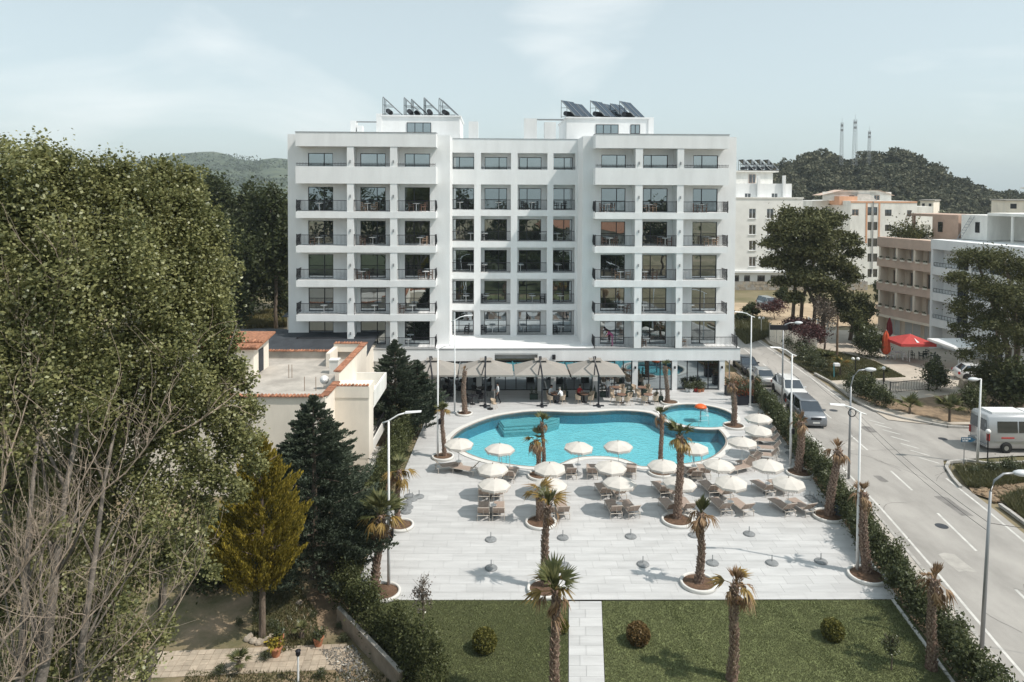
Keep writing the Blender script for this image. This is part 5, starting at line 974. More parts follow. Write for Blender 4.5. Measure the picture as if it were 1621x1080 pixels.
# ================================================================== PALMS
def frond_mesh(name, m, pet, bl, n, spread, droop, fold, seed):
    rg = random.Random(seed); V = []; Fc_ = []; T = []
    def add(vs, fs, t_): 
        b = len(V); V.extend(vs); Fc_.extend([tuple(i + b for i in f) for f in fs]); T.extend([t_] * len(fs))
    add([(0, -.022, 0), (0, .022, 0), (pet, .014, 0), (pet, -.014, 0), (0, 0, -.02), (pet, 0, -.012)], [(0, 3, 2, 1), (0, 4, 5, 3), (1, 2, 5, 4)], .8)
    for i in range(n):
        f = (i / (n - 1)) * 2 - 1; a = f * spread + rg.uniform(-.04, .04); L_ = bl * (1 - .3 * abs(f)) * rg.uniform(.8, 1.1); c, s = math.cos(a), math.sin(a); z = abs(f) * fold
        w = L_ * .075; dr = droop * rg.uniform(.6, 1.5); p0 = Vector((pet, 0, 0)); 
        q = lambda t_, off: (pet + c * L_ * t_ - s * off, s * L_ * t_ + c * off, z * L_ * t_ - dr * t_ ** 2.2 * L_)
        add([q(.02, -w*.4), q(.02, w*.4), q(.5, -w), q(.5, w), q(1, 0)], [(0, 1, 3, 2), (2, 3, 4)], rg.random())
    me = bpy.data.meshes.new(name); me.from_pydata([tuple(v) for v in V], [], Fc_); me.materials.append(m); a = me.attributes.new('tint', 'FLOAT', 'FACE'); a.data.foreach_set('value', T); me.update(); return me
FR = {'G': [frond_mesh('frond', M_frondG, .42, .62, 15, 1.25, .25, .25, i) for i in range(3)], 'Y': [frond_mesh('frond', M_frondY, .45, .55, 13, 1.0, .8, .1, 10 + i) for i in range(3)],
      'B': [frond_mesh('frond', M_frondB, .40, .55, 11, .75, 1.0, .05, 20 + i) for i in range(3)], 'S': [frond_mesh('frond', M_frondG, .15, .70, 9, .28, .05, .05, 30 + i) for i in range(2)], 'D': [frond_mesh('frond', M_frondB, .25, .55, 9, .35, .15, .05, 40 + i) for i in range(2)]}
POTRING = {}
def palm(lab, base, top, r, crown, size=1.0, ring=None, seed=0):
    rg = random.Random(seed); b = G(*base); tp = at(top[0], top[1], b.y + rg.uniform(-.15, .15)); root = thing('palm_tree', lab, 'palm', (b.x, b.y, 0), 0, 'palms round the pool and lawn'); h = tp.z; dx, dy = tp.x - b.x, tp.y - b.y; mb = MB(); n = 12; k = 9
    cx = lambda f: (dx * f + .06 * math.sin(f * 5 + seed), dy * f)
    rad = lambda f: r * .62 * (1.15 - .35 * f + .45 * math.exp(-f * 14))
    vs = []
    for i in range(k + 1):
        f = i / k; x, y = cx(f); vs += [(x + rad(f) * (1 + rg.uniform(-.06, .06)) * math.cos(2*PI*j/n), y + rad(f) * math.sin(2*PI*j/n), h * f) for j in range(n)]
    mb.add(vs, [(i*n+j, i*n+(j+1)%n, (i+1)*n+(j+1)%n, (i+1)*n+j) for i in range(k) for j in range(n)] + [tuple(range(k*n, k*n+n))]); mb.build('trunk', M_trunk, root, True)
    sb = MB(); ns = int(h * 52)
    for i in range(ns):                                    # cut leaf bases spiralling up the trunk
        f = .04 + .95 * i / ns; a = i * 2.4 + rg.uniform(-.2, .2); x, y = cx(f); R = rad(f); L_ = r * rg.uniform(.16, .40) * (1.35 if f > .85 else 1); w = r * .20; i0 = len(sb.v)
        sb.add([(0, -w, -.05), (0, w, -.05), (0, w * .8, .06), (0, -w * .8, .06), (L_, -w * .45, .13), (L_, w * .45, .13), (L_ * .8, 0, .16)], [(0, 1, 5, 4), (1, 2, 6, 5), (2, 3, 6), (3, 0, 4, 6), (4, 5, 6)]); sb.xf(i0, Matrix.Translation((x + (R - .02) * math.cos(a), y + (R - .02) * math.sin(a), h * f)) @ Matrix.Rotation(a, 4, 'Z'))
    sb.build('leaf_bases', M_stub, root, kind='stuff')
    for kind, cnt, el0, el1 in crown:
        for i in range(cnt):
            a = 2.4 * i + rg.uniform(-.4, .4) + seed; el = math.radians(rg.uniform(el0, el1)); o = link('frond', rg.choice(FR[kind]), root, None, (dx, dy, h - .04 * rg.random())); o.rotation_euler = (rg.uniform(-.5, .5), -el, a); s = size * 1.05 * rg.uniform(.8, 1.2); o.scale = (s, s, s)
    if ring:
        rx, rad_ = ring; rad_ *= .78; c = G(*rx); key = round(rad_, 2)
        if key not in POTRING: POTRING[key] = (MB().lathe([(rad_ + .11, -.02), (rad_ + .11, .14), (rad_ + .09, .16), (rad_ + .01, .16), (rad_ - .01, .13), (rad_ - .01, .02)], 40).mesh('planting_ring', M_coping, True), MB().lathe([(.001, .15), (rad_ * .5, .12), (rad_, .085)], 28).mesh('soil', M_soil2))
        o = link('planting_ring', POTRING[key][0], None, None, (c.x, c.y, .002)); tag(o, 'white ring holding the ' + lab, 'planter ring', 'white rings round the palms'); link('soil', POTRING[key][1], o)
TUFT = [('S', 7, 62, 88), ('G', 5, 30, 65), ('B', 6, -65, 10)]; BROWN = [('D', 9, 40, 88), ('B', 7, -70, 20)]; BIG = [('G', 11, 15, 80), ('S', 5, 60, 88), ('Y', 8, -35, 10), ('B', 8, -80, -35)]; MIX = [('S', 4, 60, 85), ('G', 5, 25, 60), ('Y', 6, -20, 35), ('B', 7, -80, -20)]; SPARSE = [('S', 5, 65, 88), ('G', 3, 45, 70), ('B', 6, -75, -10)]
palm('palm with a round tuft beside the leftmost pool lamp', (702, 724), (701, 649), .20, [('S', 8, 45, 88), ('G', 9, 25, 75), ('Y', 8, -10, 35)], .62, ((701, 724.5), .82), 1)
palm('thin palm before the cafe shade at the pool\'s far left', (735, 656.5), (735, 588), .26, BROWN[:1] + [('B', 4, -75, -20)], .62, ((735, 656), .72), 2)
palm('palm with yellowing skirt beside the stacked bases on the left', (631, 834), (630, 745), .20, [('G', 7, 20, 75), ('Y', 9, -60, 15), ('B', 7, -80, -40)], 1.0, ((634, 834), .78), 3)
palm('large fan palm with brown skirt at the terrace\'s near left corner', (595, 936), (602, 815), .25, BIG, 1.12, ((607, 940), .85), 4)
palm('palm with drooping brown crown, nearest the pool\'s front edge', (854, 755), (849, 698), .22, [('G', 3, 30, 70), ('Y', 5, -20, 40), ('B', 9, -70, 20)], .95, ((855.5, 754.5), .92), 5)
palm('taller thin palm right behind the drooping one by the pool', (860, 752), (859, 668), .17, TUFT, .72, None, 6)
palm('stout palm with orange dry fronds in the centre ring', (853, 826), (857, 784), .30, [('B', 6, 20, 80), ('Y', 7, 0, 80)], 1.0, ((856, 829), .95), 7)
palm('palm with a green brush top in the centre front ring', (861, 931), (868, 800), .24, [('S', 8, 58, 88), ('G', 2, 50, 70), ('Y', 5, 40, 75), ('B', 4, -80, -30)], .95, ((862, 935), .88), 8)
palm('green fan palm standing on the left lawn in front of everything', (882, 1139), (878, 934), .23, [('G', 9, 25, 85), ('S', 4, 60, 88), ('Y', 4, 10, 50), ('B', 7, -85, -10)], .98, None, 9)
palm('slim palm rising at the right end of the pool bay', (1047.5, 751), (1046, 657), .20, TUFT, .78, ((1046, 749.5), .92), 10)
palm('tallest palm with a wide brown skirt right of the pool bay', (1074, 823.5), (1076, 690), .27, [('G', 8, 20, 80), ('S', 4, 60, 88), ('Y', 9, -50, 10), ('B', 5, -80, -40)], 1.0, ((1072, 826), .95), 11)
palm('palm with long hanging dead fronds near the lawn', (1107, 926), (1110, 812), .24, [('S', 9, 55, 88), ('D', 7, -20, 45), ('B', 8, -60, 15)], .92, ((1105.5, 925.5), .92), 12)
palm('shaggy dry topped palm standing on the right lawn', (1157, 1074), (1166, 925), .24, [('D', 10, 45, 88), ('B', 12, -80, 25), ('Y', 4, 10, 60)], .90, None, 13)
palm('brown headed palm on the lawn\'s right edge by the hedge', (1472, 1058), (1480, 918), .23, [('D', 6, 50, 88), ('B', 12, -85, 10)], .88, None, 14)
palm('brown headed palm beside the near right lamp post', (1372, 909), (1365, 780), .27, BROWN, .82, ((1372, 913.5), .95), 15)
palm('leaning brown headed palm by the stored grey bases', (1313, 818), (1326, 712), .29, BROWN, .84, ((1311, 818.5), .95), 16)
palm('thick palm in the ring behind the right sunbeds', (1265.5, 749), (1268, 668), .31, BROWN, .92, ((1266, 750.5), .95), 17)
palm('brown topped palm beside the paddling pool', (1163, 676), (1159, 607), .27, [('D', 8, 45, 88), ('B', 8, -80, 0)], .75, ((1161.5, 676), .92), 18)
palm('small crowned palm in front of the corner glazing', (1056, 638), (1054, 580), .24, SPARSE, .66, ((1060, 638.5), .85), 19)
palm('short palm hidden behind the farthest right lamp', (1191, 636), (1190.5, 600), .24, [('B', 6, -70, 30)], .6, ((1188, 638), .85), 20)
# ================================================================== LAMPS
def terrace_lamp(lab, bu, bv, tv, armu, armv):
    b = G(bu, bv); tp = at(bu, tv, b.y); e = at(armu, armv, b.y - .1); r = thing('lamp_post', lab, 'street lamp', (b.x, b.y, 0), 0, 'white lamp posts round the terrace'); h = tp.z; dx = e.x - b.x; s = 1 if dx > 0 else -1; dz = e.z - h
    MB().tube([(0, 0, 0), (0, 0, h * .45), (0, 0, h * .46), (0, 0, h)], [.075, .075, .055, .045], 10).build('post', M_white, r, True); MB().lathe([(.16, .001), (.16, .03), (.09, .04)], 12).build('base_plate', M_white, r)
    MB().tube([(-.28 * s, 0, h - .10), (0, 0, h), (dx * .3, 0, h + dz * .62), (dx * .55, 0, h + dz * .85)], .036, 7).build('arm', M_white, r, True)
    mb = MB().add([(0, -.09, 0), (dx * .5, -.09, dz * .15), (dx * .5, .09, dz * .15), (0, .09, 0), (0, -.06, .07), (dx * .5, -.05, dz * .15 + .05), (dx * .5, .05, dz * .15 + .05), (0, .06, .07)], [(0,1,2,3),(7,6,5,4),(0,4,5,1),(1,5,6,2),(2,6,7,3),(3,7,4,0)]); mb.xf(0, Matrix.Translation((dx * .52, 0, h + dz * .82))); mb.build('lamp_head', M_white, r)
    MB().box(.05, .22, -.1, .1, 2.3, 2.65).build('loudspeaker', M_black, r)
for a in (('white lamp post at the terrace\'s near left corner', 615.5, 929, 666.5, 665.5, 652.5), ('white lamp post beside the round tufted palm on the left', 693, 725, 553, 729, 546), ('white lamp post in front of the cafe shade', 719.7, 652.5, 507, 748, 499.5), ('white lamp post by the hotel\'s right corner', 1187.5, 644, 500.5, 1164, 494), ('white lamp post behind the stored bases at the right hedge', 1251, 742, 561, 1220.6, 550), ('white lamp post by the near right palm ring', 1357, 905, 653, 1316, 641)): terrace_lamp(*a)
def road_lamp(lab, bu, bv, tu, tv, hu, hv, m=M_grey):
    b = G(bu, bv); tp = at(tu, tv, b.y); e = at(hu, hv, b.y); r = thing('street_lamp', lab, 'street lamp', (b.x, b.y, 0), 0, 'grey street lamps along the road'); dx, dz = tp.x - b.x, tp.z; ex, ez = e.x - b.x, e.z
    MB().tube([(0, 0, 0), (dx * .5, 0, dz * .5), (dx, 0, dz)], [.085, .07, .05], 8).build('post', m, r, True); MB().tube([(dx, 0, dz), (dx + (ex-dx)*.12, 0, dz + (ez-dz)*.6), (dx + (ex-dx)*.4, 0, dz + (ez-dz)*.95), (dx + (ex-dx)*.8, 0, ez)], .045, 7).build('arm', m, r, True)
    mb = MB().sphere((0, 0, 0), .30, 12, 6, sz=.42); mb.xf(0, Matrix.Translation((ex, 0, ez)) @ Matrix.Diagonal((1.25, .6, 1, 1))); mb.build('lamp_head', mat('lamp_glass', (.6, .62, .64), .3) if 'lamp_glass' not in bpy.data.materials else bpy.data.materials['lamp_glass'], r, True); return Vector((b.x + dx * .8, b.y, dz * .8)), r
s1, R1 = road_lamp('curved grey street lamp on the near pavement at the right edge', 1554, 1026, 1568, 778, 1618, 749); s2, R2 = road_lamp('curved grey street lamp behind the hedge beside the parked cars', 1343.5, 757, 1347, 612, 1378, 585); s3, R3 = road_lamp('straight armed street lamp beyond the parked cars', 1238, 643, 1240, 519, 1264, 511); s4, R4 = road_lamp('white street lamp at the side road corner beside the minibus', 1547, 733, 1553, 600, 1541, 600.5, M_white)
MB().tube([(.24 * math.cos(a), 0, .24 * math.sin(a)) for a in np.linspace(0, 2*PI, 19)], .035, 5, caps=False).build('hoop', M_black, R2, loc=(0.08, -.12, 4.2))
p = at(1238, 517, G(1238, 643).y); MB().box(-.9, .55, -.06, .06, -.18, .22).build('street_box', M_black, R3, loc=(-.2, 0, p.z - .1))
def cable(lab, a, b, sag=.35): 
    pts = [a.lerp(b, i / 12) - Vector((0, 0, sag * (1 - (2 * i / 12 - 1) ** 2))) for i in range(13)]; o = MB().tube([p - pts[0] for p in pts], .011, 4).build('cable', M_black, None, loc=pts[0]); tag(o, lab, 'cable', 'overhead cables along the road')
for dz, nm in ((0, 'upper'), (-.35, 'lower')): z = Vector((0, 0, dz)); cable('%s overhead cable between the two curved street lamps' % nm, s1 + z, s2 + z); cable('%s overhead cable from curved lamp to straight armed lamp' % nm, s2 + z, s3 + z)
cable('overhead cable crossing from the near street lamp off to the right', s1, s1 + Vector((9, -3, .5)), .2)
M_globe = mat('opal_globe', (.8, .8, .78), .3)
def globe(lab, bu, bv, tv, n=1, m=M_black):
    b = G(bu, bv); z = at(bu, tv, b.y).z; r = thing('globe_lamp', lab, 'lamp', (b.x, b.y, 0), 0, 'globe lamps in the garden and road'); MB().tube([(0, 0, 0), (0, 0, z)], .04, 7).build('post', m, r)
    for i in range(n): x = (i - (n - 1) / 2) * .5; MB().sphere((x, 0, z + .12), .16, 12, 8).build('globe', M_globe, r, True)
    if n > 1: MB().tube([(-.28, 0, z), (.28, 0, z)], .025, 5).build('arm', m, r)
globe('black post with a white globe before the minibus', 1563, 740, 686); globe('black post with a white globe by the garden gate', 1398, 624, 585); globe('twin white globes on a thin post in the garden', 1354, 590, 570, 2); globe('white post with twin globes at the far road verge', 1205, 527, 505, 2, M_white)
# arrow sign, gate post sign
p = G(1525.5, 742); zt = at(1525, 696, p.y).z; r = thing('direction_sign', 'dark blue arrow sign pointing right on a thin post by the corner', 'sign', (p.x, p.y, 0), 0)
MB().tube([(0, 0, 0), (0, 0, zt + .15)], .025, 6).build('post', M_grey, r); MB().add([(x, y, z) for y in (-.03, .0) for x, z in ((-.22, zt - .15), (.48, zt - .15), (.74, zt), (.48, zt + .15), (-.22, zt + .15))], [(0,1,2,3,4),(9,8,7,6,5),(0,5,6,1),(1,6,7,2),(2,7,8,3),(3,8,9,4),(4,9,5,0)]).build('arrow_board', M_blue_sign, r)
lt = MB()                                             # two rows of white lettering too small to read
for z_, x_, ws_ in ((zt + .06, -.18, (.09, .05, .11, .05, .10, .06, .12)), (zt - .07, -.14, (.10, .06, .05, .11, .07))):
    for w_ in ws_: lt.box(x_, x_ + w_ - .025, -.036, -.0305, z_ - .035, z_ + .035); x_ += w_
lt.build('lettering', M_white, r)
pa, pb_ = G(1378.5, 622), G(1398, 628); r = thing('gate_post', 'black post carrying a flat dark sign at the garden entrance', 'sign post', (pa.x, pa.y, 0)); z = at(1380, 583, pa.y).z; MB().box(-.06, .06, -.06, .06, 0, z).build('post', M_black, r); MB().box(-.95, .1, -.1, -.062, z - .25, z).build('board', M_black, r)
p = G(1320, 598); r = thing('garden_sign', 'small white board on a teal post in the garden', 'sign', (p.x, p.y, 0)); M_teal = mat('teal_paint', (.10, .30, .32), .6); z = at(1320, 576, p.y).z; MB().tube([(0, 0, 0), (0, 0, z)], .05, 6).build('post', M_teal, r); MB().box(0, .5, -.2, .2, z - .2, z + .05).build('board', M_white, r)
# ================================================================== VEHICLES
M_tyre = M_rubber; M_rim = mat('alloy_rim', (.45, .46, .48), .3, metal=.8); M_light = mat('headlight', (.75, .78, .8), .1); M_tail = mat('tail_light', (.35, .02, .015), .25); M_plate = mat('number_plate', (.65, .65, .62), .5); M_cglass = glassmat('car_glass', .10, (.8, .9, 1), (.012, .014, .018), .02)
def paint(name, c, metal=.3): m = mat(name, c, .35, metal=metal, spec=.5); m.node_tree.nodes['Principled BSDF'].inputs['Coat Weight'].default_value = .6; return m
def loft(mb, secs, m=0, close=True):
    n = len(secs[0]); b = len(mb.v); 
    for s in secs: mb.v += [tuple(p) for p in s]
    for i in range(len(secs) - 1):
        for j in range(n): mb.f.append((b+i*n+j, b+i*n+(j+1)%n, b+(i+1)*n+(j+1)%n, b+(i+1)*n+j)); mb.m.append(m)
    if close: mb.f += [tuple(b+j for j in range(n-1, -1, -1)), tuple(b+(len(secs)-1)*n+j for j in range(n))]; mb.m += [m, m]
def car(lab, name, loc, rz, pm, L_, Wd, Hh, hood, belt, ws0, rf0, rf1, rw1, deck, wheel_r=.32, group='cars parked along the hedge', rails=False, cat='car'):
    """nose at y=-L/2; ws0..rw1 are y of windscreen foot, roof front, roof back, rear window foot"""
    r = thing(name, lab, cat, loc, rz, group); w = Wd / 2; y0, y1 = -L_/2, L_/2; gc = .18
    def sec(y, zt, k=1.0, zb=gc): ww = w * k; return [(-ww*.92, y, zb), (-ww, y, zb + .18), (-ww*1.0, y, min(zt - .08, .62)), (-ww*.95, y, zt - .06), (-ww*.80, y, zt), (ww*.80, y, zt), (ww*.95, y, zt - .06), (ww, y, min(zt - .08, .62)), (ww, y, zb + .18), (ww*.92, y, zb)]
    mb = MB(); loft(mb, [sec(y0, hood - .22, .80, .24), sec(y0 + .08, hood - .13, .90, .20), sec(y0 + .35, hood - .06, .97), sec(ws0 - .05, hood, 1), sec(ws0 + .5, belt, 1), sec(rw1 - .3, belt, 1), sec(rw1 + .02, deck, .99), sec(y1 - .2, deck - .03, .96), sec(y1 - .06, deck - .1, .9, .22), sec(y1, deck - .25, .82, .26)]); mb.build('body', pm, r, True)
    gl_ = MB(); k0, k1 = .90, .72; vs = [(-w*k0, ws0, belt - .03), (w*k0, ws0, belt - .03), (w*k0, rw1, belt - .03), (-w*k0, rw1, belt - .03), (-w*k1, rf0, Hh - .05), (w*k1, rf0, Hh - .05), (w*k1, rf1, Hh - .05), (-w*k1, rf1, Hh - .05)]; gl_.add(vs, [(0,1,5,4),(1,2,6,5),(2,3,7,6),(3,0,4,7)]); gl_.build('windows', M_cglass, r)
    rf = MB(); loft(rf, [[(-w*k1*.96, rf0 - .04, Hh - .06), (-w*k1*.96, rf0 - .02, Hh - .03), (w*k1*.96, rf0 - .02, Hh - .03), (w*k1*.96, rf0 - .04, Hh - .06)], [(-w*k1, rf0 + .25, Hh - .06), (-w*k1*.86, rf0 + .25, Hh), (w*k1*.86, rf0 + .25, Hh), (w*k1, rf0 + .25, Hh - .06)], [(-w*k1, rf1 - .25, Hh - .06), (-w*k1*.86, rf1 - .25, Hh), (w*k1*.86, rf1 - .25, Hh), (w*k1, rf1 - .25, Hh - .06)], [(-w*k1*.96, rf1 + .05, Hh - .07), (-w*k1*.9, rf1 + .03, Hh - .04), (w*k1*.9, rf1 + .03, Hh - .04), (w*k1*.96, rf1 + .05, Hh - .07)]]); rf.build('roof', pm, r, True)
    for s in (-1, 1):
        for (ya, yb, t_) in ((ws0, rf0, .04), (rw1, rf1, .06)): MB().tube([(s*w*k0*1.005, ya, belt - .03), (s*w*k1*1.0, yb, Hh - .05)], t_, 4).build('pillar', pm, r)
        ym = (ws0 + rw1) / 2; MB().tube([(s*w*k0*1.01, ym, belt - .03), (s*w*k1*1.01, (rf0 + rf1) / 2 + .1, Hh - .05)], .04, 4).build('pillar', pm, r)
    for s in (-1, 1):
        MB().box(-.1, .1, -.06, .06, -.06, .08).build('mirror', pm, r, loc=(s * (w + .06), ws0 + .35, belt + .06)); MB().add([(s*w*.42, y0 + .10, hood - .34), (s*w*.86, y0 + .22, hood - .30), (s*w*.88, y0 + .34, hood - .10), (s*w*.46, y0 + .18, hood - .16), (s*w*.42, y0 - .0, hood - .35), (s*w*.80, y0 + .06, hood - .32), (s*w*.84, y0 + .16, hood - .14), (s*w*.46, y0 + .02, hood - .18)], [(0,1,2,3),(4,7,6,5),(0,4,5,1),(1,5,6,2),(2,6,7,3),(3,7,4,0)]).build('headlight', M_light, r)
        MB().box(s*w*.88 - .11, s*w*.88 + .05 * s - (.0), y1 - .16, y1 + .0, deck - .36, deck - .12).build('tail_light', M_tail, r)
    MB().box(-w*.40, w*.40, y0 - .035, y0 + .10, hood - .37, hood - .20).build('grille', M_black, r); MB().box(-w*.75, w*.75, y0 + .03, y0 + .1, .22, .34).build('air_intake', M_black, r); MB().box(-.26, .26, y0 - .04, y0 + .02, .40, .51).build('number_plate', M_plate, r); MB().box(-.26, .26, y1 - .03, y1 + .03, .55, .66).build('number_plate', M_plate, r)
    for s in (-1, 1):
        for y in (y0 + .82, y1 - .78):
            arch = MB().lathe([(wheel_r + .07, -.03), (wheel_r + .07, .03), (.01, .03)], 18).xf(0, Matrix.Translation((s*(w - .0), y, wheel_r)) @ Matrix.Rotation(s*PI/2, 4, 'Y')); arch.build('wheel_arch', M_black, r)
            t_ = MB().lathe([(wheel_r*.62, -.1), (wheel_r*.95, -.1), (wheel_r, -.06), (wheel_r, .06), (wheel_r*.95, .1), (wheel_r*.62, .1)], 20).xf(0, Matrix.Translation((s*(w - .06), y, wheel_r)) @ Matrix.Rotation(s*PI/2, 4, 'Y')); wh_ = t_.build('wheel', M_tyre, r, True); MB().lathe([(wheel_r*.64, .07), (wheel_r*.5, .085), (.05, .1), (.001, .1)], 12).xf(0, Matrix.Translation((s*(w - .06), y, wheel_r)) @ Matrix.Rotation(s*PI/2, 4, 'Y')).build('rim', M_rim, wh_)
    if rails: [MB().tube([(s*w*.66, rf0 + .1, Hh - .02), (s*w*.68, rf0 + .2, Hh + .05), (s*w*.68, rf1 - .2, Hh + .05), (s*w*.66, rf1 - .1, Hh - .02)], .022, 5).build('roof_rail', M_black, r) for s in (-1, 1)]
    return r
hd = lambda y: -math.atan2(rc(y + 2) - rc(y - 2), 4)
p = G(1296, 678, .0); car('dark grey people carrier with its nose to the camera, beside the hedge', 'parked_car', (p.x + .0, p.y + 2.3, -.05), hd(p.y), paint('grey_paint', (.20, .215, .235)), 4.6, 1.86, 1.66, 1.05, 1.02, -1.45, -.55, 1.75, 2.2, 1.02)
p = G(1266, 640, .0); car('white estate car parked nose to nose behind the dark grey people carrier', 'parked_car', (p.x + .1, p.y + 2.3, -.05), hd(p.y), paint('white_paint', (.72, .72, .71), 0), 4.7, 1.88, 1.66, 1.04, 1.02, -1.1, -.35, 1.7, 2.2, 1.02, .34, rails=True)
p = G(1217.5, 613, .0); car('silver saloon seen from behind, parked beside the hedge', 'parked_car', (p.x, p.y + 2.1, -.05), hd(p.y) + PI, paint('silver_paint', (.46, .46, .45), .5), 4.3, 1.74, 1.42, .90, .90, -1.05, -.25, 1.0, 1.7, .93)
p = G(1194, 595, .0); car('black saloon facing the camera, farthest of the cars by the hedge', 'parked_car', (p.x, p.y + 2.2, -.05), hd(p.y), paint('black_paint', (.022, .026, .034)), 4.5, 1.78, 1.43, .92, .90, -1.0, -.25, 1.0, 1.75, .95)
p = G(1222, 490, .0); car('silver minivan parked on bare ground by the pale block', 'parked_car', (p.x, p.y + 1.5, -.05), .15, paint('silver_blue_paint', (.40, .43, .44), .4), 4.5, 1.82, 1.75, 1.10, 1.04, -1.4, -.6, 1.8, 2.15, 1.04, group='other parked cars')
p = G(1555, 603, .0); car('white and red car parked in shade under the right pine', 'parked_car', (p.x, p.y + .5, .0), 1.35, paint('white_paint_two', (.62, .62, .62), 0), 4.2, 1.72, 1.45, .95, .92, -1.0, -.3, 1.3, 1.8, .95, group='other parked cars')
# minibus, rear three quarter view, leaving the picture on the right
p = G(1562, 716, .0); mv = thing('minibus', 'silver minibus with dark windows leaving the picture at right', 'minibus', (p.x + 3.05, p.y + .95, -.05), .0); ms = paint('minibus_silver', (.50, .51, .52), .45)
def bsec(x, k=1.0, zb=.32, zt=2.62): return [(x, -.98*k, zb), (x, -1.02*k, .9), (x, -.99*k, 1.35), (x, -.90*k, 2.42), (x, -.78*k, zt), (x, .78*k, zt), (x, .90*k, 2.42), (x, .99*k, 1.35), (x, 1.02*k, .9), (x, .98*k, zb)]
mb = MB(); loft(mb, [bsec(-3.0, .93, .42, 2.5), bsec(-2.9, 1.0, .34, 2.6), bsec(2.2), bsec(2.9, .97, .34, 2.5), bsec(3.6, .9, .34, 1.4)]); mb.build('body', ms, mv, True)
for i in range(3): xa = -2.35 + i * 1.5; MB().add([(xa, -1.012, 1.42), (xa + 1.4, -1.012, 1.42), (xa + 1.4, -.94, 2.2), (xa, -.94, 2.2), (xa, -.96, 1.42), (xa + 1.4, -.96, 1.42), (xa + 1.4, -.88, 2.2), (xa, -.88, 2.2)], [(0,1,2,3),(0,3,7,4),(1,5,6,2),(3,2,6,7)]).build('side_window', M_cglass, mv)
for s in (-1, 1): MB().add([(-3.05, s*.48 - .40, 1.45), (-3.05, s*.48 + .40, 1.45), (-3.03, s*.44 + .36, 2.25), (-3.03, s*.44 - .36, 2.25), (-2.95, s*.48 - .40, 1.45), (-2.95, s*.48 + .40, 1.45), (-2.93, s*.44 + .36, 2.25), (-2.93, s*.44 - .36, 2.25)], [(3,2,1,0),(0,1,5,4),(2,3,7,6)]).build('rear_window', M_cglass, mv); MB().box(-3.03, -2.9, s*.93 - .09, s*.93 + .075, .85, 1.35).build('tail_light', M_tail, mv)
MB().box(-3.12, -2.9, -.95, .95, .38, .58).build('rear_bumper', M_grey, mv); MB().box(-3.06, -3.02, -.26, .26, .66, .78).build('number_plate', M_plate, mv); MB().box(-3.035, -3.0, -.012, .012, .6, 2.4).build('door_gap', M_black, mv)
MB().box(-2.5, -.2, -.6, .6, 2.6, 2.74).box(-.0, 1.4, -.5, .5, 2.6, 2.72).build('roof_unit', M_white, mv); MB().box(-2.6, 2.6, -1.035, -1.012, .80, .88).build('side_strip', M_grey, mv)
MB().box(-2.1, -1.2, -1.03, -1.0, 1.02, 1.12).build('red_decal', M_red, mv)
for s in (-1, 1):
    for x in (-1.75, 2.1): 
        MB().lathe([(.42, -.03), (.42, .03), (.01, .03)], 18).xf(0, Matrix.Translation((x, s*.99, .36)) @ Matrix.Rotation(-s*PI/2, 4, 'X')).build('wheel_arch', M_black, mv)
        w_ = MB().lathe([(.22, -.1), (.34, -.1), (.36, -.06), (.36, .06), (.34, .1), (.22, .1)], 20).xf(0, Matrix.Translation((x, s*.95, .36)) @ Matrix.Rotation(-s*PI/2, 4, 'X')).build('wheel', M_tyre, mv, True); MB().lathe([(.23, .08), (.16, .1), (.001, .11)], 12).xf(0, Matrix.Translation((x, s*.95, .36)) @ Matrix.Rotation(-s*PI/2, 4, 'X')).build('rim', M_rim, w_)
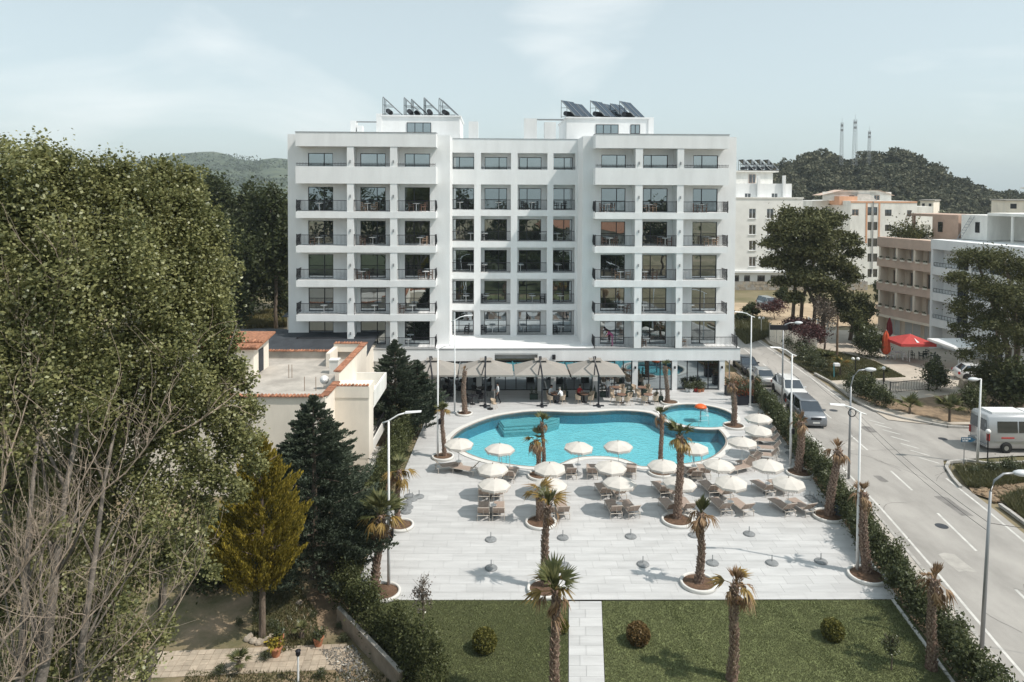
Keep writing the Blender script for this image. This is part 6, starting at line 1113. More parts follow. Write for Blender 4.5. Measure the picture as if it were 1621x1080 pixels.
# ================================================================== PEOPLE
def skinmat(n, c): return mat(n, c, .7, var=.06, scale=8)
M_skin = skinmat('skin', (.48, .30, .22)); M_shirtw = skinmat('white_shirt', (.74, .75, .76)); M_trb = skinmat('black_trousers', (.02, .02, .025)); M_mag = skinmat('magenta_top', (.34, .06, .16)); M_pink = skinmat('pink_trousers', (.42, .17, .28)); M_redt = skinmat('red_top', (.40, .03, .03)); M_greyt = skinmat('grey_trousers', (.10, .10, .12)); M_hair = mat('dark_hair', (.025, .018, .014), .6); M_hairg = mat('grey_hair', (.35, .33, .30), .6); M_shoe = mat('black_shoe', (.015, .015, .018), .5)
def person(lab, loc, rz, top, trs, hair, pose, sleeve='short'):
    J = {'pel': ((0, 0, .95), .13), 'wst': ((0, 0, 1.08), .125), 'chs': ((0, 0, 1.30), .15), 'nck': ((0, -.01, 1.48), .058), 'hd0': ((0, -.02, 1.56), .085), 'hd1': ((0, -.02, 1.66), .10), 'hd2': ((0, -.015, 1.74), .075)}
    for s, n in ((-1, 'L'), (1, 'R')):
        J.update({n+'sh': ((s*.17, 0, 1.41), .068), n+'el': ((s*.23, .01, 1.14), .047), n+'wr': ((s*.23, -.10, .90), .034), n+'ha': ((s*.22, -.14, .82), .038), n+'hp': ((s*.09, 0, .92), .105), n+'kn': ((s*.10, -.02, .50), .068), n+'an': ((s*.10, .02, .09), .046), n+'to': ((s*.11, -.15, .04), .040)})
    for k_, v_ in pose.items(): J[k_] = (v_, J[k_][1])
    E = [('pel','wst'),('wst','chs'),('chs','nck'),('nck','hd0'),('hd0','hd1'),('hd1','hd2')] + [e for n in 'LR' for e in (('chs',n+'sh'),(n+'sh',n+'el'),(n+'el',n+'wr'),(n+'wr',n+'ha'),('pel',n+'hp'),(n+'hp',n+'kn'),(n+'kn',n+'an'),(n+'an',n+'to'))]
    keys = list(J); idx = {k_: i for i, k_ in enumerate(keys)}; me = bpy.data.meshes.new('body'); me.from_pydata([J[k_][0] for k_ in keys], [(idx[a], idx[b]) for a, b in E], []); o = bpy.data.objects.new('tmp', me); COL.objects.link(o)
    o.modifiers.new('skin', 'SKIN'); 
    for i, k_ in enumerate(keys): d = me.skin_vertices[0].data[i]; d.radius = (J[k_][1] * (1.15 if k_ in ('chs', 'wst', 'pel') else 1), J[k_][1] * (.8 if k_ in ('chs', 'wst', 'pel') else 1)); d.use_root = k_ == 'pel'
    sb = o.modifiers.new('sub', 'SUBSURF'); sb.levels = 1; dg = bpy.context.evaluated_depsgraph_get(); m2 = bpy.data.meshes.new_from_object(o.evaluated_get(dg)); bpy.data.objects.remove(o)
    m2.materials.clear(); [m2.materials.append(x) for x in (M_skin, top, trs, M_shoe)]
    def mi(a, b):
        if 'hd' in a + b or a == 'nck': return 0
        if b[1:] == 'ha': return 0
        if b[1:] == 'wr': return 1 if sleeve == 'long' else 0
        if b[1:] == 'to': return 3
        if b[1:] in ('kn', 'an', 'hp'): return 2
        return 1
    segs = [(Vector(J[a][0]), Vector(J[b][0]), mi(a, b), (J[a][1] + J[b][1]) / 2) for a, b in E]
    for p_ in m2.polygons:
        c = p_.center; best = 1e9
        for a, b, m_, r_ in segs:
            t_ = max(0, min(1, (c - a).dot(b - a) / max(1e-6, (b - a).length_squared))); d = (c - a.lerp(b, t_)).length - r_
            if d < best: best = d; p_.material_index = m_
        p_.use_smooth = True
    m2.name = 'body'; root = thing('person', lab, 'person', loc, rz); link('body', m2, root); h = Vector(J['hd1'][0]); hm = MB().sphere((0, .012, .035), .112, 12, 8)
    hm.v = [(x, y, max(z, -.02 - .09 * (1 if y > .02 else 0) + .05 * (y < -.06))) for x, y, z in hm.v]; ho = hm.build('hair', hair, root, True, loc=h)
    f = MB(); 
    for s in (-1, 1): f.sphere((s*.034, -.094, .005), .012, 6, 4)
    f.build('eyes', M_trb, root, loc=h); MB().add([(-.012, -.095, -.02), (.012, -.095, -.02), (0, -.125, -.03), (0, -.092, .01)], [(0,1,2),(0,2,3),(1,3,2)]).build('nose', M_skin, root, loc=h); MB().box(-.025, .025, -.092, -.084, -.058, -.05).build('mouth', M_redt, root, loc=h)
    for s in (-1, 1): MB().sphere((s*.10, .0, -.005), .022, 6, 5).build('ear', M_skin, root, loc=h)
    for n in 'LR':                                          # palm with five bent fingers
        w = Vector(J[n+'wr'][0]); hpos = Vector(J[n+'ha'][0]); d = (hpos - w).normalized(); sd = d.cross(Vector((0, 0, 1)) if abs(d.z) < .9 else Vector((0, 1, 0))).normalized(); up = sd.cross(d); hm = MB()
        for i, (off, ln) in enumerate(((-.024, .062), (-.008, .072), (.008, .068), (.024, .054))): a = hpos + d * .02 + sd * off; hm.tube([a, a + d * ln * .55 + up * -.006, a + d * ln * .9 - up * .026], [.0095, .0088, .0075], 5)
        a = hpos - d * .015 + sd * .032; hm.tube([a, a + sd * .022 + d * .025, a + sd * .02 + d * .05 - up * .012], [.011, .010, .008], 5); hm.build('fingers', M_skin, root, True)
    return root
p = G(788, 639); person('waiter in white shirt and black trousers walking past the shaded tables', (p.x, p.y, 0), -1.35, M_shirtw, M_trb, M_hair, {'Lel': (-.25, -.06, 1.15), 'Lwr': (-.2, -.30, 1.10), 'Lha': (-.17, -.39, 1.11), 'Lkn': (-.1, -.18, .52), 'Lan': (-.1, -.12, .10), 'Lto': (-.11, -.30, .07), 'Rkn': (.1, .05, .50), 'Ran': (.1, .24, .13), 'Rto': (.11, .12, .05)})
def sit(lean=0.0, fw=.45):
    d = {'pel': (0, 0, .56), 'wst': (0, -.01 - lean * .3, .70), 'chs': (0, -.03 - lean, .92), 'nck': (0, -.06 - lean * 1.3, 1.10), 'hd0': (0, -.08 - lean * 1.4, 1.18), 'hd1': (0, -.09 - lean * 1.45, 1.28), 'hd2': (0, -.085 - lean * 1.45, 1.36)}
    for s, n in ((-1, 'L'), (1, 'R')): d.update({n+'sh': (s*.17, -.03 - lean, 1.03), n+'el': (s*.25, -.14 - lean, .80), n+'wr': (s*.15, -.38 - lean * .5, .79), n+'ha': (s*.11, -.46 - lean * .5, .80), n+'hp': (s*.09, -.02, .54), n+'kn': (s*.11, -fw, .53), n+'an': (s*.11, -fw - .02, .10), n+'to': (s*.12, -fw - .18, .04)})
    return d
def seat(i, lab, top, trs, hair, lean=0.05): x, y, a = SEATS[i]; person(lab, (x, y, 0), a - PI/2, top, trs, hair, sit(lean))
seat(1, 'person in a pale top seated at the leftmost cafe table, back left', M_shirtw, M_greyt, M_hair, .1); seat(3, 'grey haired person in white leaning over the leftmost cafe table, front right', M_shirtw, M_greyt, M_hairg, .16); seat(5, 'person in a red top seated at the second cafe table', M_redt, M_trb, M_hair)
p = G(962, 630); person('person in white standing by the glazing behind the rightmost canopy mast', (p.x, p.y, 0), 2.6, M_shirtw, M_greyt, M_hair, {})
bx, bz = HF.hp(969.5, 545, .75); p = HF.o + HF.ex * bx + HF.ey * .75; person('cleaner in magenta top and pink trousers bending on the hotel balcony', (p.x, p.y, FL[0] + .003), -1.9, M_mag, M_pink, M_hair, {'wst': (0, -.06, 1.05), 'chs': (0, -.24, 1.20), 'nck': (0, -.40, 1.28), 'hd0': (0, -.47, 1.32), 'hd1': (0, -.54, 1.37), 'hd2': (0, -.58, 1.44), 'Lsh': (-.17, -.30, 1.24), 'Lel': (-.22, -.42, 1.02), 'Lwr': (-.18, -.52, .84), 'Lha': (-.16, -.56, .77), 'Rsh': (.17, -.30, 1.24), 'Rel': (.24, -.46, 1.06), 'Rwr': (.2, -.60, .92), 'Rha': (.18, -.66, .86)})
# ================================================================== HEDGES AND SHRUBS
def shrub_mesh(n, leaf, m, rx, ry, rz, seed, clumps=26, cs=.24, lobes=7):
    rg = np.random.default_rng(seed); bl = [(0, 0, rz * .9, rx, ry, rz * .95)] + [(rg.uniform(-.5, .5) * rx, rg.uniform(-.5, .5) * ry, rz * rg.uniform(.5, 1.7), rx * .5, ry * .5, rz * .5) for _ in range(lobes)]
    return quads_mesh('shrub', np.maximum(blob_pts(bl, n, clumps, cs, .55, rg), (-9, -9, .02)), leaf, m, .5, .1, rng=rg)
LAU = [shrub_mesh(1900, .14, M_laurel, .60, .70, .95, 50 + i) for i in range(4)]; THU = [shrub_mesh(2100, .095, M_thuja, .50, .52, .95, 60 + i) for i in range(4)]; SHADE_BUSH = [shrub_mesh(1500, .10, M_dkleaf, .55, .55, .48, 90 + i) for i in range(3)]; BUSH = [shrub_mesh(1100, .10, M_shrub, .55, .55, .5, 70 + i) for i in range(3)]
def plant(me, x, y, z, s, lab, grp, cat='shrub', name='shrub', sz=None):
    o = link(name, me, None, None, (x, y, z), random.uniform(0, 6.28)); o.scale = (s * random.uniform(.9, 1.1), s * random.uniform(.9, 1.1), sz or s * random.uniform(.9, 1.1)); tag(o, lab, cat, grp); return o
y = 22.5
while y < 60.5:
    x = hedgeR(y) - .72 + random.uniform(-.12, .12); plant(random.choice(LAU), x, y, 0, random.uniform(.80, 1.08), 'leafy laurel shrub in the clipped hedge between terrace and road', 'laurel shrubs of the roadside hedge'); y += .72 if y < 45 else .85
for i, y in enumerate(np.arange(31.5, 58.5, .72)): plant(random.choice(THU), -7.55 + random.uniform(-.1, .1), y, -.05, random.uniform(1.25, 1.5) * (1.1 if y < 40 else .95), 'dense green conifer shrub in the hedge along the left terrace edge', 'conifer shrubs of the left hedge')
hp_ = [Vector((-7.5, 32.0)), Vector((-6.9, 29.6)), Vector((-5.9, 28.2)), Vector((-4.6, 26.8)), Vector((-3.3, 25.3)), Vector((-2.4, 23.8))]
for a, b in zip(hp_[:-1], hp_[1:]):
    for k in range(3):
        q = a.lerp(b, k / 3); plant(random.choice(THU), q.x - .25 + random.uniform(-.2, .2), q.y, -.05, random.uniform(1.0, 1.25), 'tall bushy conifer shrub in the near hedge above the concrete wall', 'bushy conifers of the near left hedge')
# low concrete wall with buttress face under the near hedge
w0, w1 = G(533, 985), G(632, 1092); wl = thing('garden_wall', 'low weathered concrete wall retaining the near left hedge', 'wall', (w0.x, w0.y, 0)); mb = MB(); obox(mb, (0, 0), (w1.x - w0.x, w1.y - w0.y), .14, -.15, .60); mb.build('concrete_face', mat('weathered_concrete', (.29, .235, .185), .9, var=.3, scale=1.2, bump=.4, bscale=10), wl); mb = MB(); obox(mb, (0, 0), (w1.x - w0.x, w1.y - w0.y), .16, .602, .64); mb.build('wall_cap', M_concrete, wl)
for (u, v, h) in ((554, 890, 1.6), (590, 830, 2.0)): p = G(u, v); r = thing('fence_post', 'thin white post in the left hedge, %s' % ('nearer one' if v > 850 else 'farther one'), 'post', (p.x, p.y, -.05)); MB().tube([(0, 0, 0), (0, 0, h)], .035, 6).build('shaft', M_white, r)
# round topiary balls on the lawn
def ball(u, v, rad_, lab, m=M_box):
    p = G(u, v); r = thing('topiary_ball', lab, 'topiary', (p.x, p.y, -.04), 0, 'clipped balls on the lawn'); d = RNG.normal(size=(3600, 3)); d /= np.linalg.norm(d, axis=1)[:, None]; P = d * (rad_ * (RNG.uniform(.80, 1.03, 3600) + .03 * np.sin(d[:, 0] * 9) * np.sin(d[:, 2] * 8 + 1)))[:, None]; P[:, 2] = np.maximum(P[:, 2] * .95 + rad_ * .85, .01); link('foliage', quads_mesh('foliage', P, .085, m, .8), r); MB().lathe([(.05, 0), (.04, rad_)], 6).build('stem', M_bark, r)
ball(767, 1029, .48, 'clipped green ball on the left lawn'); ball(888, 999, .30, 'small clipped ball half hidden behind the lawn palm'); ball(1010, 1017, .46, 'rust tinged clipped ball on the right lawn near the path', leafmat('rusty_topiary', (.07, .05, .018), (.26, .17, .075), None, .3, .01)); ball(1318, 1010, .44, 'clipped green ball on the right lawn toward the hedge')
def sapling(u, v, tv, rad_, lab, m):
    p = G(u, v); z = at(u, tv, p.y).z; r = thing('sapling', lab, 'tree', (p.x, p.y, -.04)); mb = MB(); mb.tube([(0, 0, 0), (.02, 0, z * .5), (0, 0, z * .9)], [.028, .022, .012], 6); rg = random.Random(u)
    for i in range(16): a = rg.uniform(0, 6.28); f = rg.uniform(.45, .85); mb.tube([(0, 0, z * f), (rad_ * .75 * math.cos(a), rad_ * .75 * math.sin(a), z * f + rg.uniform(.25, .55))], [.010, .004], 4)
    mb.build('trunk', M_bark, r); link('crown', quads_mesh('crown', blob_pts([(0, 0, z * .72, rad_, rad_, z * .30)], 750, 46, .14, .35), .085, m, .6), r)
sapling(669, 1028, 908, .52, 'reddish leaved sapling beside the left lawn', M_sapling); sapling(1411, 1060, 1003, .42, 'small bushy sapling on the right lawn', M_shrub)
p = G(1160, 930); 
# garden plants on the left
def pot(u, v, lab, rad_=.2, m=M_shrub):
    p = G(u, v); r = thing('plant_pot', lab, 'plant pot', (p.x, p.y, -.03)); MB().lathe([(rad_ * .65, 0), (rad_, .3), (rad_ * 1.12, .31), (rad_ * 1.12, .36), (rad_ * .9, .36), (rad_ * .85, .30), (.001, .30)], 14).build('pot', M_pot, r); leafy(blob_pts([(0, 0, .5, .26, .26, .24)], 260, 12, .3, .2), .12, m, 'plant', r)
pot(441, 1020, 'wide clay pot on the garden path edge'); pot(504, 1021, 'clay pot with spiky plant near the concrete wall'); pot(437, 1037, 'flat clay trough with yellow flowers', .22, M_gold)
def rosette(u, v, s, lab, kinds=('G',), h=.3, n=12, m=M_bark):
    p = G(u, v); r = thing('small_palm', lab, 'plant', (p.x, p.y, -.03)); MB().lathe([(.10, 0), (.09, h), (.05, h + .1)], 8).build('stem', m, r); rg = random.Random(u)
    for i in range(n): o = link('frond', rg.choice(FR[rg.choice(kinds)]), r, None, (0, 0, h)); o.rotation_euler = (rg.uniform(-.3, .3), -math.radians(rg.uniform(15, 75)), i * 2.4); k = s * rg.uniform(.8, 1.15); o.scale = (k, k, k)
rosette(378, 1060, .62, 'young fan palm beside the garden path'); rosette(478, 1010, .45, 'spiky plant by the left garden bed', ('G', 'S'))
p = G(472, 1078); r = thing('garden_lamp', 'short pale garden light post at the bottom edge', 'lamp', (p.x, p.y, -.04)); z = at(472, 1036, p.y).z; MB().tube([(0, 0, 0), (0, 0, z)], .04, 7).build('post', M_white, r); MB().lathe([(.07, z), (.09, z + .05), (.09, z + .16), (.11, z + .18), (.001, z + .24)], 10).build('lantern', M_black, r)
bm = bmesh.new(); bmesh.ops.create_icosphere(bm, subdivisions=2, radius=.17); 
for v_ in bm.verts: v_.co *= 1 + .22 * math.sin(v_.co.x * 23 + 1) * math.sin(v_.co.y * 19) ; v_.co.z *= .7
RK = bpy.data.meshes.new('garden_rock'); bm.to_mesh(RK); bm.free(); RK.materials.append(M_stone)
for i, (u, v) in enumerate(((392, 1012), (401, 1015), (411, 1017), (423, 1013), (429, 1007), (474, 955), (396, 1006))): p = G(u, v); o = link('garden_rock', RK, None, None, (p.x, p.y, 0), random.uniform(0, 6)); k = random.uniform(.7, 1.2); o.scale = (k, k, k); tag(o, 'pale rounded stone ringing the golden cypress trunk', 'rock', 'stones round the cypress')
for i in range(60):
    u, v = random.uniform(330, 545), random.uniform(930, 1075); p = G(u, v)
    if i < 12: plant(random.choice(BUSH), p.x, p.y, -.05, random.uniform(.25, .5), 'low leafy weed clump in the left garden', 'weed clumps in the left garden')
def weeds(poly, n, h, m=M_weed, z=-.04, w=.02): P = scatter(poly, n); blades('weeds', P, h, w, m, z)
weeds(pxpoly([(300,1062),(700,1062),(700,1200),(200,1200)]), 16000, .10); weeds(pxpoly([(400,935),(470,925),(500,965),(505,1015),(440,1035),(400,1005)]), 9000, .14); weeds(pxpoly([(500,900),(560,870),(560,840),(520,860)]), 2500, .12)
weeds(lawnA, 60000, .10, M_weed, .006, .03); weeds(pxpoly([(1512,742),(1620,738),(1640,760),(1560,775),(1530,770)]), 12000, .35, M_weed, -.02, .03); weeds(pxpoly([(1580,790),(1640,770),(1680,840),(1621,820)]), 9000, .30, M_weed, -.02, .03)
weeds(pxpoly([(1165,500),(1210,505),(1228,530),(1180,545),(1165,530)]), 20000, .5, M_weed, -.05, .05); weeds(pxpoly([(385,500),(457,490),(457,516),(392,520)]), 26000, .6, leafmat('meadow_blade', (.10, .09, .03), (.26, .22, .09), None, .3, .02), -.1, .07)
P = scatter(pxpoly([(1530,772),(1600,765),(1660,780),(1600,800),(1560,790)]), 900); 
for i in range(90):
    q = P[i % len(P)]; o = link('soil_clod', RK, None, None, (q[0], q[1], -.0), random.uniform(0, 6)); k = random.uniform(.4, 1.3); o.scale = (k, k, k * .9); o.material_slots[0].link = 'OBJECT'; o.material_slots[0].material = M_soil; tag(o, 'rough brown clod of earth heaped at the road corner', 'earth clod', 'clods of earth at the corner')
for i, (u, v, s_) in enumerate(((322, 930, 1.9), (345, 915, 2.2), (372, 905, 2.3), (398, 900, 2.0), (330, 880, 2.3), (440, 880, 1.7), (360, 880, 2.6), (300, 905, 2.2))): p = G(u, v); o = plant(SHADE_BUSH[i % 3], p.x, p.y, -.05, s_, 'dark bush added as stand-in for shade left of the golden cypress, %s of the thicket' % ORD[i], 'dark shade stand-ins under the left trees')  # dark bushes added where only tree shade lies on the grass
# right hand gardens
for i, (u, v, s) in enumerate(((1222, 536, 1.5), (1236, 542, 1.5), (1252, 552, 1.6), (1266, 562, 1.8), (1278, 570, 1.9), (1290, 580, 1.8), (1299, 588, 1.5))): p = G(u, v); plant(random.choice(BUSH), p.x, p.y, 0, s, 'rounded green bush in the row by the far road edge, %s from far end' % ORD[i], 'bushes along the far road edge')
for i, (u, v, s) in enumerate(((1350, 622, 1.4), (1362, 630, 1.5), (1376, 636, 1.6), (1390, 642, 1.4), (1403, 646, 1.1))): p = G(u, v); plant(random.choice(LAU), p.x, p.y, 0, s * .8, 'dark leafy shrub by the garden gate corner, %s from left' % ORD[i], 'shrubs by the garden gate')
for i, (u, v, s) in enumerate(((1480, 618, 1.5), (1540, 655, 1.5), (1572, 640, 1.9), (1600, 648, 2.4), (1621, 655, 2.4), (1560, 618, 1.3))): p = G(u, v); plant(random.choice(LAU), p.x, p.y, 0, s, 'bush on the slope right of the paved court, %s from left' % ORD[i], 'bushes right of the court')
for i, (u, v, s) in enumerate(((1543, 752, .9), (1572, 748, 1.3), (1596, 746, 1.5), (1612, 752, 1.2))): p = G(u, v); plant(random.choice(BUSH), p.x, p.y, -.02, s * .7, 'wild green bush on the corner verge before the minibus, %s from left' % ORD[i], 'wild bushes on the corner verge')
for i, (u, v, s) in enumerate(((1376, 566, 1.6), (1388, 566, 1.7), (1364, 562, 1.4))): p = G(u, v); plant(random.choice(LAU), p.x, p.y, 0, s, 'bright green hedge shrub beside the closed red parasol, %s' % ('middle', 'right', 'left')[i], 'hedge shrubs by the red parasol')
rosette(1306, 580, 1.5, 'dark bushy palm beside the garden path, left', ('G',), .7, 16); rosette(1330, 594, 1.3, 'palm with orange dry leaves beside the small white board', ('G', 'Y'), .9, 14); rosette(1440, 655, 1.3, 'spiky palm in the shaded bed', ('G', 'S'), .5, 14); rosette(1503, 668, 1.35, 'bright fan palm on the bed by the side road', ('G',), 1.0, 15); rosette(1399, 604, .8, 'small palm by the black globe lamp', ('G',), .8, 12)
for i, (u, v, tv, rad_) in enumerate(((1255, 548, 517, 1.6), (1268, 552, 520, 1.5), (1286, 562, 528, 1.6), (1225, 505, 487, 1.8))):
    p = G(u, v); z = at(u, tv, p.y).z; tree('plum_tree', 'dark red leaved plum tree, %s' % ('first over the cream fence', 'second over the cream fence', 'nearest, at the fence end', 'alone by the far verge')[i], 'tree', (p.x, p.y, 0), z + .6, [(0, 0, z, rad_, rad_, 1.1), (.5, .2, z + .4, rad_ * .6, rad_ * .6, .8)], 2600, .22, M_redleaf, tr=.07, group='plum trees by the cream fence', clumps=30, cs=.22, shell=.3)
p = G(1482, 616); tree('young_fir', 'small dark fir beside the black railing', 'tree', (p.x, p.y, 0), 3.4, [(0, 0, .8, 1.2, 1.2, .5), (0, 0, 1.5, .95, .95, .5), (0, 0, 2.2, .6, .6, .5), (0, 0, 2.9, .3, .3, .45)], 2600, .16, M_cedar, tr=.07, clumps=22, cs=.22, ttop=.95)
# cream panel fence, white lattice fence, black railing, utility pole
a, b = G(1219, 540), G(1292, 567); r = thing('panel_fence', 'cream fence of upright panels running down to the garden', 'fence', (a.x, a.y, 0)); d = b - a; L_ = d.length; n = 26; ang = math.atan2(d.y, d.x); pm_ = MB().box(0, L_ / n - .05, -.04, .04, .05, 2.0).mesh('panel', M_cream)
for i in range(n): q = d * (i / n); link('panel', pm_, r, None, (q.x, q.y, 0), ang)
for i in range(7): q = d * (i / 6); MB().box(-.07, .07, .05, .19, 0, 2.15).build('post', M_concrete, r, loc=(q.x, q.y, 0))
a, b = G(1280, 520), G(1325, 530); r = thing('lattice_fence', 'white crisscross lattice fence behind the plum trees', 'fence', (a.x, a.y, 0)); d = b - a; mb = MB()
for i in range(14): 
    for s in (-1, 1): f0 = i / 14; f1 = min(1, max(0, f0 + s * .12)); mb.tube([(d.x * f0, d.y * f0, .1), (d.x * f1, d.y * f1, 1.3)], .03, 4)
mb.build('lattice', M_white, r); MB().tube([(0, 0, 1.35), (d.x, d.y, 1.35)], .05, 4).build('rail', M_white, r)
for i in range(4): MB().box(-.08, .08, -.08, .08, 0, 1.5).build('post', M_white, r, loc=(d.x * i / 3, d.y * i / 3, 0))
a, b = G(1409, 623), G(1470, 617); r = thing('metal_railing', 'black metal railing with upright bars beside the paved court', 'railing', (a.x, a.y, 0)); d = b - a; railing(r, [(0, 0), (d.x, d.y)], 1.0, 0, .18); 
p = G(1325, 563); z = at(1325, 500, p.y).z; r = thing('utility_pole', 'bare brown wooden pole standing in the garden', 'pole', (p.x, p.y, 0)); MB().tube([(0, 0, 0), (0, 0, z)], [.13, .10], 8).build('shaft', M_wood, r)
# red parasols, plastic table, white awning parasol
p = G(1440, 573); r = thing('red_parasol', 'large open red parasol shading the dark chairs', 'parasol', (p.x, p.y, 0)); vs = MB(); q = [(-1.85, -1.6, 2.25), (1.85, -1.6, 2.25), (1.85, 1.6, 2.25), (-1.85, 1.6, 2.25)]; i0 = 0
vs.add(q + [(0, 0, 3.0)], [(0,1,4),(1,2,4),(2,3,4),(3,0,4)]).add([(x, y, z - .04) for x, y, z in q + [(0, 0, 3.0)]], [(4,1,0),(4,2,1),(4,3,2),(4,0,3)]); vs.add([(x, y, z) for x, y, z in q] + [(x, y, z - .28) for x, y, z in q], [(0,4,5,1),(1,5,6,2),(2,6,7,3),(3,7,4,0)]); vs.build('canopy', M_red, r); MB().tube([(0, 0, 0), (0, 0, 3.0)], .045, 8).build('pole', M_white, r); MB().add([(-.12, -1.40, 2.36), (.16, -1.40, 2.36), (.0, -.7, 2.69)], [(0,1,2)]).build('emblem', M_white, r, loc=(0, -.03, .02))
p = G(1402, 569); r = thing('folded_parasol', 'folded red orange parasol beside the white plastic table', 'parasol', (p.x, p.y, 0)); mb = MB(); n = 12
for i, (rr, z) in enumerate(((.16, .55), (.42, .95), (.36, 1.6), (.30, 2.3), (.22, 2.75), (.03, 3.15))): mb.v += [((rr * (1.15 if j % 2 else .7)) * math.cos(2*PI*j/n), (rr * (1.15 if j % 2 else .7)) * math.sin(2*PI*j/n), z) for j in range(n)]
mb.f = [(i*n+j, i*n+(j+1)%n, (i+1)*n+(j+1)%n, (i+1)*n+j) for i in range(5) for j in range(n)]; mb.m = [0] * len(mb.f); mb.build('canopy', M_redorange, r); MB().tube([(0, 0, 0), (0, 0, 3.2)], .04, 6).build('pole', M_white, r); MB().box(-.35, .35, -.35, .35, 0, .08).build('base', M_concrete, r)
p = G(1404, 540); r = thing('folded_parasol', 'folded dark red parasol at the guest house terrace', 'parasol', (p.x, p.y - .5, 0)); mb = MB(); mb.v = [((rr * (1.15 if j % 2 else .7)) * math.cos(2*PI*j/n), (rr * (1.15 if j % 2 else .7)) * math.sin(2*PI*j/n), z) for rr, z in ((.12, .7), (.32, 1.1), (.25, 2.2), (.03, 3.0)) for j in range(n)]; mb.f = [(i*n+j, i*n+(j+1)%n, (i+1)*n+(j+1)%n, (i+1)*n+j) for i in range(3) for j in range(n)]; mb.m = [0] * len(mb.f); mb.build('canopy', mat('dark_red_canvas', (.22, .025, .03), .8), r); MB().tube([(0, 0, 0), (0, 0, 3.05)], .04, 6).build('pole', M_white, r)
p = G(1420, 568); r = thing('plastic_table', 'white plastic table among four white chairs by the red parasol', 'table', (p.x, p.y, 0)); MB().box(-.45, .45, -.45, .45, .70, .74).build('table_top', M_white, r)
for sx in (-1, 1):
    for sy in (-1, 1): MB().box(sx*.38-.03, sx*.38+.03, sy*.38-.03, sy*.38+.03, 0, .70).build('leg', M_white, r)
PCH = chair_parts(M_white); GCH = chair_parts(mat('dark_green_plastic', (.015, .03, .02), .5))
def simple_chair(x, y, rz, lab, grp, parts):
    t_ = thing('plastic_chair', lab, 'chair', (x, y, 0), rz, grp); s, b, l, a_ = parts; link('seat', s, t_); link('backrest', b, t_)
    for sx in (-.19, .19):
        link('armrest', a_, t_, None, (sx, 0, 0))
        for sy in (-.19, .19): link('leg', l, t_, None, (sx, sy, 0))
for i, (dx, dy) in enumerate(((-.75, -.35), (.45, -.75), (.85, .3), (-.5, .75))): simple_chair(p.x + dx, p.y + dy, math.atan2(-dx, dy) * -1 + 0, 'white plastic chair at the %s of the white table by the red parasol' % ('left', 'front', 'right', 'back')[i], 'white plastic chairs', PCH)
q = G(1452, 568)
for i, (dx, dy) in enumerate(((-.6, 0), (.2, -.4), (.9, .1), (1.5, -.3), (1.3, .6))): simple_chair(q.x + dx, q.y + dy, i * 1.3, 'dark green chair in the shade under the open red parasol', 'dark chairs under the red parasol', GCH)
p = G(1517, 582); r = thing('white_parasol', 'white square parasol beside the white building, partly behind the pine', 'parasol', (p.x, p.y, 0), .3); q = [(-2.4, -1.5, 2.55), (2.2, -1.5, 2.3), (2.2, 1.6, 2.6), (-2.4, 1.6, 2.85)]; MB().add(q + [(0, 0, 2.95)], [(0,1,4),(1,2,4),(2,3,4),(3,0,4)]).add([(x, y, z - .05) for x, y, z in q + [(0, 0, 2.95)]], [(4,1,0),(4,2,1),(4,3,2),(4,0,3)]).add(q + [(x, y, z - .2) for x, y, z in q], [(0,4,5,1),(1,5,6,2),(2,6,7,3),(3,7,4,0)]).build('canopy', M_white, r); MB().tube([(0, 0, 0), (0, 0, 2.9)], .05, 8).build('pole', M_white, r); MB().lathe([(.3, 0), (.3, .08), (.06, .1)], 12).build('base', M_concrete, r)
p = G(1536, 615); r = thing('boulder', 'squarish pale boulder at the edge of the paved court', 'rock', (p.x, p.y, 0)); MB().add([(-.9,-.4,0),(.95,-.45,0),(.9,.45,0),(-.85,.5,0),(-.8,-.35,.75),(.9,-.3,.62),(.8,.4,.7),(-.75,.4,.8)], [(4,5,6,7),(0,1,5,4),(1,2,6,5),(2,3,7,6),(3,0,4,7)]).build('stone', M_stone, r)
